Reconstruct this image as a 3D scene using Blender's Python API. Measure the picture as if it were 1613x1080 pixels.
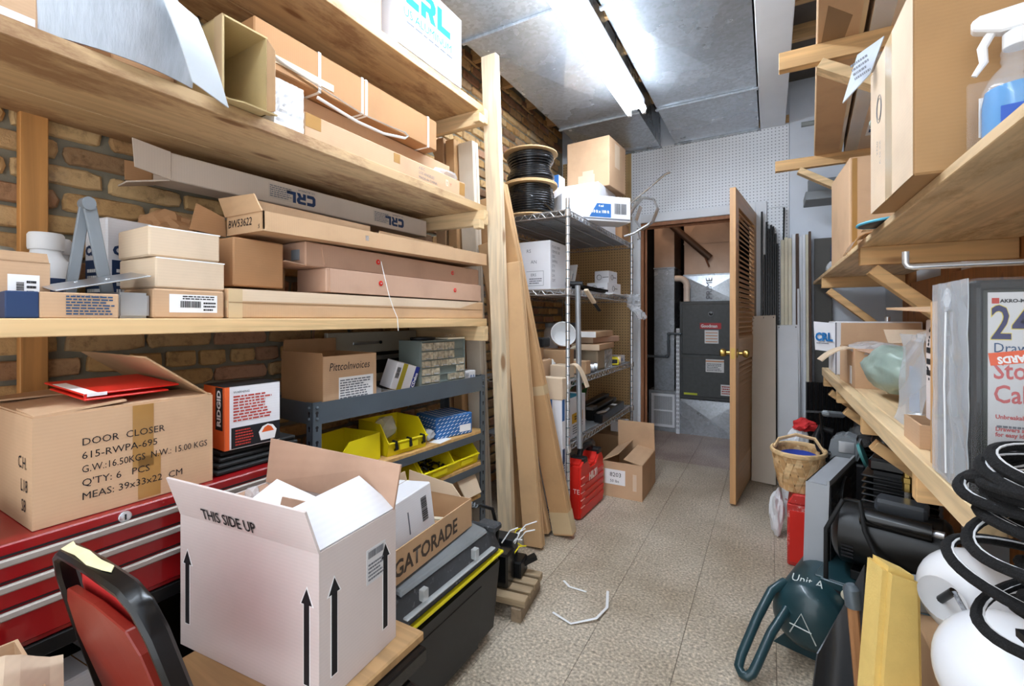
import bpy, bmesh, math, random
from mathutils import Vector, Matrix, Euler, noise

for o in list(bpy.data.objects):
    bpy.data.objects.remove(o, do_unlink=True)
S = bpy.context.scene
COL = S.collection
RD = math.radians
RND = random.Random(11)

# ------------------------------------------------------------------ camera, world, exposure
cam_d = bpy.data.cameras.new('camera')
cam = bpy.data.objects.new('camera', cam_d)
COL.objects.link(cam)
cam_d.sensor_width = 36.0
cam_d.lens = 718.0 / 1613.0 * 36.0
cam_d.shift_y = -38.0 / 1613.0
cam_d.clip_start = 0.02
cam.location = (0, 0, 1.2)
cam.rotation_euler = (RD(90), 0, RD(29.5))
S.camera = cam

world = bpy.data.worlds.new('room_light')
S.world = world
world.use_nodes = True
_bg = world.node_tree.nodes['Background']
_bg.inputs[0].default_value = (0.90, 0.95, 1.0, 1)
_bg.inputs[1].default_value = 1.75
S.view_settings.view_transform = 'Standard'
S.view_settings.look = 'None'
S.view_settings.gamma = 1.0
S.view_settings.use_curve_mapping = False
S.view_settings.exposure = 0.58
TUBE_STRENGTH = 38.0
ADDED_TUBE_STRENGTH = 17.0

# ------------------------------------------------------------------ helpers
def lin(h):
    h = h.lstrip('#')
    out = []
    for i in (0, 2, 4):
        c = int(h[i:i + 2], 16) / 255.0
        out.append(c / 12.92 if c <= 0.04045 else ((c + 0.055) / 1.055) ** 2.4)
    return out

MATS = {}
def _base(name):
    m = bpy.data.materials.new(name)
    m.use_nodes = True
    nt = m.node_tree
    b = nt.nodes['Principled BSDF']
    MATS[name] = m
    return m, nt, b

def _coords(nt, scale=(1, 1, 1)):
    tc = nt.nodes.new('ShaderNodeTexCoord')
    mp = nt.nodes.new('ShaderNodeMapping')
    mp.inputs['Scale'].default_value = scale
    nt.links.new(tc.outputs['Object'], mp.inputs['Vector'])
    return mp.outputs['Vector']

def _ramp(nt, stops):
    r = nt.nodes.new('ShaderNodeValToRGB')
    e = r.color_ramp.elements
    while len(e) > 1:
        e.remove(e[-1])
    e[0].position = stops[0][0]; e[0].color = (*stops[0][1], 1)
    for p, c in stops[1:]:
        n = e.new(p); n.color = (*c, 1)
    return r

def mat(name, col, rough=0.6, metal=0.0, var=0.10, scale=6.0, stretch=(1, 1, 1), bump=0.0, bscale=80.0,
        trans=0.0, alpha=1.0, emit=0.0, coat=0.0, ior=1.45, wear=None, wearamt=0.55):
    if name in MATS:
        return MATS[name]
    m, nt, b = _base(name)
    c = lin(col) if isinstance(col, str) else list(col)
    vec = _coords(nt, stretch)
    n = nt.nodes.new('ShaderNodeTexNoise')
    n.inputs['Scale'].default_value = scale
    n.inputs['Detail'].default_value = 5
    nt.links.new(vec, n.inputs['Vector'])
    dark = [x * (1 - var) for x in c]
    light = [min(1, x * (1 + var * 0.8)) for x in c]
    r = _ramp(nt, [(0.3, dark), (0.7, light)])
    nt.links.new(n.outputs['Fac'], r.inputs['Fac'])
    outc = r.outputs['Color']
    if wear:
        n2 = nt.nodes.new('ShaderNodeTexNoise'); n2.inputs['Scale'].default_value = scale * 2.7
        n2.inputs['Detail'].default_value = 8; n2.inputs['Roughness'].default_value = 0.7
        nt.links.new(vec, n2.inputs['Vector'])
        rr = _ramp(nt, [(wearamt, (0, 0, 0)), (wearamt + 0.08, (1, 1, 1))])
        nt.links.new(n2.outputs['Fac'], rr.inputs['Fac'])
        mx = nt.nodes.new('ShaderNodeMixRGB')
        nt.links.new(rr.outputs['Color'], mx.inputs['Fac'])
        nt.links.new(outc, mx.inputs['Color1'])
        mx.inputs['Color2'].default_value = (*lin(wear), 1)
        outc = mx.outputs['Color']
    nt.links.new(outc, b.inputs['Base Color'])
    b.inputs['Roughness'].default_value = rough
    b.inputs['Metallic'].default_value = metal
    b.inputs['IOR'].default_value = ior
    if trans: b.inputs['Transmission Weight'].default_value = trans
    if alpha < 1: b.inputs['Alpha'].default_value = alpha
    if coat: b.inputs['Coat Weight'].default_value = coat
    if emit:
        b.inputs['Emission Color'].default_value = (*c, 1)
        b.inputs['Emission Strength'].default_value = emit
    if bump:
        nb = nt.nodes.new('ShaderNodeTexNoise'); nb.inputs['Scale'].default_value = bscale
        nb.inputs['Detail'].default_value = 4
        nt.links.new(vec, nb.inputs['Vector'])
        bp = nt.nodes.new('ShaderNodeBump'); bp.inputs['Strength'].default_value = bump
        bp.inputs['Distance'].default_value = 0.004
        nt.links.new(nb.outputs['Fac'], bp.inputs['Height'])
        nt.links.new(bp.outputs['Normal'], b.inputs['Normal'])
    return m

def wood(name, col, axis='y', rough=0.62, dark=0.72, knots=True, stain=None):
    if name in MATS:
        return MATS[name]
    m, nt, b = _base(name)
    c = lin(col)
    st = {'x': (1.2, 22, 22), 'y': (22, 1.2, 22), 'z': (22, 22, 1.2)}[axis]
    vec = _coords(nt, st)
    w = nt.nodes.new('ShaderNodeTexNoise'); w.inputs['Scale'].default_value = 1.6
    w.inputs['Detail'].default_value = 7; w.inputs['Distortion'].default_value = 0.8
    nt.links.new(vec, w.inputs['Vector'])
    r = _ramp(nt, [(0.28, [x * dark for x in c]), (0.45, [x * (dark + 1) / 2 for x in c]), (0.55, c), (0.75, [min(1, x * 1.10) for x in c])])
    nt.links.new(w.outputs['Fac'], r.inputs['Fac'])
    outc = r.outputs['Color']
    if knots:
        st2 = {'x': (2.2, 7, 7), 'y': (7, 2.2, 7), 'z': (7, 7, 2.2)}[axis]
        vec2 = _coords(nt, st2)
        v = nt.nodes.new('ShaderNodeTexVoronoi'); v.inputs['Scale'].default_value = 1.0
        nt.links.new(vec2, v.inputs['Vector'])
        kr = _ramp(nt, [(0.07, (1, 1, 1)), (0.13, (0, 0, 0))])
        nt.links.new(v.outputs['Distance'], kr.inputs['Fac'])
        mx = nt.nodes.new('ShaderNodeMixRGB')
        nt.links.new(kr.outputs['Color'], mx.inputs['Fac'])
        nt.links.new(outc, mx.inputs['Color1'])
        mx.inputs['Color2'].default_value = (c[0] * .42, c[1] * .30, c[2] * .22, 1)
        outc = mx.outputs['Color']
    if stain:
        vec3 = _coords(nt, {'x': (2, 6, 6), 'y': (6, 2, 6), 'z': (6, 6, 2)}[axis])
        n3 = nt.nodes.new('ShaderNodeTexNoise'); n3.inputs['Scale'].default_value = 1.1
        n3.inputs['Detail'].default_value = 9; n3.inputs['Roughness'].default_value = 0.72
        nt.links.new(vec3, n3.inputs['Vector'])
        sr = _ramp(nt, [(0.50, (0, 0, 0)), (0.62, (.85, .85, .85))])
        nt.links.new(n3.outputs['Fac'], sr.inputs['Fac'])
        mx = nt.nodes.new('ShaderNodeMixRGB')
        nt.links.new(sr.outputs['Color'], mx.inputs['Fac'])
        nt.links.new(outc, mx.inputs['Color1'])
        mx.inputs['Color2'].default_value = (*lin(stain), 1)
        outc = mx.outputs['Color']
    nt.links.new(outc, b.inputs['Base Color'])
    b.inputs['Roughness'].default_value = rough
    bp = nt.nodes.new('ShaderNodeBump'); bp.inputs['Strength'].default_value = 0.12
    bp.inputs['Distance'].default_value = 0.002
    nt.links.new(w.outputs['Fac'], bp.inputs['Height'])
    nt.links.new(bp.outputs['Normal'], b.inputs['Normal'])
    return m

def card(name, col, axis='z', rough=0.8, dirt=0.10):
    """corrugated board: faint flutes, blotches and rubbed spots"""
    if name in MATS:
        return MATS[name]
    m, nt, b = _base(name)
    c = lin(col)
    vec = _coords(nt)
    n = nt.nodes.new('ShaderNodeTexNoise'); n.inputs['Scale'].default_value = 4.5
    n.inputs['Detail'].default_value = 7; n.inputs['Roughness'].default_value = 0.6
    nt.links.new(vec, n.inputs['Vector'])
    r = _ramp(nt, [(0.25, [x * (1 - 1.7 * dirt) for x in c]), (0.5, c), (0.8, [min(1, x * (1 + dirt * .6)) for x in c])])
    nt.links.new(n.outputs['Fac'], r.inputs['Fac'])
    w = nt.nodes.new('ShaderNodeTexWave'); w.wave_type = 'BANDS'
    w.bands_direction = {'x': 'X', 'y': 'Y', 'z': 'Z'}[axis]
    w.inputs['Scale'].default_value = 42; w.inputs['Distortion'].default_value = 0.6
    w.inputs['Detail'].default_value = 1
    nt.links.new(vec, w.inputs['Vector'])
    mx = nt.nodes.new('ShaderNodeMixRGB'); mx.blend_type = 'MULTIPLY'; mx.inputs['Fac'].default_value = 0.028
    nt.links.new(r.outputs['Color'], mx.inputs['Color1']); nt.links.new(w.outputs['Color'], mx.inputs['Color2'])
    nt.links.new(mx.outputs['Color'], b.inputs['Base Color'])
    b.inputs['Roughness'].default_value = rough
    bp = nt.nodes.new('ShaderNodeBump'); bp.inputs['Strength'].default_value = 0.10
    bp.inputs['Distance'].default_value = 0.003
    nt.links.new(n.outputs['Fac'], bp.inputs['Height'])
    nt.links.new(bp.outputs['Normal'], b.inputs['Normal'])
    return m

class B:
    """collects faces of one part"""
    def __init__(s):
        s.v = []; s.f = []
    def add(s, vs, fs, M=None):
        k = len(s.v)
        s.v += [tuple(M @ Vector(p)) if M is not None else tuple(p) for p in vs]
        s.f += [tuple(i + k for i in f) for f in fs]
        return s
    def hexa(s, p, M=None):
        return s.add(p, [(0, 3, 2, 1), (4, 5, 6, 7), (0, 1, 5, 4), (1, 2, 6, 5), (2, 3, 7, 6), (3, 0, 4, 7)], M)
    def box(s, x0, x1, y0, y1, z0, z1, M=None):
        return s.hexa([(x0, y0, z0), (x1, y0, z0), (x1, y1, z0), (x0, y1, z0), (x0, y0, z1), (x1, y0, z1), (x1, y1, z1), (x0, y1, z1)], M)
    def beam(s, p0, p1, w, h, up=(0, 0, 1)):
        """bar from p0 to p1; w across, h along up"""
        p0, p1 = Vector(p0), Vector(p1)
        d = (p1 - p0).normalized(); u = Vector(up)
        r = d.cross(u).normalized(); u = r.cross(d).normalized()
        q = []
        for p in (p0, p1):
            q += [p - r * w / 2 - u * h / 2, p + r * w / 2 - u * h / 2, p + r * w / 2 + u * h / 2, p - r * w / 2 + u * h / 2]
        return s.hexa(q)
    def prism(s, poly, a, b, axis='z', M=None):
        def P(u, v, t):
            return {'z': (u, v, t), 'y': (u, t, v), 'x': (t, u, v)}[axis]
        n = len(poly)
        vs = [P(u, v, a) for u, v in poly] + [P(u, v, b) for u, v in poly]
        fs = [tuple(range(n))[::-1], tuple(range(n, 2 * n))] + [(i, (i + 1) % n, n + (i + 1) % n, n + i) for i in range(n)]
        return s.add(vs, fs, M)
    def tube(s, path, r, n=8, closed=False, caps=True, flat=None):
        P = [Vector(p) for p in path]
        N = len(P)
        rr = r if isinstance(r, (list, tuple)) else [r] * N
        vs, fs = [], []
        up = None
        for i in range(N):
            a = P[(i - 1) % N] if (closed or i) else P[0]
            c = P[(i + 1) % N] if (closed or i < N - 1) else P[-1]
            d = (c - a).normalized()
            if up is None:
                up = Vector((0, 0, 1)) if abs(d.z) < 0.9 else Vector((1, 0, 0))
            x = d.cross(up)
            if x.length < 1e-6:
                x = d.cross(Vector((0.3, 1, 0.2)))
            x.normalize(); y = x.cross(d).normalized(); up = y
            for k in range(n):
                t = 2 * math.pi * k / n
                fy = flat if flat else 1.0
                vs.append(P[i] + x * math.cos(t) * rr[i] + y * math.sin(t) * rr[i] * fy)
        for i in range(N if closed else N - 1):
            j = (i + 1) % N
            for k in range(n):
                l = (k + 1) % n
                fs.append((i * n + k, i * n + l, j * n + l, j * n + k))
        if caps and not closed:
            fs.append(tuple(range(n))[::-1]); fs.append(tuple((N - 1) * n + k for k in range(n)))
        return s.add(vs, fs)
    def cyl(s, p0, p1, r, n=14, r2=None):
        return s.tube([p0, p1], [r, r if r2 is None else r2], n)
    def lathe(s, prof, n=24, M=None):
        vs, fs = [], []
        for r, z in prof:
            for k in range(n):
                t = 2 * math.pi * k / n
                vs.append((r * math.cos(t), r * math.sin(t), z))
        for i in range(len(prof) - 1):
            for k in range(n):
                l = (k + 1) % n
                fs.append((i * n + k, i * n + l, (i + 1) * n + l, (i + 1) * n + k))
        fs.append(tuple(range(n))[::-1]); fs.append(tuple((len(prof) - 1) * n + k for k in range(n)))
        return s.add(vs, fs, M)
    def ball(s, c, r, n=16, sc=(1, 1, 1)):
        pr = []
        m = n // 2
        for i in range(m + 1):
            a = -math.pi / 2 + math.pi * i / m
            pr.append((max(1e-4, r * math.cos(a)), r * math.sin(a)))
        M = Matrix.Translation(c) @ Matrix.Diagonal((*sc, 1))
        return s.lathe(pr, n, M)
    def slab(s, pts, th):
        """flat polygon given thickness along its normal"""
        P = [Vector(p) for p in pts]
        nrm = (P[1] - P[0]).cross(P[2] - P[0]).normalized() * th
        n = len(P)
        vs = [p for p in P] + [p + nrm for p in P]
        fs = [tuple(range(n))[::-1], tuple(range(n, 2 * n))] + [(i, (i + 1) % n, n + (i + 1) % n, n + i) for i in range(n)]
        return s.add(vs, fs)
    def sheet(s, fn, nu, nv, th=0.002, M=None):
        """curved sheet with real thickness; fn(u,v) in 0..1"""
        g = [[Vector(fn(i / nu, j / nv)) for j in range(nv + 1)] for i in range(nu + 1)]
        top, bot = [], []
        for i in range(nu + 1):
            for j in range(nv + 1):
                du = g[min(i + 1, nu)][j] - g[max(i - 1, 0)][j]
                dv = g[i][min(j + 1, nv)] - g[i][max(j - 1, 0)]
                nn = du.cross(dv)
                nn = nn.normalized() if nn.length > 1e-9 else Vector((0, 0, 1))
                top.append(g[i][j] + nn * th / 2); bot.append(g[i][j] - nn * th / 2)
        W = nv + 1; K = len(top); fs = []
        for i in range(nu):
            for j in range(nv):
                a = i * W + j
                fs.append((a, a + W, a + W + 1, a + 1))
                fs.append((K + a, K + a + 1, K + a + W + 1, K + a + W))
        for i in range(nu):
            a = i * W; fs.append((a, K + a, K + a + W, a + W))
            a = i * W + nv; fs.append((a, a + W, K + a + W, K + a))
        for j in range(nv):
            a = j; fs.append((a, a + 1, K + a + 1, K + a))
            a = nu * W + j; fs.append((a, K + a, K + a + 1, a + 1))
        return s.add(top + bot, fs, M)
    def mesh(s, name, bevel=0.0, smooth=False, seg=1):
        me = bpy.data.meshes.new(name)
        me.from_pydata(s.v, [], s.f)
        if bevel or True:
            bm = bmesh.new(); bm.from_mesh(me)
            bmesh.ops.recalc_face_normals(bm, faces=bm.faces)
            if bevel:
                ed = [e for e in bm.edges if len(e.link_faces) == 2 and e.calc_face_angle(0) > RD(35)]
                bmesh.ops.bevel(bm, geom=ed, offset=bevel, segments=seg, affect='EDGES', clamp_overlap=True)
            bm.to_mesh(me); bm.free()
        if smooth:
            me.shade_smooth()
            me.set_sharp_from_angle(angle=RD(38))
        return me
    def obj(s, name, m, parent=None, bevel=0.0, smooth=False, loc=None, rot=None, seg=1):
        return link(s.mesh(name, bevel, smooth, seg), name, m, parent, loc, rot)

def link(me, name, m, parent=None, loc=None, rot=None):
    o = bpy.data.objects.new(name, me)
    COL.objects.link(o)
    if m is not None:
        if len(me.materials) == 0:
            me.materials.append(m)
    if parent is not None: o.parent = parent
    if loc is not None: o.location = loc
    if rot is not None: o.rotation_euler = rot
    return o

def tag(o, label, cat, group=None):
    o['label'] = label; o['category'] = cat
    if group: o['group'] = group
    return o
def struct(o, label=None, cat=None):
    o['kind'] = 'structure'
    if label: o['label'] = label
    if cat: o['category'] = cat
    return o
def stuff(o):
    o['kind'] = 'stuff'; return o
def T(name, label, cat, loc=(0, 0, 0), rz=0.0, group=None, rot=None):
    o = bpy.data.objects.new(name, None)
    o.empty_display_size = 0.05
    COL.objects.link(o)
    o.location = loc
    o.rotation_euler = (RD(rot[0]), RD(rot[1]), RD(rot[2])) if rot else (0, 0, RD(rz))
    return tag(o, label, cat, group)
def kids(o):
    return [c for c in bpy.data.objects if c.parent == o]
def dup(root, loc=None, rz=None, label=None):
    r = root.copy(); COL.objects.link(r)
    if loc is not None: r.location = loc
    if rz is not None: r.rotation_euler = (0, 0, RD(rz))
    if label: r['label'] = label
    for ch in kids(root):
        c = ch.copy(); COL.objects.link(c); c.parent = r
        for g in kids(ch):
            d = g.copy(); COL.objects.link(d); d.parent = c
    return r

def face_m(face, dims):
    w, d, h = dims
    R = {'x+': ((0, 1, 0), (0, 0, 1), (1, 0, 0), (w / 2, 0, 0)),
         'x-': ((0, -1, 0), (0, 0, 1), (-1, 0, 0), (-w / 2, 0, 0)),
         'y-': ((1, 0, 0), (0, 0, 1), (0, -1, 0), (0, -d / 2, 0)),
         'y+': ((-1, 0, 0), (0, 0, 1), (0, 1, 0), (0, d / 2, 0)),
         'z+': ((1, 0, 0), (0, 1, 0), (0, 0, 1), (0, 0, h)),
         'z-': ((1, 0, 0), (0, -1, 0), (0, 0, -1), (0, 0, 0))}[face]
    M = Matrix.Identity(4)
    for i in range(3):
        M[i][0], M[i][1], M[i][2], M[i][3] = R[0][i], R[1][i], R[2][i], R[3][i]
    return M
def frame(o, right, up):
    """plane frame from an origin, a right and an up direction"""
    r = Vector(right).normalized(); u = Vector(up); n = r.cross(u).normalized(); u = n.cross(r)
    M = Matrix.Identity(4)
    for i in range(3):
        M[i][0], M[i][1], M[i][2], M[i][3] = r[i], u[i], n[i], o[i]
    return M

_TXT = {}
def text(parent, s, size, M, a=0, b=0, m=None, rot=0.0, shear=0.0, bold=0.0, sx=1.0, name='lettering', align='LEFT', eps=0.0012, sp=1.0):
    key = (s, size, shear, bold, align, sp)
    if key not in _TXT:
        cu = bpy.data.curves.new('lettering', 'FONT')
        cu.body = s; cu.size = size; cu.shear = shear; cu.offset = bold; cu.align_x = align
        cu.space_character = sp; cu.resolution_u = 2; cu.extrude = 0.0
        ob = bpy.data.objects.new('tmp', cu)
        COL.objects.link(ob)
        dg = bpy.context.evaluated_depsgraph_get()
        me = bpy.data.meshes.new_from_object(ob.evaluated_get(dg))
        bpy.data.objects.remove(ob); bpy.data.curves.remove(cu)
        _TXT[key] = me
    me = _TXT[key].copy()
    me.name = name
    L = M @ Matrix.Translation((a, b, eps)) @ Matrix.Rotation(RD(rot), 4, 'Z') @ Matrix.Diagonal((sx, 1, 1, 1))
    me.transform(L)
    me.materials.clear()
    return link(me, name, m or INK, parent)

def patch(parent, name, M, a0, a1, b0, b1, m, th=0.0008, rot=0.0):
    ca, cb = (a0 + a1) / 2, (b0 + b1) / 2
    L = M @ Matrix.Translation((ca, cb, 0)) @ Matrix.Rotation(RD(rot), 4, 'Z')
    w, h = (a1 - a0) / 2, (b1 - b0) / 2
    return B().box(-w, w, -h, h, -0.0003, th, L).obj(name, m, parent)

def poly_patch(parent, name, M, pts, m, th=0.0008):
    return B().prism(pts, -0.0003, th, 'z', M).obj(name, m, parent)

def dashes(parent, M, a0, a1, b0, b1, n, m, name='small_print', eps=0.0009, fill=0.5, seed=1):
    """rows of tiny unreadable print"""
    r = random.Random(seed); bb = B()
    for i in range(n):
        y = b1 - (i + 0.5) * (b1 - b0) / n
        h = (b1 - b0) / n * 0.25
        x = a0
        end = a1 - r.random() * (a1 - a0) * 0.25
        while x < end:
            l = (a1 - a0) * r.uniform(0.05, 0.16)
            bb.box(x, min(x + l, end), y - h, y + h, eps, eps + 0.0003, M)
            x += l + (a1 - a0) * 0.025
    return bb.obj(name, m, parent)

def barcode(parent, M, a0, a1, b0, b1, m, seed=3, eps=0.0010, vertical=False):
    r = random.Random(seed); bb = B()
    x, lim = (a0, a1) if not vertical else (b0, b1)
    step = (lim - x) / 42
    while x < lim - step:
        w = step * r.choice((0.6, 0.6, 1.2, 1.8))
        if vertical: bb.box(a0, a1, x, x + w, eps, eps + 0.0003, M)
        else: bb.box(x, x + w, b0, b1, eps, eps + 0.0003, M)
        x += w + step * r.choice((0.7, 1.1))
    return bb.obj('barcode', m, parent)

def carton(name, label, w, d, h, loc, rz=0, m=None, cat='cardboard box', flaps=None, open_top=False, group=None, rot=None,
           tape=(), tape_m=None, th=0.005, inner=None, bevel=0.004, seam=True):
    """a corrugated carton; origin at the middle of its base"""
    root = T(name, label, cat, loc, rz, group, rot)
    m = m or CARD
    if open_top:
        b = B()
        b.box(-w / 2, w / 2, -d / 2, d / 2, 0, th)
        b.box(-w / 2, -w / 2 + th, -d / 2, d / 2, th, h); b.box(w / 2 - th, w / 2, -d / 2, d / 2, th, h)
        b.box(-w / 2 + th, w / 2 - th, -d / 2, -d / 2 + th, th, h); b.box(-w / 2 + th, w / 2 - th, d / 2 - th, d / 2, th, h)
        b.obj('body', m, root)
    else:
        B().box(-w / 2, w / 2, -d / 2, d / 2, 0, h).obj('body', m, root, bevel=bevel)
        if seam:
            M = face_m('z+', (w, d, h))
            if w >= d: patch(root, 'top_seam', M, -w / 2 + .004, w / 2 - .004, -.001, .001, EDGE, 0.0006)
            else: patch(root, 'top_seam', M, -.001, .001, -d / 2 + .004, d / 2 - .004, EDGE, 0.0006)
    for side, spec in (flaps or {}).items():
        ang, ln = spec[0], spec[1]
        cut = spec[2] if len(spec) > 2 else 0.006
        fm = spec[3] if len(spec) > 3 else m
        a = RD(ang)
        if side[0] == 'x':
            sg = 1 if side[1] == '+' else -1
            x0 = sg * (w / 2 - th / 2)
            dx, dz = sg * math.sin(a) * ln, math.cos(a) * ln
            P = [(x0, -d / 2 + .002, h), (x0, d / 2 - .002, h), (x0 + dx, d / 2 - cut, h + dz), (x0 + dx, -d / 2 + cut, h + dz)]
        else:
            sg = 1 if side[1] == '+' else -1
            y0 = sg * (d / 2 - th / 2)
            dy, dz = sg * math.sin(a) * ln, math.cos(a) * ln
            P = [(-w / 2 + .002, y0, h), (w / 2 - .002, y0, h), (w / 2 - cut, y0 + dy, h + dz), (-w / 2 + cut, y0 + dy, h + dz)]
        B().slab(P, th * 0.8).obj('flap', fm, root)
    for face, a0, a1, b0, b1 in tape:
        patch(root, 'tape', face_m(face, (w, d, h)), a0, a1, b0, b1, tape_m or TAPE, 0.0007)
    return root

def crl_logo(parent, M, a, b, h, m, rot=0, eps=0.0012, gap=0.12):
    s = h / 10.0
    L = M @ Matrix.Translation((a, b, 0)) @ Matrix.Rotation(RD(rot), 4, 'Z')
    C_ = [(0, 2), (2, 0), (9, 0), (9, 3), (3.6, 3), (3, 3.6), (3, 6.4), (3.6, 7), (9, 7), (9, 10), (2, 10), (0, 8)]
    R_ = [(0, 0), (3, 0), (3, 3.2), (4.4, 3.2), (6, 0), (9.4, 0), (7.4, 3.8), (8.6, 4.6), (9.2, 6), (9.2, 8), (7.6, 10), (0, 10), (0, 7.6), (5.6, 7.6), (6, 7.2), (6, 6.2), (5.6, 5.8), (0, 5.8)]
    L_ = [(0, 0), (9, 0), (9, 3), (3, 3), (3, 10), (0, 10)]
    bb = B()
    for k, P in enumerate((C_, R_, L_)):
        bb.prism([((x + k * (9.2 + gap * 10)) * s, y * s) for x, y in P], eps * .2, eps, 'z', L)
    return bb.obj('logo', m, parent)

def ring(c, r, n=24, axis='z', sx=1.0, sy=1.0, wob=0.0, seed=0):
    rr = random.Random(seed); out = []
    for k in range(n):
        t = 2 * math.pi * k / n
        q = r * (1 + (rr.random() - .5) * wob)
        u, v = q * math.cos(t) * sx, q * math.sin(t) * sy
        out.append({'z': (c[0] + u, c[1] + v, c[2]), 'y': (c[0] + u, c[1], c[2] + v), 'x': (c[0], c[1] + u, c[2] + v)}[axis])
    return out
def arc(c, r, a0, a1, n, plane='xz'):
    out = []
    for k in range(n + 1):
        t = RD(a0 + (a1 - a0) * k / n)
        u, v = r * math.cos(t), r * math.sin(t)
        out.append({'xz': (c[0] + u, c[1], c[2] + v), 'yz': (c[0], c[1] + u, c[2] + v), 'xy': (c[0] + u, c[1] + v, c[2])}[plane])
    return out

def crumple(c, size, m, name, parent, seed=1, n=3, amp=0.35, flat=1.0):
    """a crushed lump (paper, plastic film)"""
    if m in (FILM, CLEAR): n = min(n, 2)
    bm = bmesh.new()
    bmesh.ops.create_icosphere(bm, subdivisions=n, radius=1.0)
    for v in bm.verts:
        q = v.co.copy()
        k = 1 + amp * noise.noise(q * 1.7 + Vector((seed * 3.1, 0, 0))) + amp * .6 * noise.noise(q * 4.3 + Vector((0, seed * 2.3, 0))) + amp * .25 * abs(noise.noise(q * 9.0 + Vector((seed, 0, 1))))
        v.co = Vector((q.x * size[0], q.y * size[1], q.z * size[2])) * k
    lo = min(v.co.z for v in bm.verts)
    for v in bm.verts:
        v.co += Vector(c)
    me = bpy.data.meshes.new(name); bm.to_mesh(me); bm.free()
    return link(me, name, m, parent)

def rag(parent, name, P0, du, dv, m, amp=.03, seed=1, n=14, th=.0012):
    """a crinkled loose sheet of film hung from P0 along du and dv"""
    P0, du, dv = Vector(P0), Vector(du), Vector(dv)
    nn = du.cross(dv).normalized()
    def fn(u, v):
        k = noise.noise(Vector((u * 3.1 + seed, v * 2.7, seed * .7))) + .6 * abs(noise.noise(Vector((u * 7.3, v * 6.1 + seed, 2.0)))) + .3 * noise.noise(Vector((u * 15, v * 13, seed)))
        w = 1 - .35 * v + .25 * noise.noise(Vector((v * 4, seed, 0)))
        return P0 + du * (.5 + (u - .5) * w) + dv * v * (1 + .25 * noise.noise(Vector((u * 5, seed, 1)))) + nn * k * amp
    return B().sheet(fn, n, n, th).obj(name, m, parent)

# ------------------------------------------------------------------ materials
INK = mat('black_ink', '#15151a', 0.7, var=0.05)
INKB = mat('blue_ink', '#1f4a72', 0.7, var=0.05)
INKR = mat('red_ink', '#b5382c', 0.7, var=0.05)
INKG = mat('grey_ink', '#6d7078', 0.7, var=0.05)
CYAN = mat('cyan_ink', '#26c2d2', 0.7, var=0.03)
CARD = card('cardboard_tan', '#c8a481')
CARD2 = card('cardboard_dark', '#b28e69', axis='y')
CARD3 = card('cardboard_rosy', '#c09c84', axis='y')
CARD4 = card('cardboard_pale', '#d9c2a6')
CARDK = card('kraft_orange', '#b78b62')
CARDY = card('cardboard_long', '#c6a27c', axis='y')
WCARD = card('cardboard_white', '#e4e4e8', dirt=0.04)
PCARD = card('cardboard_pinkish_white', '#d9cdc9', dirt=0.04)  # red bounce on the chair's white carton is put into this colour
GCARD = card('cardboard_greige', '#cdbfb0', axis='y', dirt=0.05)
EDGE = mat('board_edge', '#8a6a48', 0.9)
TAPE = mat('brown_tape', '#a97e45', 0.28, var=0.1, coat=0.3)
CTAPE = mat('clear_tape', '#cdb48e', 0.18, var=0.08, coat=0.4)
WPAPER = mat('white_paper', '#f0f0f0', 0.75, var=0.03)
PINE = wood('pine_lengthwise', '#e0c498', 'y')
PINEX = wood('pine_crosswise', '#dabb8e', 'x')
PINEZ = wood('pine_upright', '#e4cfae', 'z')
SHELFW = wood('shelf_plank', '#c4a377', 'y', stain='#8a6340', dark=0.80)
SHELFL = wood('shelf_plank_low', '#e0bd8a', 'y', dark=0.74)
FIRZ = wood('fir_strap', '#c98f4f', 'z')
PLY = wood('plywood', '#d9bb90', 'y', knots=False, stain='#a98558')
STUDX = wood('stud_crosswise', '#d6ac76', 'x')
STUDZ = wood('stud_upright', '#a86f3c', 'z')
OAKZ = wood('door_birch', '#c99a68', 'z', knots=False, dark=0.86, rough=0.42)
OAKX = wood('door_birch_cross', '#c99a68', 'x', knots=False, dark=0.86, rough=0.42)
JAMB = wood('jamb_stained', '#9a6542', 'z', knots=False, dark=0.75)
CREAM = mat('cream_paint', '#e6dfc8', 0.5)
WHITE = mat('white_paint', '#e9edf3', 0.55, var=0.03)
WALLW = mat('white_drywall', '#dfe6f0', 0.8, var=0.03, bump=0.03)
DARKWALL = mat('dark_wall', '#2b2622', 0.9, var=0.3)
BLACKP = mat('black_plastic', '#1b1c1f', 0.42, var=0.2)
BLACKG = mat('black_gloss', '#0e0f11', 0.26, var=0.1, coat=0.25)
BLACKS = mat('black_steel', '#18191b', 0.34, metal=0.35, var=0.2, wear='#3a3b3e', wearamt=0.66)
GREYP = mat('grey_plastic', '#7e8489', 0.5)
GREYS = mat('grey_steel', '#59636b', 0.42, metal=0.25, var=0.08)
GREYC = mat('grey_cabinet', '#78837f', 0.5, var=0.06)
SILVER = mat('silver_paint', '#b3b8bd', 0.36, metal=0.45, var=0.05)
ALU = mat('aluminium', '#c2c6cc', 0.3, metal=0.9, var=0.06)
CHROME = mat('chrome', '#dcdfe3', 0.24, metal=0.75, var=0.04)
BRASS = mat('brass', '#b99a57', 0.28, metal=0.95, var=0.06)
RED = mat('red_enamel', '#8f0f14', 0.28, var=0.06, coat=0.4)
REDP = mat('red_plastic', '#d4271c', 0.38, var=0.05)
REDV = mat('red_vinyl', '#c4302f', 0.45, var=0.08)
YEL = mat('yellow_plastic', '#e6d417', 0.4, var=0.05)
BLUEB = mat('blue_board', '#2f68a8', 0.6, var=0.08)
NAVY = mat('navy_board', '#22395f', 0.6, var=0.08)
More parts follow.
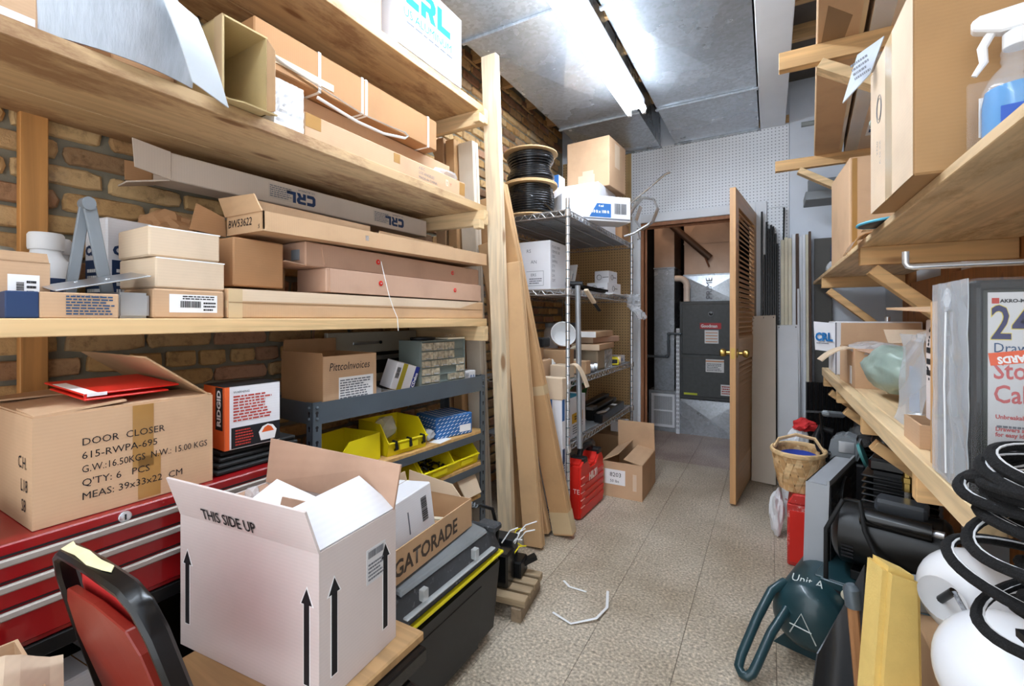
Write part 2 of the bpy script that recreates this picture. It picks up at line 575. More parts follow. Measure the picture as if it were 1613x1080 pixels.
WPLAS = mat('white_plastic', '#e8e9ea', 0.4, var=0.03)
TEAL = mat('teal_enamel', '#1e3c43', 0.33, var=0.12, coat=0.2, wear='#54686b', wearamt=0.70)
FOAM = mat('yellow_foam', '#e2c374', 0.95, var=0.06, scale=20, bump=0.25, bscale=220)
CLEAR = mat('clear_film', '#f2f5f8', 0.16, var=0.02, alpha=0.07)
FILM = mat('milky_film', '#e9eef4', 0.12, var=0.04, alpha=0.42, coat=0.5)
CLEARP = mat('clear_plastic', '#eef2f2', 0.12, var=0.02, alpha=0.35)
GREENF = mat('green_film', '#a3b8ae', 0.34, var=0.14, alpha=0.78, bump=0.5, bscale=9, stretch=(1, 3, 1))
FOIL = mat('foil_foam', '#b3b9c0', 0.42, metal=0.25, var=0.12, scale=9, stretch=(8, 8, 1), bump=0.25, bscale=30)
RUBBER = mat('black_rubber', '#141516', 0.7, var=0.2)
PALLET = wood('pallet_wood', '#a08a6c', 'x', knots=False)
# ================================================================== ROOM
def pos_vec(nt, scale=(1, 1, 1)):
    g = nt.nodes.new('ShaderNodeNewGeometry')
    mp = nt.nodes.new('ShaderNodeMapping'); mp.inputs['Scale'].default_value = scale
    nt.links.new(g.outputs['Position'], mp.inputs['Vector'])
    return mp.outputs['Vector']

def tile_mat(name, base, dirt):
    m, nt, b = _base(name)
    c = lin(base)
    vec = pos_vec(nt)
    v = nt.nodes.new('ShaderNodeTexNoise'); v.inputs['Scale'].default_value = 95
    v.inputs['Detail'].default_value = 2
    nt.links.new(vec, v.inputs['Vector'])
    r = _ramp(nt, [(0.30, [x * .50 for x in c]), (0.42, [x * .82 for x in c]), (0.52, c), (0.63, [min(1, x * 1.32) for x in c]), (0.7, [min(.9, x * 1.6) for x in c])])
    nt.links.new(v.outputs['Fac'], r.inputs['Fac'])
    n = nt.nodes.new('ShaderNodeTexNoise'); n.inputs['Scale'].default_value = 2.2; n.inputs['Detail'].default_value = 8
    nt.links.new(vec, n.inputs['Vector'])
    r2 = _ramp(nt, [(0.35, lin(dirt)), (0.62, (1, 1, 1))])
    nt.links.new(n.outputs['Fac'], r2.inputs['Fac'])
    mx = nt.nodes.new('ShaderNodeMixRGB'); mx.blend_type = 'MULTIPLY'; mx.inputs['Fac'].default_value = 0.6
    nt.links.new(r.outputs['Color'], mx.inputs['Color1']); nt.links.new(r2.outputs['Color'], mx.inputs['Color2'])
    nt.links.new(mx.outputs['Color'], b.inputs['Base Color'])
    b.inputs['Roughness'].default_value = 0.42
    return m
VCT = tile_mat('vinyl_tile', '#b7ab99', '#c0b4a4')
VCT2 = tile_mat('vinyl_tile_worn', '#a8968a', '#a08472')
SCREED = mat('tile_joint', '#5d5246', 0.9)

floor = struct(B().box(-1.86, 0.80, -0.9, 6.1, -0.06, -0.006).obj('floor', SCREED), 'speckled beige vinyl tile floor', 'floor')
g = 0.0007
tb = B().box(g, 0.305 - g, g, 0.305 - g, -0.006, 0).mesh('floor_tile', bevel=0.0008)
tb.materials.append(VCT)
tw = tb.copy(); tw.materials.clear(); tw.materials.append(VCT2)
for iy in range(-3, 20):
    for ix in range(-6, 3):
        x, y = ix * 0.305 + 0.02, iy * 0.305 + 0.05
        if y > 3.9:
            if x < -1.3 or x > 0.1: continue
            me = tw
        else:
            me = tb
        link(me, 'floor_tile', None, floor, (x, y, 0))

# --- brick wall on the left
m, nt, b = _base('old_brick')
oi = nt.nodes.new('ShaderNodeObjectInfo')
ramp = _ramp(nt, [(0, lin('#d6b27c')), (0.16, lin('#c99c62')), (0.3, lin('#dcbc8a')), (0.42, lin('#bb9060')), (0.55, lin('#d2ae78')), (0.66, lin('#a47e5a')), (0.78, lin('#c39578')), (0.88, lin('#cfa977')), (1.0, lin('#8a6a50'))])
nt.links.new(oi.outputs['Random'], ramp.inputs['Fac'])
def brick_finish(nt, b, colout):
    vec = pos_vec(nt)
    n = nt.nodes.new('ShaderNodeTexNoise'); n.inputs['Scale'].default_value = 26; n.inputs['Detail'].default_value = 10
    n.inputs['Roughness'].default_value = 0.7
    nt.links.new(vec, n.inputs['Vector'])
    r = _ramp(nt, [(0.33, (.34, .30, .26)), (0.47, (.92, .90, .88)), (0.55, (1, 1, 1)), (0.72, (1.0, .97, .92))])
    nt.links.new(n.outputs['Fac'], r.inputs['Fac'])
    mx = nt.nodes.new('ShaderNodeMixRGB'); mx.blend_type = 'MULTIPLY'; mx.inputs['Fac'].default_value = 0.65
    nt.links.new(colout, mx.inputs['Color1']); nt.links.new(r.outputs['Color'], mx.inputs['Color2'])
    n2 = nt.nodes.new('ShaderNodeTexNoise'); n2.inputs['Scale'].default_value = 5; n2.inputs['Detail'].default_value = 6
    nt.links.new(vec, n2.inputs['Vector'])
    r2 = _ramp(nt, [(0.6, (0, 0, 0)), (0.72, (.6, .6, .6))])
    nt.links.new(n2.outputs['Fac'], r2.inputs['Fac'])
    m2 = nt.nodes.new('ShaderNodeMixRGB')
    nt.links.new(r2.outputs['Color'], m2.inputs['Fac']); nt.links.new(mx.outputs['Color'], m2.inputs['Color1'])
    m2.inputs['Color2'].default_value = (*lin('#b3a893'), 1)
    nt.links.new(m2.outputs['Color'], b.inputs['Base Color'])
    b.inputs['Roughness'].default_value = 0.92
    bp = nt.nodes.new('ShaderNodeBump'); bp.inputs['Strength'].default_value = 0.9; bp.inputs['Distance'].default_value = 0.010
    nt.links.new(n.outputs['Fac'], bp.inputs['Height']); nt.links.new(bp.outputs['Normal'], b.inputs['Normal'])
brick_finish(nt, b, ramp.outputs['Color'])
BRICK = m
m, nt, b = _base('old_brick_mass')
ge = nt.nodes.new('ShaderNodeNewGeometry')
ramp = _ramp(nt, [(0, lin('#d6b27c')), (0.2, lin('#c99c62')), (0.42, lin('#bb9060')), (0.6, lin('#d2ae78')), (0.78, lin('#c39578')), (1.0, lin('#8a6a50'))])
nt.links.new(ge.outputs['Random Per Island'], ramp.inputs['Fac'])
brick_finish(nt, b, ramp.outputs['Color'])
BRICKM = m
MORTAR = mat('grey_mortar', '#86806f', 0.95, var=0.25, scale=12, bump=0.6, bscale=60)
wall_left = struct(B().box(-1.90, -1.787, -0.9, 5.0, 0, 3.05).obj('wall_left', MORTAR), 'old common brick wall with thick grey mortar', 'wall')
def brick_mesh(seed, half=False):
    r = random.Random(seed); L = 0.092 if half else 0.196; h = 0.054
    pts = []
    k = 5 if not half else 3
    def j(a): return (r.random() - .5) * a
    n = 14
    for i in range(n):
        t = 2 * math.pi * i / n
        cx, sz = math.cos(t), math.sin(t)
        e = 0.30
        x = math.copysign(abs(cx) ** e, cx) * L / 2 * (1 + j(.07)); z = math.copysign(abs(sz) ** e, sz) * h / 2 * (1 + j(.22))
        pts.append((x, z))
    bb = B()
    vs = [(-0.02, y, z) for y, z in pts] + [(0.008 + j(.004), y, z) for y, z in pts] + [(0.014 + j(.003), y * .94, z * .84) for y, z in pts]
    fs = []
    for q in range(2):
        for i in range(n):
            fs.append((q * n + i, q * n + (i + 1) % n, (q + 1) * n + (i + 1) % n, (q + 1) * n + i))
    fs.append(tuple(2 * n + i for i in range(n)))
    bb.add(vs, fs)
    me = bb.mesh('brick', smooth=True); me.materials.append(BRICK)
    return bb, me
VAR = [brick_mesh(i) for i in range(6)]; VARH = [brick_mesh(40 + i, True) for i in range(4)]
_s, _c = math.sin(RD(29.5)), math.cos(RD(29.5))
def seen_zone(y, z):
    """bricks in the open stretches of wall between the shelves, over the rack and behind the wire shelving"""
    return (0.25 < y < 1.0 and 1.2 < z < 1.76) or (0.2 < y < 1.35 and 0.86 < z < 1.16) or (2.0 < y < 4.1 and 2.05 < z < 2.78) or (2.6 < y < 3.3 and 0.95 < z < 1.34)
rest = B(); nb = 0
for k in range(44):
    z = 0.035 + k * 0.0685
    header = (k % 6 == 3)
    L = 0.104 if header else 0.208
    y = -0.85 + (0.104 if k % 2 else 0.0)
    while y < 4.1:
        var = RND.choice(VARH if header else VAR)
        loc = (-1.786 + RND.uniform(-.003, .003), y + RND.uniform(-.004, .004), z + RND.uniform(-.003, .003))
        if seen_zone(y, z) and nb < 300:
            o = link(var[1], 'brick', None, wall_left, loc, (RND.uniform(-.02, .02), 0, 0)); nb += 1
        elif -0.6 < y:
            rest.add(var[0].v, var[0].f, Matrix.Translation(loc))
        y += L
stuff(rest.obj('far_bricks', BRICKM, wall_left, smooth=True))

# --- back wall with pegboard and doorway
def peg_mat(name, base, hole, pitch=0.0254):
    m, nt, b = _base(name)
    vec = pos_vec(nt, (1 / pitch, 1 / pitch, 1 / pitch))
    sep = nt.nodes.new('ShaderNodeSeparateXYZ'); nt.links.new(vec, sep.inputs[0])
    def cen(o):
        f = nt.nodes.new('ShaderNodeMath'); f.operation = 'FRACT'; nt.links.new(o, f.inputs[0])
        s2 = nt.nodes.new('ShaderNodeMath'); s2.operation = 'SUBTRACT'; nt.links.new(f.outputs[0], s2.inputs[0]); s2.inputs[1].default_value = 0.5
        p = nt.nodes.new('ShaderNodeMath'); p.operation = 'POWER'; nt.links.new(s2.outputs[0], p.inputs[0]); p.inputs[1].default_value = 2
        return p.outputs[0]
    ad = nt.nodes.new('ShaderNodeMath'); ad.operation = 'ADD'
    nt.links.new(cen(sep.outputs['X']), ad.inputs[0]); nt.links.new(cen(sep.outputs['Z']), ad.inputs[1])
    lt = nt.nodes.new('ShaderNodeMath'); lt.operation = 'LESS_THAN'; nt.links.new(ad.outputs[0], lt.inputs[0]); lt.inputs[1].default_value = 0.17 ** 2
    mx = nt.nodes.new('ShaderNodeMixRGB'); nt.links.new(lt.outputs[0], mx.inputs['Fac'])
    n = nt.nodes.new('ShaderNodeTexNoise'); n.inputs['Scale'].default_value = 3; nt.links.new(pos_vec(nt), n.inputs['Vector'])
    c = lin(base)
    r = _ramp(nt, [(0.3, [x * .93 for x in c]), (0.7, c)]); nt.links.new(n.outputs['Fac'], r.inputs['Fac'])
    nt.links.new(r.outputs['Color'], mx.inputs['Color1']); mx.inputs['Color2'].default_value = (*lin(hole), 1)
    nt.links.new(mx.outputs['Color'], b.inputs['Base Color'])
    b.inputs['Roughness'].default_value = 0.45
    return m
PEGW = peg_mat('pegboard_white', '#f1f5fb', '#858b96')
PEGT = peg_mat('pegboard_tan', '#c4a271', '#2c2014')
bw = B()
bw.box(-1.80, -1.012, 4.17, 4.26, 0, 3.05).box(-0.10, 0.80, 4.17, 4.26, 0, 3.05).box(-1.012, -0.10, 4.17, 4.26, 2.055, 3.05)
wall_back = struct(bw.obj('wall_back', WALLW), 'white back wall with pegboard around the furnace doorway', 'wall')
B().box(-1.775, -1.110, 4.158, 4.17, 0.02, 2.72).obj('tan_pegboard', PEGT, wall_back)
B().box(-1.107, 0.13, 4.156, 4.17, 2.082, 2.722).obj('white_pegboard', PEGW, wall_back)
B().box(-0.02, 0.13, 4.156, 4.17, 0.02, 2.079).obj('white_pegboard', PEGW, wall_back)
B().box(0.133, 0.72, 4.154, 4.17, 0.0, 2.90).obj('drywall_panel', WALLW, wall_back)
B().box(-1.13, -1.10, 4.15, 4.17, 2.10, 2.72).obj('batten', mat('tan_strip', '#b79a67', 0.6), wall_back)
B().box(-0.28, 0.13, 4.15, 4.24, 2.735, 2.79).obj('plate', STUDX, wall_back)
# casing and jamb
tr = T('door_casing', 'white painted casing around the furnace room doorway', 'door frame', (0, 0, 0)); tr.name = 'trim_1'; struct(tr)
B().box(-1.092, -1.012, 4.132, 4.168, 0, 2.135).obj('casing_side', WHITE, tr, bevel=.004)
B().box(-0.098, -0.022, 4.132, 4.168, 0, 2.135).obj('casing_side', WHITE, tr, bevel=.004)
B().box(-1.012, -0.098, 4.132, 4.168, 2.057, 2.135).obj('casing_head', WHITE, tr, bevel=.004)
B().box(-1.010, -0.985, 4.140, 4.262, 0, 2.053).obj('jamb', JAMB, tr)
B().box(-0.125, -0.100, 4.140, 4.262, 0, 2.053).obj('jamb', JAMB, tr)
B().box(-0.985, -0.125, 4.140, 4.262, 2.025, 2.053).obj('jamb_head', JAMB, tr)
B().box(-0.985, -0.970, 4.20, 4.215, 0, 2.02).box(-0.97, -0.14, 4.20, 4.215, 2.010, 2.025).obj('stop', JAMB, tr)

# --- louvred door, open into the room
dv = Vector((-0.096, -0.91)); ang = math.degrees(math.atan2(dv.y, dv.x))
door = T('door_1', 'open birch louvred door with brass knob', 'door', (-0.112, 4.138, 0.012), ang)
struct(door)
W, Hh, t = 0.905, 2.03, 0.036
st = 0.105
B().box(0.0, st, -t / 2, t / 2, 0, Hh).obj('stile', OAKZ, door, bevel=.002)
B().box(W - st, W, -t / 2, t / 2, 0, Hh).obj('stile', OAKZ, door, bevel=.002)
for z0, z1 in ((0, .23), (.90, 1.06), (Hh - .11, Hh)):
    B().box(st, W - st, -t / 2, t / 2, z0, z1).obj('rail', OAKX, door, bevel=.002)
slat = None
for za, zb in ((.23, .90), (1.06, Hh - .11)):
    n = int((zb - za) / 0.0335)
    for i in range(n):
        z = za + (i + .5) * (zb - za) / n
        if slat is None:
            bb = B(); hw = (W - 2 * st) / 2
            M = Matrix.Rotation(RD(-42), 4, 'X')
            bb.box(-hw, hw, -0.022, 0.022, -0.0035, 0.0035, M)
            slat = bb.mesh('slat'); slat.materials.append(OAKX)
        link(slat, 'slat', None, door, (W / 2, 0, z))
for sg in (-1, 1):
    k = B()
    M = Matrix.Translation((W - 0.06, sg * t / 2, 0.965)) @ Matrix.Rotation(RD(-90 * sg), 4, 'X')
    k.lathe([(0.030, 0), (0.030, .006), (0.012, .010), (0.011, .030), (0.022, .036), (0.0275, .050), (0.026, .062), (0.016, .070), (0.002, .072)], 20, M)
    k.obj('knob', BRASS, door, smooth=True)
B().box(W - .002, W + .0012, -.012, .012, .93, 1.0).obj('latch_plate', BRASS, door)
for z in (.25, 1.02, 1.78):
    B().cyl((-.006, t / 2 + .004, z - .045), (-.006, t / 2 + .004, z + .045), .006, 10).obj('hinge', BRASS, door, smooth=True)

# --- right wall
wall_right = struct(B().box(0.72, 0.82, -0.9, 4.17, 0, 3.05).obj('wall_right', WALLW), 'white drywall on the right behind the bracket shelves', 'wall')
for y in (0.66, 1.35, 2.04, 2.73, 3.42):
    B().box(0.682, 0.72, y - .06, y + .06, 0, 2.9).obj('wall_stud', STUDZ, wall_right, bevel=.002)
B().box(0.684, 0.72, 2.10, 3.36, 1.05, 1.40).obj('wall_rail', STUDZ, wall_right, bevel=.002)
# --- ceiling
ceiling = struct(B().box(-1.9, 0.82, -0.9, 6.1, 3.05, 3.12).obj('ceiling', mat('ceiling_dark', '#6a625a', 0.9)), 'dark joist ceiling above the ducts', 'ceiling')
for y in (0.2, 0.6, 1.0, 1.4, 1.8, 2.2, 2.6, 3.0, 3.4, 3.8):
    B().box(-1.785, 0.715, y - .02, y + .02, 2.96, 3.05).obj('joist', STUDX, ceiling)
# furnace closet shell
bulb = T('added_bulb', 'unseen warm bulb added high inside the furnace closet', 'lamp', (-.95, 4.62, 2.62))  # unseen bulb added to warm and brighten the closet
B().cyl((0, 0, .09), (0, 0, .43), .025, 12).obj('holder', WPLAS, bulb, smooth=True)
B().ball((0, 0, .03), .045, 16, (1, 1, 1.25)).obj('bulb', mat('warm_bulb', '#ffd9b8', .4, var=0, emit=70.0), bulb, smooth=True)
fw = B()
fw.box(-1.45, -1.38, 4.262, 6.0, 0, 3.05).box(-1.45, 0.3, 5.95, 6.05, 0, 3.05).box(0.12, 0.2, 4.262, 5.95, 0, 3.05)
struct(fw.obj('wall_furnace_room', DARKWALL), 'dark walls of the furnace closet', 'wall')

# --- galvanised ducts
def galv(name, warm=False):
    m, nt, b = _base(name)
    vec = pos_vec(nt)
    v = nt.nodes.new('ShaderNodeTexVoronoi'); v.inputs['Scale'].default_value = 55
    nt.links.new(vec, v.inputs['Vector'])
    sep = nt.nodes.new('ShaderNodeSeparateColor'); nt.links.new(v.outputs['Color'], sep.inputs[0])
    c = lin('#b9c0c8')
    r = _ramp(nt, [(0, [x * .86 for x in c]), (1, [x * 1.12 for x in c])]); nt.links.new(sep.outputs[0], r.inputs['Fac'])
    n = nt.nodes.new('ShaderNodeTexNoise'); n.inputs['Scale'].default_value = 2.4; n.inputs['Detail'].default_value = 6
    nt.links.new(vec, n.inputs['Vector'])
    r2 = _ramp(nt, [(0.3, (.92, .93, .94)), (0.7, (1, 1, 1))]); nt.links.new(n.outputs['Fac'], r2.inputs['Fac'])
    mx = nt.nodes.new('ShaderNodeMixRGB'); mx.blend_type = 'MULTIPLY'; mx.inputs['Fac'].default_value = 1
    nt.links.new(r.outputs['Color'], mx.inputs['Color1']); nt.links.new(r2.outputs['Color'], mx.inputs['Color2'])
    nt.links.new(mx.outputs['Color'], b.inputs['Base Color'])
    b.inputs['Metallic'].default_value = 0.55
    rr = _ramp(nt, [(0.3, (.25, .25, .25)), (0.7, (.29, .29, .29))]); nt.links.new(n.outputs['Fac'], rr.inputs['Fac'])
    nt.links.new(rr.outputs['Color'], b.inputs['Roughness'])
    return m
GALV = galv('galvanised_steel')
def duct(label, x0, x1, z, joints):
    root = T('air_duct', label, 'duct', ((x0 + x1) / 2, 1.6, z), 0, 'ceiling ducts')
    w = (x1 - x0) / 2
    for a, b2 in zip(joints[:-1], joints[1:]):
        ya, yb = a - 1.6, b2 - 1.6
        bb = B()
        vs = [(-w, ya, 0), (w, ya, 0), (w, yb, 0), (-w, yb, 0), (0, (ya + yb) / 2, -0.024), (-w, ya, .25), (w, ya, .25), (w, yb, .25), (-w, yb, .25)]
        fs = [(0, 1, 4), (1, 2, 4), (2, 3, 4), (3, 0, 4), (0, 1, 6, 5), (1, 2, 7, 6), (2, 3, 8, 7), (3, 0, 5, 8), (5, 6, 7, 8)]
        bb.add(vs, fs).obj('duct_section', GALV, root)
        bar = B().box(-w - .012, w + .012, yb - .012, yb + .012, -.016, .0)
        bar.obj('drive_cleat', GALV, root, bevel=.003)
    return root
duct('broad galvanised duct along the brick wall, left of the lamp', -1.464, -.842, 2.722, (-.6, .7, 2.05, 3.38, 4.15))
duct('galvanised duct right of the dark gap beside the lamp', -.712, -.076, 2.722, (-.6, .9, 2.15, 3.40, 4.15))
so = B().box(-.066, .105, -.8, 4.15, 2.715, 2.95).obj('soffit', WHITE, None, bevel=.004)
tag(so, 'white boxed soffit strip beside the right duct', 'soffit'); struct(so)
so.name = 'trim_2'
# pipe and ledge in the dark slot right of the soffit
tag(B().cyl((.20, 3.95, 2.62), (.72, 3.95, 2.62), .018, 12).obj('conduit_pipe', mat('grey_pipe', '#9aa09f', .5), None, smooth=True), 'grey conduit crossing the dark slot above the brackets', 'pipe')
# --- strip lamp
TUBE = mat('lit_tube', '#eaf4ff', 0.4, var=0.0, emit=TUBE_STRENGTH)
TUBE2 = mat('lit_tube_added', '#eaf4ff', 0.4, var=0.0, emit=ADDED_TUBE_STRENGTH)
def strip_lamp(label, x, y0, y1, z, TUBE=TUBE):
    root = T('strip_light', label, 'lamp', (x, (y0 + y1) / 2, z), 0, 'fluorescent strip lamps')
    l = (y1 - y0) / 2
    B().prism([(-.050, .022), (.050, .022), (.050, .085), (-.050, .085)], -l, l, 'y').obj('housing', WHITE, root, bevel=.003)
    for sx in (-1, 1):
        B().cyl((sx * .048, -l + .03, .005), (sx * .048, l - .03, .005), .0185, 14).obj('tube', TUBE, root, smooth=True)
        for sy in (-1, 1):
            B().box(sx * .048 - .012, sx * .048 + .012, sy * (l - .012) - .012, sy * (l - .012) + .012, -.018, .034).obj('lamp_holder', WPLAS, root, bevel=.002)
    for sy in (-.6, .6):
        B().cyl((0, sy * l, .085), (0, sy * l, .42), .004, 6).obj('hanger', GREYS, root)
    return root
strip_lamp('lit twin-tube fluorescent strip hanging under the ducts', -.772, .62, 3.06, 2.575)
strip_lamp('unseen added fluorescent strip over the near end of the aisle, above the frame', -.777, -.88, .34, 2.575, TUBE2)  # out-of-view strip added to light the foreground
# ================================================================== LEFT LUMBER RACK
rack = T('lumber_rack', 'rough pine lumber rack of three long shelves along the brick wall', 'shelf rack', (-1.54, .9, 0))
RX, RY = 1.54, -.9
def rk(x0, x1, y0, y1, z0, z1, name, m, bevel=.002):
    return B().box(x0 + RX, x1 + RX, y0 + RY, y1 + RY, z0, z1).obj(name, m, rack, bevel=bevel)
for z, mm in ((1.163, SHELFL), (1.755, SHELFW), (2.272, SHELFW)):
    rk(-1.583, -1.30, -.35, 2.03, z, z + .038, 'shelf_plank', mm)
    rk(-1.762, -1.587, -.35, 2.03, z, z + .038, 'shelf_plank', mm)
    rk(-1.765, -1.262, 1.945, 1.983, z - .075, z - .001, 'cross_bearer', PINEX)
    rk(-1.765, -1.262, -.30, -.262, z - .075, z - .001, 'cross_bearer', PINEX)
for z in (1.70, 2.235):
    rk(-1.30, -1.262, 1.90, 1.945, z - .045, z - .002, 'cleat', PINEX)
# front post leans a little
bb = B(); bb.beam((-1.243 + RX, 2.145 + RY, 0), (-1.262 + RX, 2.0 + RY, 2.56), .040, .088, (1, 0, 0)); bb.obj('post', PINEZ, rack, bevel=.002)
bb = B(); bb.beam((-1.243 + RX, -.32 + RY, 0), (-1.243 + RX, -.32 + RY, 2.56), .040, .088, (1, 0, 0)); bb.obj('post', PINEZ, rack, bevel=.002)
rk(-1.770, -1.742, .412, .468, 0, 2.27, 'wall_post', FIRZ)
rk(-1.770, -1.742, 1.80, 1.856, 0, 2.27, 'wall_post', FIRZ)

# ------------------------------------------------------------------ low shelf (top 1.201)
Z1 = 1.2015
bx = carton('carton', 'small open tan carton with a barcode label, left end of the lowest plank shelf', .16, .125, .125, (-1.50, .318, Z1), 3, m=CARD, open_top=True, flaps={'x+': (4, .02)})
lm = face_m('x+', (.16, .125, .125)); lb = patch(bx, 'label', lm, -.005, .045, .02, .095, WPAPER)
barcode(lb, lm, .008, .020, .03, .08, INK, vertical=True); dashes(lb, lm, .024, .04, .03, .085, 5, INK)
bl = T('navy_carton', 'flat navy and tan printed carton lying at the front of the lowest plank shelf', 'cardboard box', (-1.36, .384, Z1), -6)
B().box(-.05, .05, -.088, -.04, 0, .055).obj('navy_end', NAVY, bl, bevel=.002)
B().box(-.05, .05, -.04, .088, 0, .055).obj('body', CARD, bl, bevel=.002)
fm = face_m('x+', (.10, .176, .055))
dashes(bl, fm, .0, .082, .006, .05, 7, INKB, seed=4)
text(bl, 'actronofm.com', .008, fm, .01, .046, INKB)
for i, (y, z, lab) in enumerate(((.425, .155, 'white plastic jug nearest the fir wall strap'), (.485, .150, 'white plastic jug standing between the other jug and the blue carton'))):
    b2 = T('plastic_jug', lab, 'jug', (-1.60 - .09 * i, y - .02 * i, Z1), 0, 'white jugs on the plank shelf'); b2.scale = (1.12, 1.12, 1.15)
    B().lathe([(.040, 0), (.043, .01), (.043, .10), (.038, .125), (.027, .14), (.026, .15)], 22).obj('bottle', WPLAS, b2, smooth=True)
    B().lathe([(.030, .15), (.031, .155), (.031, .182), (.028, .187), (.001, .187)], 22).obj('cap', WPLAS, b2, smooth=True)
    B().lathe([(.0435, .03), (.0437, .032), (.0437, .085), (.0435, .087)], 22).obj('label', NAVY if i == 0 else mat('lime_label', '#c8cf8c', .6), b2, smooth=True)
tag(B().lathe([(.05, 0), (.052, .01), (.052, .165), (.045, .175), (.001, .175)], 22).obj('plastic_tub', mat('smoky_plastic', '#a59f90', .4), None, smooth=True, loc=(-1.66, .335, Z1)), 'smoky beige plastic tub behind the small open carton', 'tub')
cb = carton('blue_carton', 'upright blue and white printed carton behind the grey closer arm', .10, .115, .275, (-1.62, .583, Z1), 8, m=WCARD, seam=False)
for f in ('x+', 'y-'):
    q = face_m(f, (.10, .115, .235)); patch(cb, 'blue_panel', q, -.045, .045, .01, .16, NAVY); 
    text(cb, 'CRL', .035, q, -.043, .175, NAVY, bold=.002); dashes(cb, q, -.035, .035, .03, .14, 6, WPAPER, eps=.0014)
ar = T('door_closer_linkage', 'grey folded door closer arm standing in an inverted V', 'closer arm', (-1.47, .455, Z1 + .005)); ar.scale = (1, 1, 1.19)
B().beam((0, -.030, .0), (0, .005, .23), .022, .010, (1, 0, 0)).obj('arm', GREYP, ar, bevel=.002)
B().beam((.012, .048, .03), (.012, .008, .235), .026, .010, (1, 0, 0)).obj('arm', GREYP, ar, bevel=.002)
B().cyl((-.008, .006, .232), (.022, .006, .232), .014, 14).obj('pivot', GREYP, ar, smooth=True)
pl = T('metal_plate', 'thin silver metal plate propped on the brushed housing', 'metal plate', (-1.385, .452, 1.288), rot=(15, 7, -3))
B().box(-.052, .068, -.085, .088, 0, .003).obj('plate', ALU, pl, bevel=.001)
B().cyl((.01, .02, .002), (.01, .02, .005), .005, 10).cyl((-.02, -.03, .002), (-.02, -.03, .005), .004, 10).obj('rivet', CHROME, pl)
hb = B().box(-.06, .055, -.012, .053, 0, .062).obj('closer_housing', mat('brushed_silver', '#c4c7ca', .38, metal=.5), None, bevel=.006, seg=2, smooth=True, loc=(-1.392, .489, Z1))
tag(hb, 'brushed silver housing with rounded corners between two cartons', 'housing')
# the three flat tan boxes
tri = [('flat tan carton with a white barcode label, bottom of three', .165, .0, .075, .545, .715, -1.33, 0),
       ('plain flat tan carton in the middle of the stack of three', .19, .077, .078, .550, .718, -1.337, 1.5),
       ('plain flat tan carton on top of the stack of three', .185, .157, .076, .545, .712, -1.345, -1.5)]
for lab, dep, z, h, ya, yb, xf, rz in tri:
    c = carton('flat_carton', lab, dep, yb - ya, h, (xf - dep / 2, (ya + yb) / 2, Z1 + z), rz, m=CARD4 if z else CARD, group='stack of three flat cartons')
    if z == 0:
        q = face_m('x+', (dep, yb - ya, h)); p = patch(c, 'label', q, -.05, .065, .015, .062, WPAPER)
        barcode(p, q, -.025, .025, .028, .045, INK); dashes(p, q, -.02, .06, .048, .06, 2, INK); dashes(p, q, .03, .062, .018, .045, 3, INK)
    else:
        dp = dep; patch(c, 'tape', face_m('x+', (dep, yb - ya, h)), -.084, .084, h - .004, h - .001, WPAPER, .0005)
pb = T('paper_bundle', 'crumpled brown paper on top of the flat cartons against the wall', 'paper', (-1.63, .72, Z1 + .255))
crumple((-.02, 0, .03), (.06, .075, .05), CARDK, 'paper', pb, 3)
carton('shelf_carton', 'plain brown carton under the crumpled paper against the bricks', .20, .21, .228, (-1.64, .75, Z1), 2, m=CARD2)
tb_ = T('torn_carton', 'torn brown carton with clear film inside behind the flat cartons', 'cardboard box', (-1.642, .93, Z1 + .0), 0)
B().box(-.12, .12, -.06, .10, 0, .20).obj('body', CARD2, tb_, bevel=.004)
crumple((0, -.01, .215), (.06, .06, .03), CLEAR, 'film', tb_, 5)
B().slab([(.118, -.055, .20), (.118, .09, .20), (.119, .09, .262), (.119, -.04, .262)], .004).obj('flap', CARD2, tb_)
B().slab([(-.10, .098, .20), (.10, .098, .20), (.10, .11, .272), (-.08, .11, .272)], .004).obj('flap', CARD2, tb_)
# large brown carton lying behind the long boxes
carton('shelf_carton', 'large brown carton standing behind the long boxes on the lowest shelf', .14, .16, .145, (-1.447, .845, 1.2015 + .0965), 0, m=CARDK)

# bottom long box
lb_ = carton('long_box', 'long tan box with taped left end lying lowest on the plank shelf', .17, 1.31, .085, (-1.41, 1.377, Z1), 0, m=CARDY, tape=[('x+', -.654, -.615, .001, .084), ('y-', -.08, .08, .03, .05)], tape_m=CTAPE)
B().slab([(.0855, -.64, .0845), (.0855, .60, .0845), (.0855, .45, .052), (.0855, -.64, .050)], .003).obj('folded_flap', CARD4, lb_)
B().box(.0845, .0865, -.654, .654, .045, .0465).obj('fold_line', EDGE, lb_)
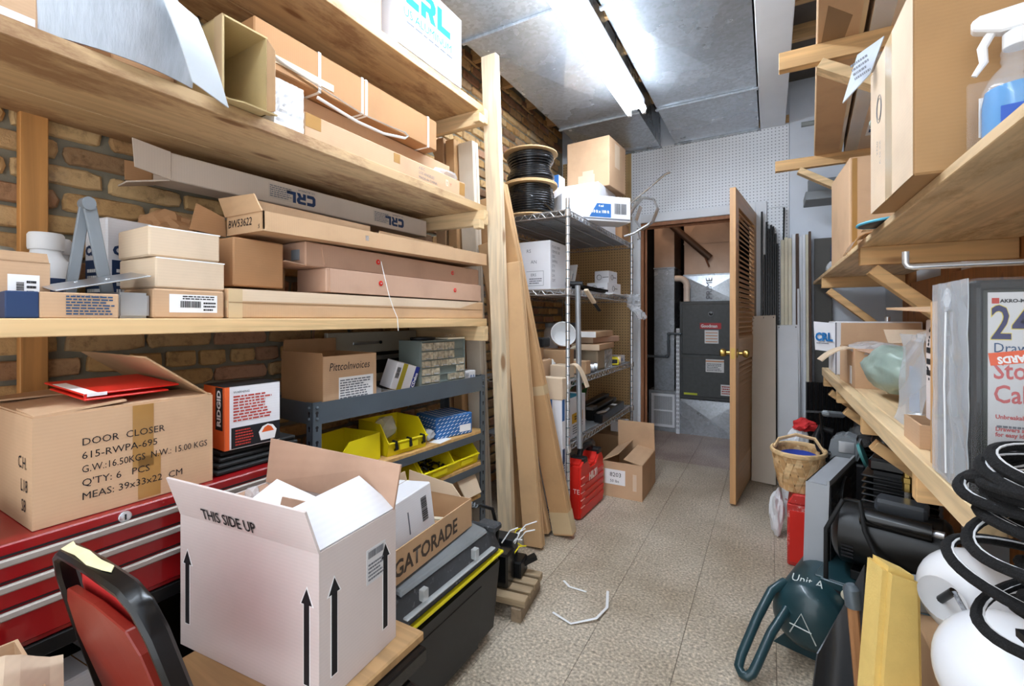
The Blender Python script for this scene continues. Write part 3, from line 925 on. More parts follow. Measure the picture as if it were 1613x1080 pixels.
# two long boxes with red buttons and string
for k, (lab, z0, h, y0, y1, xf) in enumerate((('long rosy tan button-and-string box, lower of the pair', 1.2925, .085, 1.055, 2.02, -1.335), ('long rosy tan button-and-string box, upper of the pair with an open end', 1.3785, .082, .985, 2.02, -1.35))):
    w = .16; yl = y1 - y0; yc = (y0 + y1) / 2
    c = carton('string_tie_box', lab, w, yl, h, (xf - w / 2, yc, z0), 0, m=CARD3, cat='long box', group='string tie boxes')
    q = face_m('x+', (w, yl, h))
    poly_patch(c, 'front_flap', q, [(-yl / 2 + .075, .004), (-yl / 2 + .085, .001), (yl / 2 - .002, .001), (yl / 2 - .002, h - .004), (-yl / 2 + .06, h - .004)] if k else [(-yl / 2 + .015, .001), (yl / 2 - .002, .001), (yl / 2 - .002, h - .002), (-yl / 2 + .012, h - .002)], CARD3, .004)
    for yy in (1.305, 1.79):
        M = q @ Matrix.Translation((yy - yc, h * .55, .004)); d = B(); d.lathe([(.010, 0), (.0105, .0015), (.003, .002)], 16, M)
        d.obj('button', REDP, c, smooth=True)
        e = B(); e.lathe([(.0035, .0015), (.0035, .0035), (.001, .004)], 10, M); e.obj('rivet', CHROME, c, smooth=True)
    if k == 0:
        B().tube([(w / 2 + .006, 1.305 - yc, .047 + .086), (w / 2 + .012, 1.312 - yc, .09), (w / 2 + .019, 1.335 - yc, .0), (w / 2 + .025, 1.352 - yc, -.05), (w / 2 + .042, 1.357 - yc, -.088), (w / 2 + .046, 1.358 - yc, -.14)], .0016, 6).obj('string', WPAPER, c)
    else:
        B().box(.01, .05, -yl / 2 - .004, -yl / 2 + .05, .02, .055).obj('contents', GREYP, c)
        B().slab([(-.07, -yl / 2, .004), (.075, -yl / 2, .004), (.06, -yl / 2 - .06, .012), (-.05, -yl / 2 - .06, .012)], .003).obj('flap', CARD3, c)
# BW 53622 tray
bwx = T('long_tray', 'long open tan tray box with a hand-written number and folded-back lid flaps', 'long box', (-1.39, 1.415, 1.4705), rot=(1.0, 0, 0))
w, d, h = .19, 1.22, .058
b_ = B(); b_.box(-w / 2, w / 2, -d / 2, d / 2, 0, .005).box(w / 2 - .005, w / 2, -d / 2, d / 2, .005, h).box(-w / 2, -w / 2 + .005, -d / 2, d / 2, .005, h).box(-w / 2, w / 2, -d / 2, -d / 2 + .005, .005, h).box(-w / 2, w / 2, d / 2 - .005, d / 2, .005, h)
b_.obj('body', CARDY, bwx)
B().box(-w / 2 + .01, w / 2 - .007, -d / 2 + .01, d / 2 - .02, .005, .056).obj('white_liner', WCARD, bwx)
B().slab([(-w / 2, -d / 2 + .03, h), (-w / 2, -.02, h), (-w / 2 + .02, -.04, h + .062), (-w / 2 + .02, -d / 2 + .06, h + .07)], .004).obj('flap', CARDY, bwx)
B().slab([(-w / 2, 0.0, h), (-w / 2, d / 2 - .02, h), (-w / 2 + .025, d / 2 - .08, h + .045), (-w / 2 + .025, .01, h + .05)], .004).obj('flap', CARDY, bwx)
B().slab([(-w / 2, -d / 2, h), (w / 2, -d / 2, h), (w / 2 - .02, -d / 2 - .012, h + .05), (-w / 2, -d / 2 - .02, h + .055)], .004).obj('flap', CARDY, bwx)
B().slab([(-w / 2 - .01, -d / 2, h), (-w / 2 - .01, -d / 2 + .004, h - .06), (-w / 2 - .01, -d / 2 - .10, h - .05), (-w / 2 - .01, -d / 2 - .08, h + .03)], .004).obj('flap', CARDK, bwx)
text(bwx, 'BW53622', .034, face_m('y-', (w, d, h)), -.085, .022, INK, shear=.15, sx=.9); text(bwx, '5', .018, face_m('y-', (w, d, h)), .07, .008, INK, shear=.2)
B().box(w / 2, w / 2 + .001, -.22, -.205, .022, .04).obj('staple', CHROME, bwx)
# white/greige CRL long box high at the back
cl = T('printed_long_box', 'long greige box with upside-down blue printing wedged under the middle shelf', 'long box', (-1.655, 1.30, 1.632), rot=(.6, 0, 0))
w, d, h = .11, 1.20, .085
B().box(-w / 2, w / 2, -d / 2, d / 2, 0, h).obj('body', GCARD, cl, bevel=.003)
q = face_m('x+', (w, d, h))
for a in (-.17, .34):
    crl_logo(cl, q, a + .083, .060, .042, NAVY, 180); text(cl, 'U.S. ALUMINUM', .0105, q, a + .080, .0745, NAVY, rot=180)
    p = patch(cl, 'print_panel', q, a - .115, a - .015, .018, .072, mat('greige_panel', '#c4b8aa', .8)); dashes(p, q, a - .11, a - .02, .022, .068, 6, INKG)
B().slab([(w / 2, -d / 2, .0), (w / 2, -d / 2, h), (w / 2 + .012, -d / 2 - .10, h + .008), (w / 2 + .012, -d / 2 - .095, .012)], .004).obj('flap', GCARD, cl)
B().slab([(-w / 2, -d / 2, .002), (w / 2 - .004, -d / 2, .002), (w / 2 - .0, -d / 2 - .11, -.03), (-w / 2, -d / 2 - .09, -.022)], .004).obj('flap', GCARD, cl)
B().slab([(-w / 2 - .004, -d / 2, h * .8), (-w / 2 - .004, -d / 2, .01), (-w / 2 - .004, -d / 2 - .07, .0), (-w / 2 - .004, -d / 2 - .07, h * .7)], .004).obj('flap', CARDK, cl)

# ------------------------------------------------------------------ middle shelf (top 1.793)
Z2 = 1.794
fb = carton('shelf_carton', 'brown carton with a pale tape strip at the far left of the middle shelf', .22, .26, .20, (-1.425, .205, Z2), 2, m=CARD, tape=[('x+', -.125, .125, .0, .022)], tape_m=WCARD)
fo = T('foil_sheet', 'curled silver grey foam sheet bulging over the middle shelf', 'foam sheet', (-1.31, .48, Z2))
def foil(u, v):
    y = -.145 + .285 * u
    out = .045 * math.sin(u * 2.6) + .03 * v * math.sin(u * 3)
    top = .30 - .19 * max(0, u - .35) ** 1.3 * 1.9
    return (out - .02 + .02 * v, y, .004 + v * top)
B().sheet(foil, 18, 8, .006).obj('sheet', FOIL, fo, smooth=True)
fp = T('foil_offcut', 'loose grey foam offcut leaning over the shelf edge', 'foam sheet', (-1.252, .568, Z2 + .040))
B().sheet(lambda u, v: (.018 + .008 * math.sin(v * 3), -.055 + .085 * u + .075 * (1 - v), -.052 + .19 * v - .03 * u), 4, 8, .005).obj('sheet', mat('foil_light', '#ccd3d9', .4, metal=.1, var=.08), fp, smooth=True)
oe = T('open_end_box', 'tall tan carton lying with its open end toward the aisle', 'cardboard box', (-1.40, .745, Z2), -1)
w, d, h = .25, .125, .225
b_ = B(); b_.box(-w / 2, w / 2, -d / 2, -d / 2 + .005, 0, h).box(-w / 2, w / 2, d / 2 - .005, d / 2, 0, h).box(-w / 2, w / 2, -d / 2, d / 2, 0, .005).box(-w / 2, w / 2, -d / 2, d / 2, h - .005, h).box(-w / 2, -w / 2 + .005, -d / 2, d / 2, 0, h)
b_.obj('body', card('cardboard_khaki', '#bfa878', 'y'), oe)
B().slab([(w / 2, -d / 2, .002), (w / 2, d / 2, .002), (w / 2 + .05, d / 2 + .0, -.012), (w / 2 + .05, -d / 2 + .03, -.012)], .004).obj('flap', MATS['cardboard_khaki'], oe)
B().slab([(w / 2, d / 2, .005), (w / 2 + .02, d / 2 + .012, .01), (w / 2 + .02, d / 2 + .012, h - .04), (w / 2, d / 2, h - .005)], .004).obj('flap', CARD2, oe)
patch(oe, 'tape', face_m('y-', (w, d, h)), .085, .125, 0, h, CTAPE)
for i, (y, lab) in enumerate(((.61, 'brown carton with a small white label behind the foam sheet'), (.82, 'brown labelled carton behind the open-ended carton'))):
    c = carton('shelf_carton', lab, .18, .15, .20, (-1.625, y, Z2), 0, m=CARDK)
    q = face_m('x+', (.18, .15, .20)); p = patch(c, 'label', q, -.06, -.01, .12, .18, WPAPER); dashes(p, q, -.055, -.015, .13, .17, 3, INK)
# long tan box, front, under
lt = carton('long_box', 'long pale tan box along the front of the middle shelf, taped and stamped in grey', .13, .91, .082, (-1.385, 1.41, Z2), .4, m=CARD, tape=[('x+', -.45, -.39, .035, .08), ('x+', -.045, -.01, .04, .078), ('x+', .405, .45, .015, .075)], tape_m=TAPE)
q = face_m('x+', (.13, .91, .082))
for i, s in enumerate(('A.B.C', 'LOS ANGELES', 'MADE IN CHINA')): text(lt, s, .017, q, .105, .055 - i * .02, INKG)
p = patch(lt, 'mark', q, .295, .315, .03, .06, CARD4); text(p, 'T', .02, q, .299, .036, INKR); text(p, 'Y', .02, q, .327, .036, INKR)
wp = T('wrapped_bundle', 'bundle in crinkled white plastic at the front of the middle shelf', 'wrapped bundle', (-1.375, .835, Z2), 0)
B().box(-.06, .065, .015, .105, 0, .125).obj('core', WCARD, wp, bevel=.012)
w_ = B().sheet(lambda u, v: (.070 + .006 * noise.noise(Vector((u * 9, v * 9, 1))), .01 + .10 * u, .0 + .14 * v), 12, 14, .002); w_.obj('plastic_wrap', mat('crinkled_white', '#eceef2', .25, var=.05, bump=.5, bscale=60), wp)
# tan box behind it lower + brown long box on top with strap
lo = carton('long_box', 'long tan box lying behind the pale stamped one on the middle shelf', .17, 1.0, .205, (-1.545, 1.42, Z2), 0, m=CARD)
lt2 = carton('long_box', 'long kraft brown box tied with white strapping, top of the middle shelf', .17, .89, .14, (-1.475, 1.28, Z2 + .2085), 0, m=card('kraft_deep', '#a67a50', axis='y'))
for a in (-.215, -.02, .0, .375):
    B().box(-.087, .087, a, a + .011, -.0015, .1415).obj('strap', WPLAS, lt2)
lp = [(.090, -.44, .055), (.092, -.35, .03), (.095, -.175, .01), (.105, -.025, -.012), (.135, .105, -.022), (.145, .16, -.022), (.145, .18, -.03), (.138, .17, -.042), (.118, .065, -.055), (.10, -.055, -.048), (.094, -.155, -.034), (.092, -.225, -.025)]
B().tube(lp, .0055, 6, flat=.35).obj('loose_strap', WPLAS, lt2, smooth=True)
B().box(.0855, .0875, -.44, -.15, .025, .05).obj('inner_flap', CARD4, lt2)
wf = T('film_bundle', 'small bundle of clear crinkled film at the far end of the middle shelf', 'plastic film', (-1.39, 1.78, Z2 + .095))
crumple((0, 0, .016), (.04, .09, .026), FILM, 'film', wf, 8)
# ------------------------------------------------------------------ top shelf (2.310)
Z3 = 2.3105
us = carton('white_carton', 'large white carton with turquoise block letters on the top shelf', .40, .428, .33, (-1.495, 1.582, Z3), 0, m=WCARD, bevel=.003)
q = face_m('x+', (.40, .428, .33))
crl_logo(us, q, -.19, .185, .105, CYAN); text(us, 'US ALUMINUM', .052, q, -.19, .126, CYAN, sx=.94, eps=.002); text(us, 'THANK YOU', .014, q, .10, .05, INKG)
dashes(us, q, -.17, .15, .10, .115, 1, INKG)
carton('shelf_carton', 'tan carton left of the white turquoise-printed carton, mostly out of frame', .38, .40, .33, (-1.51, 1.10, Z3), 0, m=CARD)
# ------------------------------------------------------------------ long boxes standing behind and beside the rack post
def leaner(lab, base, top, w, t, m, name='leaning_long_box', tape=False, up=(0, 1, 0)):
    base, top = Vector(base), Vector(top)
    L = (top - base).length
    root = T(name, lab, 'long box', base, group='long cartons leaning by the rack post')
    z = (top - base).normalized(); x = Vector(up).cross(z).normalized(); y = z.cross(x)
    M = Matrix((x, y, z)).transposed()
    root.rotation_euler = M.to_euler()
    B().box(-w / 2, w / 2, -t / 2, t / 2, 0, L).obj('body', m, root, bevel=.003)
    B().box(-w / 2 - .0008, w / 2 + .0008, -.0008, .0008, .0, L).obj('side_seam', EDGE, root)
    if tape:
        B().box(-w / 2 - .001, w / 2 + .001, -t / 2 - .001, t / 2 + .001, .01, .13).obj('end_tape', CTAPE, root)
        B().box(-w / 2 - .001, w / 2 + .001, -t / 2 - .001, t / 2 + .001, L * .40, L * .40 + .05).obj('tape', CTAPE, root)
    return root
CARDZ = card('cardboard_upright', '#bf9668', 'x')
CARDZ2 = card('cardboard_upright_light', '#cda77b', 'x')
leaner('narrow brown long carton leaning nearest the tool case, taped foot', (-.985, 2.335, .016), (-1.315, 2.15, 1.93), .115, .058, CARDZ, tape=True)
leaner('brown long carton leaning just left of the taped narrow one', (-1.10, 2.30, .012), (-1.38, 2.147, 1.62), .085, .048, CARDZ2)
leaner('broad brown long carton leaning over the pallet, nearest the rack post', (-1.075, 2.14, .012), (-1.20, 2.125, 1.50), .105, .044, CARDZ2)
leaner('brown long carton leaning between the broad one and the rack post', (-1.26, 2.25, .012), (-1.45, 2.26, 1.9), .085, .06, CARDZ)
leaner('pale long carton standing behind the rack post, tallest of the row', (-1.45, 2.22, .006), (-1.50, 2.14, 2.20), .10, .06, card('cardboard_upright_white', '#e0d2bd', 'x'))
leaner('dark brown long carton standing behind the rack, close to the bricks', (-1.63, 2.16, .006), (-1.665, 2.11, 2.24), .07, .06, CARD2)
leaner('mid brown long carton standing behind the rack in the middle of the row', (-1.55, 2.18, .006), (-1.585, 2.11, 2.22), .06, .06, CARDZ)
# ================================================================== TOOL CHEST AND ITS LOAD
bench = T('steel_bench', 'dark steel bench carrying the red tool chest', 'bench', (-1.46, .42, 0))
B().box(-.26, .235, -.52, .50, .545, .578).obj('top', BLACKS, bench, bevel=.003)
B().box(-.25, .20, -.50, .38, .30, .318).obj('lower_shelf', BLACKS, bench)
for sx in (-.24, .215):
    for sy in (-.50, .36):
        B().box(sx - .018, sx + .018, sy - .018, sy + .018, 0, .545).obj('leg', BLACKS, bench)
chest = T('tool_chest', 'red steel tool chest with long drawers and silver trims', 'tool chest', (-1.46, .42, .5785))
B().box(-.24, .232, -.50, .50, 0, .2045).obj('case', RED, chest, bevel=.003)
for z0, z1 in ((.012, .068), (.088, .118), (.138, .166)):
    d = B().box(.228, .238, -.49, .49, z0, z1).obj('drawer', RED, chest, bevel=.002)
    B().box(.236, .246, -.49, .49, z1, z1 + .015).obj('trim', mat('dull_trim', '#a39a92', .5, metal=.35), d, bevel=.003)
    B().box(.226, .234, -.49, .49, z1 + .016, z1 + .0195).obj('gap', BLACKP, d)
lk = B(); lk.lathe([(.012, 0), (.012, .004), (.009, .006), (.001, .0062)], 18, Matrix.Translation((.232, .03, .190)) @ Matrix.Rotation(RD(90), 4, 'Y'))
lk.obj('lock', CHROME, chest, smooth=True)
B().box(.2375, .2388, .0285, .0315, .184, .196).obj('keyhole', INK, chest)
dims = (.39, .33, .22)
dc = carton('door_closer_carton', 'brown stencilled carton on the red tool chest, one flap raised', *dims, (-1.448, .48, .7845), -.5, m=CARD, flaps={'y+': (-52, .175, .008, CARD2), 'x-': (-84, .15), 'y-': (-86, .15), 'x+': (-88, .12)}, open_top=True,  # raised flap in darker board, its underside shade put into the colour
            tape=[('x+', -.004, .036, .075, .219), ('x+', .006, .05, .004, .10)])
q = face_m('x+', dims)
for i, s in enumerate(('DOOR  CLOSER', '615-RWPA-695', 'G.W.:16.50KGS  N.W.: 15.00 KGS', "Q'TY: 6   PCS", 'MEAS: 39x33x22  CM')):
    text(dc, s, .0215, q, -.092, .150 - i * .0285, INK, sx=.98 if i != 2 else .80)
q = face_m('y-', dims)
for s, a, b in (('C.H.', .115, .115), ('L18', .13, .07), ('S8', .135, .03)): text(dc, s, .035, q, a, b, INK, sx=.8)
rf = T('red_folder', 'red and white folded plastic sleeve lying on the brown stencilled carton', 'sleeve', (-1.37, .49, 1.042), rot=(0, 4, 3))
B().box(-.10, .095, -.10, .085, 0, .004).box(-.07, .10, -.10, .06, -.010, -.006).obj('sleeve', REDP, rf, bevel=.0015)
B().box(-.06, .0955, -.098, -.075, .0035, .0045).box(.0945, .0962, -.10, -.06, -.002, .005).obj('white_stripe', WPAPER, rf)
B().box(.0945, .0965, -.10, -.095, -.010, .004).obj('fold', REDP, rf)
kc = T('black_case', 'small black metal case left of the stencilled carton on the chest', 'case', (-1.33, .225, .7845))
B().box(-.12, .075, -.10, .035, 0, .045).obj('body', BLACKG, kc, bevel=.006)
B().box(.0745, .0765, -.098, .033, .012, .016).box(.0745, .0765, -.098, .033, .030, .034).obj('trim', CHROME, kc)
tr_ = T('rubber_mats', 'stack of black rubber mats at the far end of the red tool chest', 'mats', (-1.38, .795, .7845))
for i in range(4):
    B().box(-.20, .115 - .012 * i, -.135 + .01 * i, .12, i * .013, i * .013 + .011).obj('mat', RUBBER, tr_, bevel=.003)
rd = carton('power_tool_carton', 'orange, white and black power tool carton on the black rubber mats', .12, .155, .175, (-1.345, .775, .8385), -4, m=WCARD, seam=False, bevel=.002)
ORANGE = mat('orange_board', '#e2622a', .6)
dims = (.12, .155, .175)
q = face_m('y-', dims); patch(rd, 'orange_face', q, -.0595, .0595, .001, .174, ORANGE); text(rd, 'RIDGID', .030, q, .045, .065, WPAPER, rot=90, bold=.0012, eps=.0032)
patch(rd, 'black_band', q, .012, .052, .055, .172, INK, .0016)
q = face_m('x+', dims); patch(rd, 'orange_edge', q, -.077, -.065, .001, .174, ORANGE); patch(rd, 'black_panel', q, -.06, .076, .003, .06, INK)
dashes(rd, q, -.055, .06, .075, .15, 9, INKR, seed=2); dashes(rd, q, -.05, .0, .008, .055, 6, INKR, seed=6, eps=.0012); text(rd, 'WARNING', .009, q, -.055, .155, INK)
poly_patch(rd, 'badge', q, [(.02, .01), (.06, .01), (.066, .035), (.055, .05), (.04, .055), (.025, .05), (.014, .035)], WPAPER, .0014)
poly_patch(rd, 'badge_dome', q, [(.022, .033), (.058, .033), (.05, .046), (.04, .051), (.03, .046)], ORANGE, .0018)
B().box(-.0605, .0605, -.0785, .0785, .1745, .1755).obj('dark_top', BLACKP, rd)

# bench lower shelf and front carton
c = carton('printed_carton', 'white and black printed carton on the shelf under the tool chest', .22, .20, .13, (-1.38, .40, .3185), 4, m=WCARD)
patch(c, 'black_panel', face_m('z+', (.22, .20, .13)), -.10, .02, -.09, .02, INK); patch(c, 'black_front', face_m('x+', (.22, .20, .13)), -.09, .09, .0, .05, INK)
tc = carton('torn_carton', 'torn open tan carton in the near left corner in front of the chest', .24, .22, .62, (-1.075, .16, 0), -4, m=CARD, open_top=True)
B().sheet(lambda u, v: (.118 - .10 * v, .02 + .10 * u + .02 * v, .622 + .045 * v + .01 * math.sin(u * 5) - .03 * u), 6, 5, .005).obj('torn_flap', CARD4, tc)
B().slab([(.118, -.10, .62), (.118, .06, .62), (.155, .04, .54), (.155, -.09, .50)], .004).obj('flap', CARD2, tc)

# ================================================================== GREY STEEL SHELF UNIT
GX, GY, GRZ = -1.395, 1.045, -5.0
gs = T('steel_shelf_unit', 'grey slotted steel shelf unit under the lumber rack', 'shelf unit', (GX, GY, 0), GRZ)
GL, GD = .985, .29
for x in (0, -GD):
    for y in (0, GL):
        sx = -1 if x == 0 else 1; sy = 1 if y == 0 else -1
        p = B().box(min(x, x + sx * .036), max(x, x + sx * .036), min(y, y + sy * .003), max(y, y + sy * .003), 0, .905)
        p.box(min(x, x + sx * .003), max(x, x + sx * .003), min(y, y + sy * .036), max(y, y + sy * .036), 0, .905)
        po = p.obj('post', GREYS, gs)
        if x == 0:
            sl = B()
            for k in range(17):
                z = .035 + k * .052
                M1 = Matrix.Translation((.0004, y + sy * .018, z)) @ Matrix.Rotation(RD(90), 4, 'Y')
                sl.lathe([(.0058, 0), (.0058, .0006)], 10, M1); sl.box(.0002, .001, y + sy * .018 - .003, y + sy * .018 + .003, z - .014, z)
                if y == 0:
                    M2 = Matrix.Translation((-.018, -.0004, z)) @ Matrix.Rotation(RD(90), 4, 'X')
                    sl.lathe([(.0058, 0), (.0058, .0006)], 10, M2); sl.box(-.021, -.015, -.001, -.0002, z - .014, z)
            sl.obj('slots', INK, po)
            rv = B()
            for z in (.845, .885):
                rv.ball((.001, y + sy * .018, z), .006, 10)
                if y == 0: rv.ball((-.018, -.001, z), .006, 10)
            rv.obj('rivet', GREYS, po, smooth=True)
def gbeam(z0, z1, nm='beam'):
    B().box(-.004, -.0005, .003, GL - .003, z0, z1).obj(nm, GREYS, gs)
    B().box(-GD + .0005, -GD + .004, .003, GL - .003, z0, z1).obj(nm, GREYS, gs)
    B().box(-GD, 0, .0032, .006, z0, z1).obj(nm, GREYS, gs)
    B().box(-GD, 0, GL - .006, GL - .0032, z0, z1).obj(nm, GREYS, gs)
gbeam(.825, .902)
CHIP = mat('chipboard', '#c99e63', .75, var=.2, scale=40)
for z in (.845,):
    B().box(-GD + .006, -.006, .008, GL - .008, z, z + .013).obj('deck', CHIP, gs)
for z in (.605, .44, .27, .10):
    gbeam(z - .035, z)
    B().box(-GD + .004, -.001, .006, GL - .006, z, z + .013).obj('deck', CHIP, gs)
GM = Matrix.Translation((GX, GY, 0)) @ Matrix.Rotation(RD(GRZ), 4, 'Z')
def gp(x, y, z): return tuple(GM @ Vector((x, y, z)))
dims = (.26, .245, .205)
pv = carton('invoice_carton', 'open tan carton with black hand lettering and a shipping label on the grey shelf', *dims, gp(-.145, .165, .8585), GRZ + 2, m=CARDK, open_top=True, flaps={'x-': (-3, .055), 'y-': (-1, .012)})
q = face_m('x+', dims)
patch(pv, 'paler_front', q, -.121, .121, .002, .204, CARD, .0006)  # front face in paler board than the other sides
text(pv, 'PittcoInvoices', .042, q, -.098, .150, INK, shear=.22, sx=.78, eps=.0016)
p = patch(pv, 'shipping_label', q, -.055, .105, .005, .122, WPAPER, .0014); dashes(p, q, -.05, .095, .03, .115, 9, INKG, eps=.0016); barcode(p, q, .03, .09, .01, .022, INK, eps=.0016)
B().box(.06, .12, -.05, .06, .165, .176).obj('yellow_folder', YEL, pv)
ad = carton('filter_carton', 'white, olive and navy auto part carton tilted against the drawer cabinet', .075, .13, .12, gp(-.095, .46, .888), rot=(-16, 8, GRZ - 4), m=WCARD, seam=False, bevel=.002)
q = face_m('x+', (.075, .13, .12)); patch(ad, 'olive_band', q, -.03, -.005, .0, .12, mat('olive_board', '#a6982a', .6)); patch(ad, 'navy_band', q, .042, .065, .0, .12, mat('royal_board', '#20308c', .6)); text(ad, 'ACDelco', .021, q, .061, .012, WPAPER, rot=90, bold=.0008, eps=.0018)
barcode(ad, q, -.058, -.038, .05, .1, INK, vertical=True)
jb = T('parts_tray', 'clear plastic parts tray beside the invoice carton on the grey shelf', 'tray', gp(-.075, .335, .8585), GRZ)
B().box(-.05, .05, -.04, .055, 0, .003).box(.047, .05, -.04, .055, 0, .04).box(-.05, -.047, -.04, .055, 0, .04).box(-.05, .05, -.04, -.037, 0, .04).box(-.05, .05, .052, .055, 0, .04).obj('tray', CLEARP, jb)
crumple((-.01, .005, .035), (.026, .03, .022), FILM, 'bag', jb, 12)
# drawer cabinet
CW, CDp, CH = .15, .31, .24
dcab = T('drawer_cabinet', 'small grey steel cabinet of clear parts drawers on the grey shelf', 'drawer cabinet', gp(-.115, .715, .8585), GRZ)
b_ = B().box(-CW / 2, CW / 2 - .01, -CDp / 2, CDp / 2, 0, CH)
b_.box(CW / 2 - .01, CW / 2, -CDp / 2, -CDp / 2 + .006, 0, CH).box(CW / 2 - .01, CW / 2, CDp / 2 - .006, CDp / 2, 0, CH).box(CW / 2 - .01, CW / 2, -CDp / 2, CDp / 2, CH - .006, CH)
b_.obj('case', GREYC, dcab, bevel=.0015)
DRW = mat('clear_drawer', '#b3a892', .15, var=.45, scale=55)
zz = CH - .008
for r_, (nc, hh) in enumerate(((4, .042), (4, .042), (5, .036), (5, .036), (5, .036), (5, .036))):
    B().box(CW / 2 - .01, CW / 2 - .001, -CDp / 2 + .004, CDp / 2 - .004, zz - hh - .002, zz - hh + .001).obj('divider', GREYC, dcab)
    for k in range(nc):
        if (r_, k) in ((0, 3), (1, 3), (3, 2), (4, 2), (3, 3), (5, 2)): continue
        cw = (CDp - .012) / nc; y0 = -CDp / 2 + .006 + k * cw
        d_ = B().box(CW / 2 - .009, CW / 2 + .001, y0 + .002, y0 + cw - .002, zz - hh + .003, zz - .003).obj('drawer', DRW, dcab, bevel=.001)
        B().box(CW / 2 + .001, CW / 2 + .008, y0 + cw * .3, y0 + cw * .7, zz - hh + .006, zz - hh + .011).obj('pull', CLEARP, d_)
    zz -= hh
B().lathe([(.05, 0), (.052, .004), (.052, .012), (.03, .015), (.001, .015)], 20, Matrix.Translation((0, -.07, CH)) @ Matrix.Diagonal((1, 1.3, 1, 1))).obj('lid_disc', BLACKP, dcab, smooth=True)
hk = T('hook_board', 'cream strip with chrome hooks lying on top of the drawer cabinet', 'strip', gp(-.10, .80, .8585 + CH + .001), GRZ)
B().box(-.03, .06, -.06, .065, 0, .008).obj('strip', CREAM, hk)
for k in range(3): B().tube(arc((.02, -.03 + .03 * k, .012), .008, 0, 180, 6, 'yz'), .0015, 6).obj('hook', CHROME, hk)
ws = carton('hardware_carton', 'small white carton with blue scribbles beside the far shelf post', .09, .08, .072, gp(-.092, .925, .8585), GRZ - 6, m=WCARD)
q = face_m('x+', (.09, .08, .072)); dashes(ws, q, -.035, -.01, .03, .06, 4, INKG); B().tube([tuple(q @ Vector((-.0 + .035 * t, .03 + .02 * math.sin(t * 12), .001))) for t in [i / 14 for i in range(15)]], .0012, 5).obj('scribble', BLUEB, ws)
# steel cabinet door behind
sd = T('steel_cover', 'grey steel cover door with a latch handle leaning behind the drawer cabinet', 'panel', (-1.70, 1.62, .8725))
B().box(-.012, .012, -.28, .30, 0, .265).obj('sheet', mat('greige_steel', '#a7a294', .5, metal=.2), sd, bevel=.003)
B().box(.012, .016, -.14, .02, .205, .219).obj('latch', ALU, sd, bevel=.002)
B().cyl((.014, .03, .212), (.02, .03, .212), .008, 12).obj('latch_boss', BLACKP, sd)
B().box(.0122, .0135, -.18, .29, .06, .165).obj('recess', BLACKP, sd)
af = T('window_frame_section', 'short aluminium window frame leaning behind the auto part carton', 'frame', (-1.655, 1.66, .8725))
b_ = B(); b_.box(-.008, .008, -.12, -.10, 0, .15).box(-.008, .008, .14, .16, 0, .15).box(-.008, .008, -.10, .14, .13, .15).obj('frame', ALU, af, bevel=.002)

# bins
def bin_(label, loc, rz, L=.18, Wd=.20, H=.115, fill=None, group='yellow parts bins'):
    r = T('parts_bin', label, 'bin', loc, rz, group)
    t = .0035
    prof = [(-L / 2, 0), (L / 2 - .012, 0), (L / 2, .42 * H), (L / 2 - .004, .46 * H), (L * .22, H), (-L / 2, H)]
    b2 = B()
    for s_ in (-1, 1):
        b2.prism(prof, s_ * Wd / 2 - (t if s_ > 0 else 0), s_ * Wd / 2 + (t if s_ < 0 else 0), 'y')
    b2.box(-L / 2, L / 2 - .012, -Wd / 2, Wd / 2, 0, t).box(-L / 2, -L / 2 + t, -Wd / 2, Wd / 2, 0, H)
    b2.hexa([(L / 2 - .015, -Wd / 2, 0), (L / 2 - .011, -Wd / 2, 0), (L / 2 - .011, Wd / 2, 0), (L / 2 - .015, Wd / 2, 0), (L / 2 - .004, -Wd / 2, .42 * H), (L / 2, -Wd / 2, .42 * H), (L / 2, Wd / 2, .42 * H), (L / 2 - .004, Wd / 2, .42 * H)])
    b2.obj('body', YEL, r)
    B().box(L / 2 - .006, L / 2 + .007, -Wd / 2 - .001, Wd / 2 + .001, .40 * H, .45 * H).obj('front_lip', YEL, r, bevel=.001)
    B().box(L / 2 - .008, L / 2 + .004, -Wd * .24, Wd * .24, .14 * H, .36 * H).obj('label_slot', YEL, r, bevel=.002)
    rb = B()
    for k in range(6): rb.box(-L / 2 + t, -L / 2 + t + .002, -.06 + k * .022, -.056 + k * .022, H * .45, H * .78)
    rb.obj('back_ribs', YEL, r)
    if fill:
        f = B(); rr = random.Random(5)
        for k in range(46):
            p = Vector((rr.uniform(-L * .4, L * .3), rr.uniform(-Wd * .4, Wd * .4), rr.uniform(.01, H * .5)))
            d = Vector((rr.uniform(-1, 1), rr.uniform(-1, 1), rr.uniform(-.4, .4))).normalized() * .014
            f.cyl(p - d, p + d, .0055, 7)
        stuff(f.obj('loose_fittings', BLACKS, r))
    return r
bin_('yellow parts bin turned sideways behind the grey shelf post', gp(-.125, .20, .6185), GRZ - 80, L=.24, Wd=.20, H=.11)
wb_ = bin_('yellow parts bin holding a plastic bag, beside the blue carton', gp(-.13, .475, .6185), GRZ - 4, L=.22, Wd=.21, H=.13)
crumple((-.03, -.02, .09), (.05, .05, .05), FILM, 'bag', wb_, 4)
for y in (-.075, .0, .075): B().tube([(.098, y, .06), (.115, y + .005, .058), (.119, y + .006, .03), (.10, y + .008, .022)], .007, 6).obj('hanging_clip', BLACKS, wb_)
bin_('yellow parts bin half hidden by the large white carton', gp(-.10, .43, .4535), GRZ, L=.19, Wd=.19, H=.11)
bin_('yellow parts bin full of black fittings, middle of the lower row', gp(-.10, .64, .4535), GRZ, L=.20, Wd=.21, H=.115, fill=True)
bin_('empty yellow parts bin at the far end of the lower row', gp(-.105, .848, .4535), GRZ, L=.19, Wd=.19, H=.11)
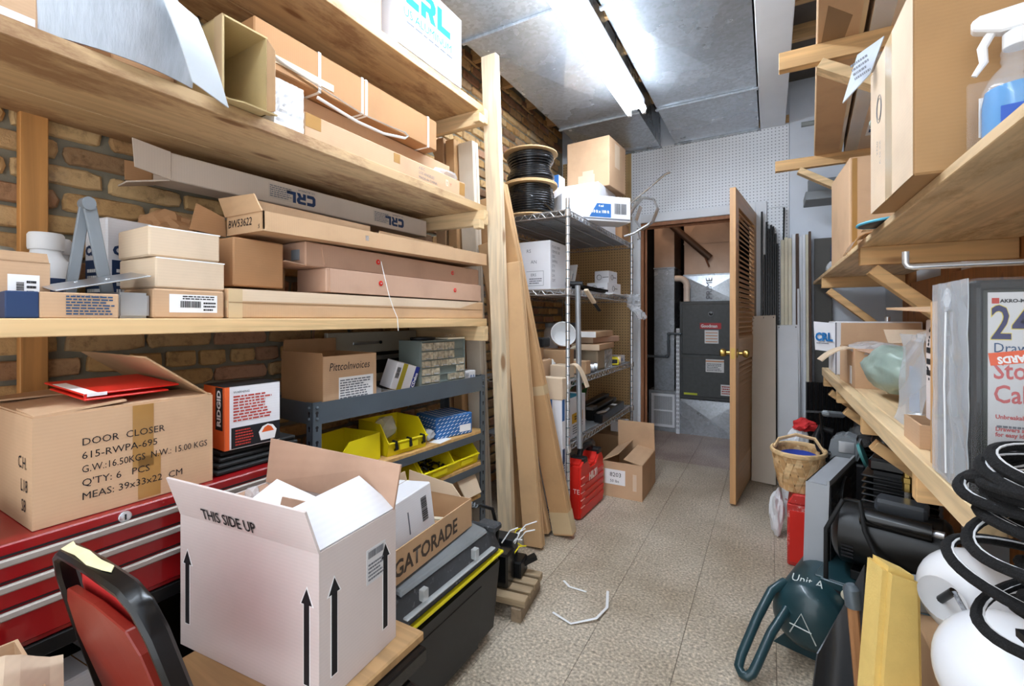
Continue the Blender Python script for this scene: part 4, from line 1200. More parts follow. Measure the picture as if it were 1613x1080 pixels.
bb_ = carton('blue_pattern_carton', 'blue carton patterned with white marks at the far end of the grey shelf', .18, .22, .105, gp(-.12, .80, .6185), GRZ - 12, m=BLUEB, seam=False)
for f, n in (('x+', 1), ('z+', 2), ('y-', 3)):
    q = face_m(f, (.18, .22, .105)); r = random.Random(n); d = B()
    for i in range(9):
        for j in range(6):
            a, b2 = -.10 + i * .024 + (j % 2) * .012, ((-.08 + j * .03) if f == 'z+' else .008 + j * .017)
            if f == 'y-' and abs(a) > .08: continue
            if abs(a) > .10: continue
            L_ = q @ Matrix.Translation((a, b2, 0)) @ Matrix.Rotation(RD(25), 4, 'Z')
            d.box(-.008, .008, -.0014, .0014, .0, .0008, L_)
    d.obj('white_marks', WPAPER, bb_)
patch(bb_, 'label', face_m('x+', (.18, .22, .105)), .03, .10, .015, .05, WPAPER, .0012)
pbag = T('parts_bag', 'clear plastic bag of parts in front of the blue carton', 'bag', gp(-.055, .622, .6185), GRZ)
crumple((0, 0, .040), (.026, .03, .026), FILM, 'bag', pbag, 7)
patch(pbag, 'paper_slip', Matrix.Translation((0.02, .06, .0)), -.03, .03, -.05, .05, WPAPER, .002, 10)
ob = carton('open_carton', 'open tan carton with a drooping flap on the low grey shelf', .20, .32, .12, gp(-.125, .765, .2835), GRZ, m=CARD2, open_top=True)
B().slab([(.10, .02, .12), (.10, .16, .12), (.155, .15, .03), (.155, .03, .03)], .005).obj('flap', CARD4, ob)

# ================================================================== CHAIR WITH THE WHITE CARTON
ch = T('banquet_chair', 'worn red-backed banquet chair with black frame, seen from behind, in the foreground', 'chair', (-.885, .385, 0))
def chairback(u):  # u -1..1 around the back frame
    return None
path = []
tilt = math.tan(RD(14))
def cbp(x, z): return (x, -(z - .44) * tilt, z)
for x, z in ((-.20, .0), (-.19, .25), (-.185, .46), (-.172, .68), (-.158, .77), (-.138, .808), (-.105, .824), (0, .828), (.105, .824), (.138, .808), (.158, .77), (.172, .68), (.185, .46), (.19, .25), (.20, .0)):
    p = cbp(x, max(z, .44)); path.append((p[0], p[1] - (.44 - min(z, .44)) * .10, z))
fr = B()
P = [Vector(p) for p in path]
vs = []; fs = []
N = len(P)
for i in range(N):
    d = (P[min(i + 1, N - 1)] - P[max(i - 1, 0)]).normalized()
    nrm = Vector((0, 1, tilt)).normalized()
    o = nrm.cross(d).normalized()
    for a, b2 in ((-.008, -.014), (.008, -.014), (.008, .014), (-.008, .014)):
        vs.append(P[i] + o * a + nrm * b2)
for i in range(N - 1):
    for k in range(4):
        l = (k + 1) % 4; fs.append((i * 4 + k, i * 4 + l, i * 4 + 4 + l, i * 4 + 4 + k))
fs.append((0, 1, 2, 3)); fs.append(tuple((N - 1) * 4 + k for k in range(4)))
fr.add(vs, fs).obj('back_frame', mat('chipped_black', '#0b0b0d', .28, var=.1, coat=.1), ch, bevel=.005, smooth=True)
wr = B().prism([(-.095, -.009), (-.05, -.006), (0, -.0085), (.04, -.004), (.062, .0), (.05, .008), (.01, .006), (-.04, .0085), (-.08, .005), (-.10, .008)], -.0008, .0008).obj('worn_edge', mat('bare_cream', '#e6dcae', .7, var=.15, scale=30), ch)
wr.location = (-.0, cbp(0, .836)[1] + .0, .8368); wr.rotation_euler = (RD(14), 0, 0)
# padded panel
def pan(y0, y1, inset):
    pts = [(-.155 + inset, .50), (-.148 + inset, .70), (-.135 + inset, .765), (-.11 + inset, .795), (0, .802), (.11 - inset, .795), (.135 - inset, .765), (.148 - inset, .70), (.155 - inset, .50)]
    vs = [cbp(x, z) for x, z in pts]
    vs = [(x, y + y0, z) for x, y, z in vs] + [(x, y + y1, z) for x, y, z in vs]
    n = len(pts)
    return vs, [tuple(range(n)), tuple(range(n, 2 * n))[::-1]] + [(i, (i + 1) % n, n + (i + 1) % n, n + i) for i in range(n)]
B().add([(x, y, z - .03 if z > .6 else z) for x, y, z in pan(-.010, .004, .006)[0]], pan(-.010, .004, .006)[1]).obj('back_panel', mat('red_back_board', '#7e2418', .38, var=.15), ch, bevel=.002)
B().add(*pan(.004, .026, .014)).obj('back_cushion', REDV, ch, bevel=.008, seg=2, smooth=True)
sr = B().box(-.245, .165, .04, .462, .43, .4535).obj('seat_board', wood('seat_board', '#b08a5c', 'x', knots=False), ch, bevel=.004)
for x in (-.19, .17):
    B().tube([(x, .03, .36), (x, .40, .37), (x, .435, .33), (x, .445, 0)], .011, 10).obj('leg', BLACKG, ch, smooth=True)
    B().box(x - .014, x + .014, .0, .45, .395, .43).obj('seat_rail', BLACKG, ch, bevel=.004)
B().tube([(.19, .18, .20), (.195, .205, .33), (.195, .26, .375), (.195, .33, .37), (.195, .37, .31), (.195, .375, .18)], .020, 10, flat=.7).obj('side_loop', BLACKG, ch, smooth=True)
B().box(-.19, .17, .425, .445, .12, .145).obj('stretcher', BLACKG, ch, bevel=.004)
# carton
A_ = Vector((-1.178, .536)); B_ = Vector((-.745, .573)); ex = (B_ - A_).normalized(); ey = Vector((-ex.y, ex.x))
w, d, h = .434, .225, .30
cen = (A_ + B_) / 2 + ey * d / 2
wc = T('white_carton', 'large open white carton printed THIS SIDE UP with black arrows on the chair', 'cardboard box', (cen.x, cen.y, .4545), math.degrees(math.atan2(ex.y, ex.x)))
th = .006
b_ = B().box(-w / 2, w / 2, -d / 2, d / 2, 0, th)
b_.box(-w / 2, -w / 2 + th, -d / 2, d / 2, th, h).box(w / 2 - th, w / 2, -d / 2, d / 2, th, h).box(-w / 2 + th, w / 2 - th, -d / 2, -d / 2 + th, th, h).box(-w / 2 + th, w / 2 - th, d / 2 - th, d / 2, th, h)
b_.obj('body', PCARD, wc)
B().slab([(-w / 2, -d / 2 + .004, h), (w / 2, -d / 2 + .004, h), (w / 2 - .012, -d / 2 - .018, h + .085), (-w / 2 - .01, -d / 2 - .02, h + .088)], .005).obj('flap', PCARD, wc)
B().slab([(w / 2 - .004, -d / 2, h), (w / 2 - .004, d / 2, h), (w / 2 - .105, d / 2 - .01, h + .062), (w / 2 - .105, -d / 2 + .02, h + .055)], .005).obj('flap', WCARD, wc)
B().slab([(-w / 2, d / 2 - .004, h), (w / 2, d / 2 - .004, h), (w / 2 + .006, d / 2 + .015, h + .10), (-w / 2 - .025, d / 2 + .03, h + .108)], .005).obj('flap', CARD3, wc)
B().slab([(-w / 2 + .004, -d / 2 + .01, h), (-w / 2 + .004, d / 2 - .01, h), (-w / 2 + .09, d / 2 - .02, h - .04), (-w / 2 + .09, -d / 2 + .02, h - .045)], .005).obj('flap', CARD3, wc)
B().box(-.16, .02, -.10, .08, .006, .235).obj('inner_carton', CARD3, wc, bevel=.004)
B().slab([(-.12, -.03, .30), (.02, -.045, .29), (.03, .06, .31), (-.13, .07, .33)], .003).obj('paper', WPAPER, wc)
B().slab([(-.03, -.02, .235), (.10, .0, .225), (.085, .012, .325), (-.02, .0, .33)], .004).obj('divider_card', CARD3, wc)
crumple((-.17, .03, .30), (.018, .018, .02), FILM, 'film_scrap', wc, 4, n=2)
def arrow(par, M, a, b, hgt, wd=.014):
    sh = [(a - wd / 2, b), (a + wd / 2, b), (a + wd / 2, b + hgt - .03), (a + wd, b + hgt - .03), (a, b + hgt), (a - wd, b + hgt - .03), (a - wd / 2, b + hgt - .03)]
    o_ = .0022
    ol = [(a - wd / 2 - o_, b - o_), (a + wd / 2 + o_, b - o_), (a + wd / 2 + o_, b + hgt - .03 - o_), (a + wd + 2 * o_, b + hgt - .03 - o_), (a, b + hgt + 2 * o_), (a - wd - 2 * o_, b + hgt - .03 - o_), (a - wd / 2 - o_, b + hgt - .03 - o_)]
    k = poly_patch(par, 'arrow', M, ol, WPAPER, .0006); poly_patch(k, 'arrow_fill', M, sh, INK, .0011)
q = face_m('y-', (w, d, h)); arrow(wc, q, -.19, .055, .165); arrow(wc, q, .185, .04, .185)
q = face_m('x+', (w, d, h)); arrow(wc, q, -.075, .045, .19); arrow(wc, q, .075, .045, .19)
p = patch(wc, 'label', q, .015, .075, .17, .245, mat('label_faint', '#dcdcde', .6)); barcode(p, q, .02, .07, .225, .24, INKG); dashes(p, q, .02, .07, .175, .215, 5, INKG)
hf = frame((-w / 2 + .09, -d / 2 + .004 - .0005, h), (1, 0, 0), (0, -.022, .085)); text(wc, 'THIS SIDE UP', .036, hf, 0.0, .008, INK, bold=.0004, sx=.84, eps=.0065)

# ================================================================== TOTE, TRAY, PALLET
tt = T('storage_tote', 'long black wheeled tote with a yellow seal line', 'tote', (-1.095, 1.18, 0))
b_ = B().hexa([(-.19, -.30, .02), (.185, -.30, .02), (.185, .30, .02), (-.19, .30, .02), (-.205, -.32, .305), (.205, -.32, .305), (.205, .32, .305), (-.205, .32, .305)])
b_.obj('body', BLACKP, tt, bevel=.018, seg=2, smooth=True)
B().hexa([(.187, -.20, .03), (.193, -.20, .03), (.193, .17, .03), (.187, .17, .03), (.199, -.21, .25), (.2035, -.21, .25), (.2035, .18, .25), (.199, .18, .25)]).obj('front_panel', BLACKP, tt, bevel=.003)
B().box(-.209, .209, -.324, .324, .305, .318).obj('seal', mat('yellow_seal', '#e8d820', .4), tt, bevel=.004)
B().hexa([(-.21, -.325, .319), (.21, -.325, .319), (.21, .325, .319), (-.21, .325, .319), (-.19, -.30, .418), (.175, -.30, .418), (.175, .30, .418), (-.19, .30, .418)]).obj('lid', mat('dusty_black', '#3b3d40', .55, var=.25, scale=14, wear='#6e7072', wearamt=.58), tt, bevel=.016, seg=2, smooth=True)
B().hexa([(.10, -.21, .418), (.185, -.21, .406), (.185, .25, .406), (.10, .25, .418), (.105, -.205, .434), (.178, -.205, .422), (.178, .245, .422), (.105, .245, .434)]).obj('organiser_cover', mat('smoky_clear', '#9ba0a2', .2, alpha=.6), tt, bevel=.004)
B().box(.178, .214, -.215, .255, .352, .358).obj('cover_edge', CLEARP, tt, bevel=.002)
for y in (-.13, .14): B().box(.19, .21, y - .012, y + .012, .365, .40).obj('latch', CLEARP, tt, bevel=.002)
for y in (-.265, .29): B().box(.12, .205, y - .028, y + .028, .40, .425).obj('grip_ridge', MATS['dusty_black'], tt, bevel=.006)
for y in (-.24,):
    for x in (-.15, .165): B().cyl((x - .02, y, .05), (x + .028, y, .05), .05, 18).obj('wheel', BLACKG, tt, bevel=.006, smooth=True)
gt = carton('drink_tray', 'low tan drink tray with bold brown lettering on the black tote', .29, .44, .10, (-1.09, 1.165, .4355), 4, m=CARDY, open_top=True, th=.004)
text(gt, 'GATORADE', .068, face_m('x+', (.29, .44, .10)), -.215, .022, mat('brown_ink', '#4a3d33', .8), bold=.0018, sx=.92)
B().slab([(-.145, -.21, .10), (-.145, .215, .10), (-.15, .20, .165), (-.15, -.18, .16)], .004).obj('raised_side', CARD4, gt)
B().slab([(-.14, .218, .10), (.10, .218, .10), (.06, .222, .14), (-.14, .222, .165)], .004).obj('raised_end', CARD4, gt)
wt = carton('white_carton', 'plain white carton with a barcode tipped in the drink tray', .20, .23, .17, (-1.085, 1.11, .459), 4, m=WCARD, rot=(3, -6, 4))
q = face_m('x+', (.20, .23, .17)); patch(wt, 'slot', q, -.02, -.015, .05, .12, INKG); barcode(wt, q, .05, .08, .06, .14, INK, vertical=True)
rl = T('paper_roll', 'cream card strips lying in the drink tray', 'card strips', (-1.08, 1.28, .441), 20)
for k in range(3): B().box(-.08, .06, -.03 + k * .024, -.012 + k * .024, .002 + .012 * k, .008 + .012 * k).obj('strip', CREAM, rl)
pa = T('wood_pallet', 'small wooden pallet end on the floor behind the tote', 'pallet', (-.99, 1.68, 0), 8)
for k in range(4): B().box(-.14, .135, -.11 + k * .062, -.065 + k * .062, .055, .085).obj('slat', PALLET, pa, bevel=.003)
for x in (-.12, .10): B().box(x - .022, x + .022, -.12, .13, 0, .054).obj('runner', wood('pallet_runner', '#8c7860', 'y', knots=False), pa, bevel=.003)
ej = T('wiring_junk', 'heap of black electrical boxes with loose white and yellow wires on the pallet', 'electrical parts', (-1.01, 1.70, .086), 8)
B().box(-.08, .06, -.09, .0, 0, .14).obj('junction_box', BLACKG, ej, bevel=.008)
B().box(-.02, .085, .0, .09, 0, .07).obj('junction_box', BLACKS, ej, bevel=.006)
B().box(-.06, .045, .005, .075, .07, .16).obj('bracket', BLACKP, ej, bevel=.004)
B().beam((.02, .02, .02), (.12, .10, .06), .03, .02).obj('arm', BLACKS, ej)
rr = random.Random(3)
for k in range(9):
    p0 = Vector((rr.uniform(-.02, .06), rr.uniform(-.02, .08), rr.uniform(.09, .16))); d1 = Vector((rr.uniform(.02, .09), rr.uniform(.0, .08), rr.uniform(-.02, .06)))
    B().tube([p0, p0 + d1 * .5 + Vector((0, 0, .02)), p0 + d1], .0028, 6).obj('wire', YEL if k % 3 == 0 else WPLAS, ej)
B().tube([(-.12, -.16, .33), (-.06, -.10, .335), (-.02, -.06, .31), (.0, -.05, .22), (-.01, -.05, .12)], .008, 8).obj('cable', BLACKG, ej, smooth=True)
hl = []
for i in range(90):
    t = i / 89; a = t * 2 * math.pi * 12
    hl.append((-.16 - .05 * (1 - t) + .0 + .10 * t, -.13 + .009 * math.cos(a), .345 + .009 * math.sin(a)))
B().tube(hl, .003, 5).obj('coiled_hose', GREYP, ej, smooth=True)
ps = tag(B().tube([(-.82, 1.93, .004), (-.78, 1.90, .004), (-.70, 1.90, .004)], .006, 6, flat=.3).obj('strap_scrap', WPLAS), 'short scrap of white strapping on the floor, nearer the pallet', 'strapping')
sp_ = [(-.77, 1.70, .004), (-.68, 1.67, .005), (-.60, 1.74, .012), (-.585, 1.83, .010), (-.62, 1.95, .004)]
tag(B().tube(sp_, .006, 6, flat=.3).obj('strap_scrap', WPLAS), 'longer curled scrap of white strapping out on the floor', 'strapping')
# ================================================================== CHROME WIRE SHELVING
WX0, WX1, WY0, WY1 = -1.62, -1.02, 2.46, 3.86
ws_ = T('wire_shelving', 'tall chrome wire shelving unit with four levels against the brick wall', 'wire shelving', (-1.32, 3.16, 0))
ox, oy = 1.32, -3.16
def wl(p): return (p[0] + ox, p[1] + oy, p[2])
for x in (WX0, WX1):
    for y in (WY0, WY1):
        po = B().cyl(wl((x, y, .02)), wl((x, y, 1.90)), .0127, 12).obj('post', CHROME, ws_, smooth=True)
        gr = B()
        for k in range(36): gr.cyl(wl((x, y, .06 + k * .0508)), wl((x, y, .064 + k * .0508)), .0135, 10)
        stuff(gr.obj('grooves', GREYS, po, smooth=True))
        B().cyl(wl((x, y, 0)), wl((x, y, .025)), .017, 12).obj('foot', BLACKP, po)
LEV = (1.83, 1.372, .832, .462)
for z in LEV:
    wr = B()
    n = 46
    for k in range(n + 1):
        y = WY0 + (WY1 - WY0) * k / n
        wr.cyl(wl((WX0, y, z)), wl((WX1, y, z)), .0022, 5)
    for x in (WX0 + .15, WX0 + .30, WX0 + .45): wr.cyl(wl((x, WY0, z - .006)), wl((x, WY1, z - .006)), .003, 6)
    stuff(wr.obj('wire_deck', CHROME, ws_, smooth=True))
    for (xa, ya, xb, yb) in ((WX1, WY0, WX1, WY1), (WX0, WY0, WX0, WY1), (WX0, WY0, WX1, WY0), (WX0, WY1, WX1, WY1)):
        e = B(); e.cyl(wl((xa, ya, z + .003)), wl((xb, yb, z + .003)), .0035, 6); e.cyl(wl((xa, ya, z - .03)), wl((xb, yb, z - .03)), .0035, 6)
        L = math.hypot(xb - xa, yb - ya); m_ = int(L / .028)
        pts = []
        for k in range(m_ + 1):
            t = k / m_; pts.append(wl((xa + (xb - xa) * t, ya + (yb - ya) * t, z + (.001 if k % 2 else -.029))))
        e.tube(pts, .0022, 5)
        e.obj('truss_edge', CHROME, ws_, smooth=True)
    for x in (WX0, WX1):
        for y in (WY0, WY1): B().lathe([(.017, -.036), (.020, -.03), (.018, .006)], 12, Matrix.Translation(wl((x, y, z)))).obj('collar', CHROME, ws_, smooth=True)
B().box(WX0 + ox + .01, WX1 + ox - .03, WY0 + oy + .01, WY1 + oy - .01, 1.834, 1.837).obj('shelf_liner', mat('grey_liner', '#8e9398', .4), ws_)
B().box(WX0 + ox + .01, WX1 + ox - .03, WY0 + oy + .01, WY1 + oy - .01, .466, .469).obj('shelf_liner', MATS['grey_liner'], ws_)
tag(B().cyl((-1.0, 2.60, .42), (-1.0, 2.565, 1.40), .0165, 14).obj('metal_pipe', mat('dull_pipe', '#a9adb2', .42, metal=.6), None, smooth=True), 'plain grey metal pipe leaning upright against the wire shelving', 'pipe')

# --- top level
ZT = 1.8385
def spool(lab, z, seed, rz):
    r = T('cable_spool', lab, 'cable spool', (-1.335, 2.60, z), rz, 'black cable spools')
    B().lathe([(.172, 0), (.174, .003), (.172, .008), (.03, .008)], 36).obj('flange', card('flange_board', '#cda97a', 'x'), r)
    B().lathe([(.172, .198), (.174, .201), (.172, .206), (.03, .206)], 36).obj('flange', MATS['flange_board'], r)
    B().cyl((0, 0, .008), (0, 0, .198), .09, 20).obj('drum', CARD2, r)
    rr = random.Random(seed); path = []
    turns = 12
    for i in range(turns * 20):
        t = i / (turns * 20 - 1); a = t * turns * 2 * math.pi
        R_ = .132 + (.012 * math.sin(t * 9) if seed == 1 else .016 * math.sin(t * math.pi))
        path.append((R_ * math.cos(a), R_ * math.sin(a), .018 + .170 * t + .004 * math.sin(a + seed)))
    B().tube(path, .0092, 7).obj('cable', BLACKG, r, smooth=True)
    B().cyl((0, 0, .010), (0, 0, .196), .120, 24).obj('inner_winding', BLACKP, r)
    if seed == 2:
        B().tube([(.148 * math.cos(a), .148 * math.sin(a), z_) for a, z_ in ((-1.9, .16), (-1.5, .14), (-1.1, .115), (-.7, .085), (-.3, .06), (.1, .04))], .008, 6).obj('loose_strand', BLACKG, r, smooth=True)
spool('spool of black cable with pale board flanges, lower of the two', ZT, 2, 0)
spool('spool of black cable stacked on top of the other spool', ZT + .2065, 1, 20)
bo = carton('shelf_carton', 'tan carton with a blue oval mark behind the cable spools', .25, .235, .40, (-1.485, 2.918, ZT), 3, m=CARD)
for f in ('x+', 'y-'):
    q = face_m(f, (.25, .235, .40)); e = [(.06 * math.cos(i * math.pi / 8), .30 + .025 * math.sin(i * math.pi / 8)) for i in range(16)]; p = poly_patch(bo, 'blue_oval', q, e, BLUEB)
    dashes(p, q, -.045, .045, .29, .31, 1, WPAPER, eps=.0011)
bs = carton('shelf_carton', 'small blue and white carton between the spools and the tan carton on top', .11, .12, .10, (-1.40, 3.13, 2.1565), 0, m=BLUEB, seam=False)
patch(bs, 'white_face', face_m('x+', (.11, .12, .10)), -.055, .055, .003, .097, WPAPER); text(bs, 'W-6', .02, face_m('x+', (.11, .12, .10)), .02, .02, INK, rot=90)
aw = carton('white_carton', 'white carton with small black arrows under the tan carton, top of the wire shelving', .40, .40, .317, (-1.235, 3.25, ZT), 0, m=WCARD)
q = face_m('y-', (.40, .40, .317)); 
for a in (.10, .145): arrow(aw, q, a, .06, .075, .010)
q = face_m('x+', (.40, .40, .317)); arrow(aw, q, -.12, .06, .075, .010)
tcn = carton('shelf_carton', 'tan carton patched with pale tape, highest on the wire shelving', .335, .34, .36, (-1.155, 3.36, 2.1565), -4, m=CARD, tape=[('y-', -.075, .055, 0, .10), ('y-', -.04, .045, .095, .13), ('x+', -.06, .04, .16, .335)], tape_m=CARD4)
fmx = carton('film_carton', 'white and blue carton of plastic sheeting marked 10 ft x 100 ft, jutting out', .49, .16, .165, (-1.035, 2.91, ZT), 45, m=WCARD, seam=False)
q = face_m('y-', (.49, .16, .165))
poly_patch(fmx, 'blue_panel', q, [(-.055, .025), (.10, .025), (.10, .115), (.0, .115)], BLUEB); text(fmx, '10 ft x 100 ft', .026, q, -.038, .052, WPAPER, bold=.001, eps=.002, sx=.9); text(fmx, '4 mil', .018, q, .01, .092, WPAPER, bold=.0006, eps=.002)
barcode(fmx, q, .125, .215, .05, .12, INK); patch(fmx, 'grey_band', q, -.10, .24, .010, .020, INKG)
carton('shelf_carton', 'plain tan carton at the far end of the top wire shelf', .20, .20, .14, (-1.135, 3.73, ZT), 0, m=CARDK)
cf = T('chrome_hooks', 'bunch of chrome display hooks and wire sticking out over the doorway end', 'hooks', (-.93, 3.70, 2.05))
B().tube([(-.15, -.05, .0), (.0, .0, .13), (.20, .06, .30), (.24, .07, .315)], .010, 8).obj('rod', CHROME, cf, smooth=True)
for k in range(6):
    o_ = .012 * k
    B().tube([(-.12, -.02 + o_, -.10), (-.04, -.01 + o_, .05), (.03, .0 + o_, .13), (.12, .01 + o_, .11), (.15, .02 + o_, .03), (.11, .01 + o_, -.07), (.03, .0 + o_, -.13), (-.02, .0 + o_, -.05), (.02, .0 + o_, .06)], .0062, 6).obj('wire_loop', CHROME, cf, smooth=True)
B().tube([(.0, .0, -.12), (.02, .0, -.21), (.0, .0, -.21)], .006, 6).obj('stem', CHROME, cf, smooth=True)
h2 = T('chrome_bar', 'chrome bar poking out below the wire hooks', 'bar', (-.985, 3.60, 1.853))
B().tube([(-.02, -.02, .0), (.05, .0, .02), (.16, .04, .09), (.165, .042, .105)], .009, 8).obj('bar', CHROME, h2, smooth=True)
# --- second level
Z_ = 1.3775
iso = carton('white_carton', 'white carton with stencilled grey text on the second wire shelf', .33, .25, .31, (-1.345, 2.69, Z_), 0, m=WCARD)
q = face_m('x+', (.33, .25, .31))
for i, s in enumerate(('P.O.NO. 90800', 'ITEM NO. 36B', 'DESC:', 'SHIPPING', "Q'TY:", 'N.W.', 'G.W.', 'CUFT')): text(iso, s, .024, q, -.10, .265 - i * .03, INKG, sx=.8, shear=.05)
q = face_m('y-', (.33, .25, .31)); text(iso, 'RS', .03, q, .0, .24, INKG); text(iso, 'AN', .03, q, .03, .17, INKG); b_ = B(); b_.box(.0, .12, .03, .032, 0, .001, q).box(.0, .12, .12, .122, 0, .001, q).box(.118, .12, .03, .12, 0, .001, q); b_.obj('stencil_frame', INKG, iso); text(iso, 'ERS', .025, q, .03, .09, INKG); dashes(iso, q, .02, .11, .04, .08, 3, INKG)
for k, (y, lab) in enumerate(((3.00, 'printed brochure leaning on the second wire shelf, nearer the post'), (3.07, 'printed brochure leaning behind another on the second wire shelf'))):
    br = T('brochure', lab, 'brochure', (-1.34, y, Z_ + .008), rot=(-18, 0, -8))
    B().box(-.10, .11, 0, .012, 0, .22 - .05 * (1 - k)).obj('pages', WPAPER, br); dashes(br, face_m('y-', (.2, 0, .2)), -.08, .09, .05, .15, 6, INKG)
    patch(br, 'photo', face_m('y-', (.2, 0, .2)), .02, .09, .10, .15, GREYS, .001)
for i, (x, y, z, w, d, h, lab) in enumerate(((-1.13, 3.46, 0, .17, .26, .085, 'low white carton with a round mark on the second wire shelf'), (-1.14, 3.54, .086, .12, .17, .10, 'small white carton with a round mark stacked on a low one'))):
    c = carton('small_white_carton', lab, w, d, h, (x, y, Z_ + .012 + z), -6, m=WCARD, group='small white cartons')
    for f in ('x+', 'y-'):
        q = face_m(f, (w, d, h)); rr_ = [tuple(q @ Vector((-.02 + .02 * math.cos(i_ * .524), h * .5 + .02 * math.sin(i_ * .524), .001))) for i_ in range(12)]
        B().tube(rr_, .0014, 5, closed=True).obj('round_mark', INK, c); dashes(c, q, .01, .06, h * .45, h * .55, 1, INK)
tag(B().box(-.14, .14, -.23, .22, 0, .010).obj('white_board', WPLAS, None, bevel=.002, loc=(-1.13, 3.46, Z_ + .001)), 'thin white board under the small cartons on the second wire shelf', 'board')
carton('shelf_carton', 'brown carton at the back of the second wire shelf', .18, .42, .20, (-1.50, 3.45, Z_), 0, m=CARD2)
ba = T('black_bars', 'black metal bars and a dark tube on the second wire shelf behind the post', 'bars', (-1.12, 2.95, Z_))
for k in range(3): B().beam((-.05 + .03 * k, -.10, .02 + .012 * k), (.03 + .02 * k, .32, .012 + .008 * k), .03, .014).obj('bar', BLACKS if k else ALU, ba)
B().cyl((-.06, -.14, .055), (.05, -.12, .05), .018, 12).obj('tube', BLACKP, ba, smooth=True)
pw = T('plastic_wrap', 'crumpled clear wrap spilling off the end of the second wire shelf', 'plastic film', (-1.0, 3.80, 1.36))
rag(pw, 'film', (-.03, -.10, .04), (.03, .20, 0), (.10, .02, -.19), FILM, .045, 21)
rag(pw, 'film', (-.06, -.04, .045), (.10, .12, .01), (.03, .0, -.10), FILM, .04, 25)
pt = T('paint_brush', 'wooden handled tool hanging under the second wire shelf by the pipe', 'brush', (-.985, 2.66, 1.36))
B().beam((0, 0, .02), (.02, .10, -.06), .03, .018).obj('handle', CARD4, pt, bevel=.004); B().beam((.02, .10, -.06), (.035, .16, -.11), .022, .012).obj('bristle', BLACKP, pt, bevel=.003)
# --- third level
Z_ = .8375
def sc(lab, w, d, h, loc, rz=0, m=None, **k): return carton('shelf_carton', lab, w, d, h, loc, rz, m=m or CARD, **k)
sc('tan carton at the near end of the third wire shelf', .20, .15, .11, (-1.30, 2.56, Z_), 0)
sc('smaller tan carton stacked at the near end of the third wire shelf', .14, .11, .075, (-1.31, 2.55, Z_ + .111), 6)
sc('brown carton under the white bowl on the third wire shelf', .20, .18, .16, (-1.25, 2.80, Z_), 4, CARD2)
sc('grey folded carton behind the white bowl on the third wire shelf', .18, .18, .14, (-1.47, 2.80, Z_), -6, card('grey_board', '#a39a8e'))
bw_ = T('white_bowl', 'white plastic bowl tipped on its side on a brown carton', 'bowl', (-1.20, 2.80, Z_ + .252), rot=(70, 0, 35))
B().lathe([(.03, -.05), (.05, -.048), (.08, -.0), (.085, .04), (.080, .04), (.074, .0), (.045, -.043), (.001, -.043)], 24).obj('bowl', WPLAS, bw_, smooth=True)
sc('small tan carton in front on the third wire shelf behind the leaning cartons', .11, .11, .08, (-1.12, 2.61, Z_), -8, CARD4)
bf_ = tag(B().box(-.06, .06, -.05, .05, 0, .06).obj('black_fitting', BLACKP, None, bevel=.008, loc=(-1.26, 2.56, Z_ + .187)), 'small black fitting on the stacked tan cartons', 'fitting')
tf = T('torn_flap_strip', 'torn strip of tan cardboard bent over the near corner of the wire shelving', 'cardboard strip', (-1.045, 2.50, .845))
B().sheet(lambda u, v: (.03 + .075 * v + .0 * u, -.02 + .06 * u + .06 * v, .09 - .16 * v * v + .02 * v), 4, 8, .004).obj('strip', CARD4, tf)
for k, (z, x, y, rz, lab) in enumerate(((.145, -1.13, 3.22, 4, 'flat tan carton at the bottom of the far pile on the third wire shelf'), (.1905, -1.15, 3.30, -8, 'flat rosy carton in the middle of the far pile on the third wire shelf'), (.234, -1.14, 3.20, 2, 'flat tan carton on top of the far pile on the third wire shelf'))):
    c = sc(lab, .20, .44, .042, (x, y, Z_ + z), rz, CARD3 if k == 1 else CARD, group='pile of flat cartons')
    patch(c, 'white_end', face_m('y-', (.20, .44, .042)), -.10, .10, .001, .041, WPAPER if k == 2 else CARD4)
ww = T('wrapped_parcel', 'brown parcel wrapped in crinkled film under the flat pile', 'parcel', (-1.12, 3.27, Z_))
B().box(-.08, .06, -.17, .16, 0, .144).obj('parcel', card('grey_kraft', '#b5a78f'), ww, bevel=.012)
B().sheet(lambda u, v: (.064 + .005 * noise.noise(Vector((u * 8, v * 8, 3))), -.02 + .18 * u, .135 * v), 10, 10, .002).obj('film', FILM, ww)
for k, (y, lab) in enumerate(((2.925, 'grey metal tube lying nearer the front of the third wire shelf'), (2.992, 'grey metal tube lying farther back on the third wire shelf'))):
    tag(B().cyl((-1.22, y, Z_ + .032), (-1.04, y + .05, Z_ + .032), .030, 16).obj('metal_tube', ALU, None, smooth=True), lab, 'tube')
hc = T('coil_ring', 'cream coiled strap standing on the third wire shelf', 'coil', (-1.17, 2.945, Z_ + .12), rot=(90, 0, 60))
B().tube(ring((0, 0, 0), .045, 24), .012, 8, closed=True).obj('coil', CREAM, hc, smooth=True)
sc('small tan carton with a blue stripe at the front of the third wire shelf', .09, .09, .085, (-1.085, 2.86, Z_), 0, CARD)
crl = sc('small white carton with blue lettering, far end of third wire shelf', .10, .17, .062, (-1.10, 3.68, Z_), 0, WCARD)
text(crl, 'CRL', .028, face_m('x+', (.10, .17, .062)), -.03, .02, BLUEB, bold=.0012); text(crl, 'CRL', .028, face_m('y-', (.10, .17, .062)), -.03, .02, BLUEB, bold=.0012)
yt = T('tape_measure', 'yellow and black tape measure on the third wire shelf', 'tape measure', (-1.075, 3.53, Z_), 20)
B().prism([(-.04, 0), (.04, 0), (.04, .04), (.028, .064), (-.03, .066), (-.04, .05)], -.02, .02, 'y').obj('body', YEL, yt, bevel=.004); B().box(-.02, .03, -.0215, .0215, .012, .045).obj('grip', BLACKP, yt, bevel=.003)
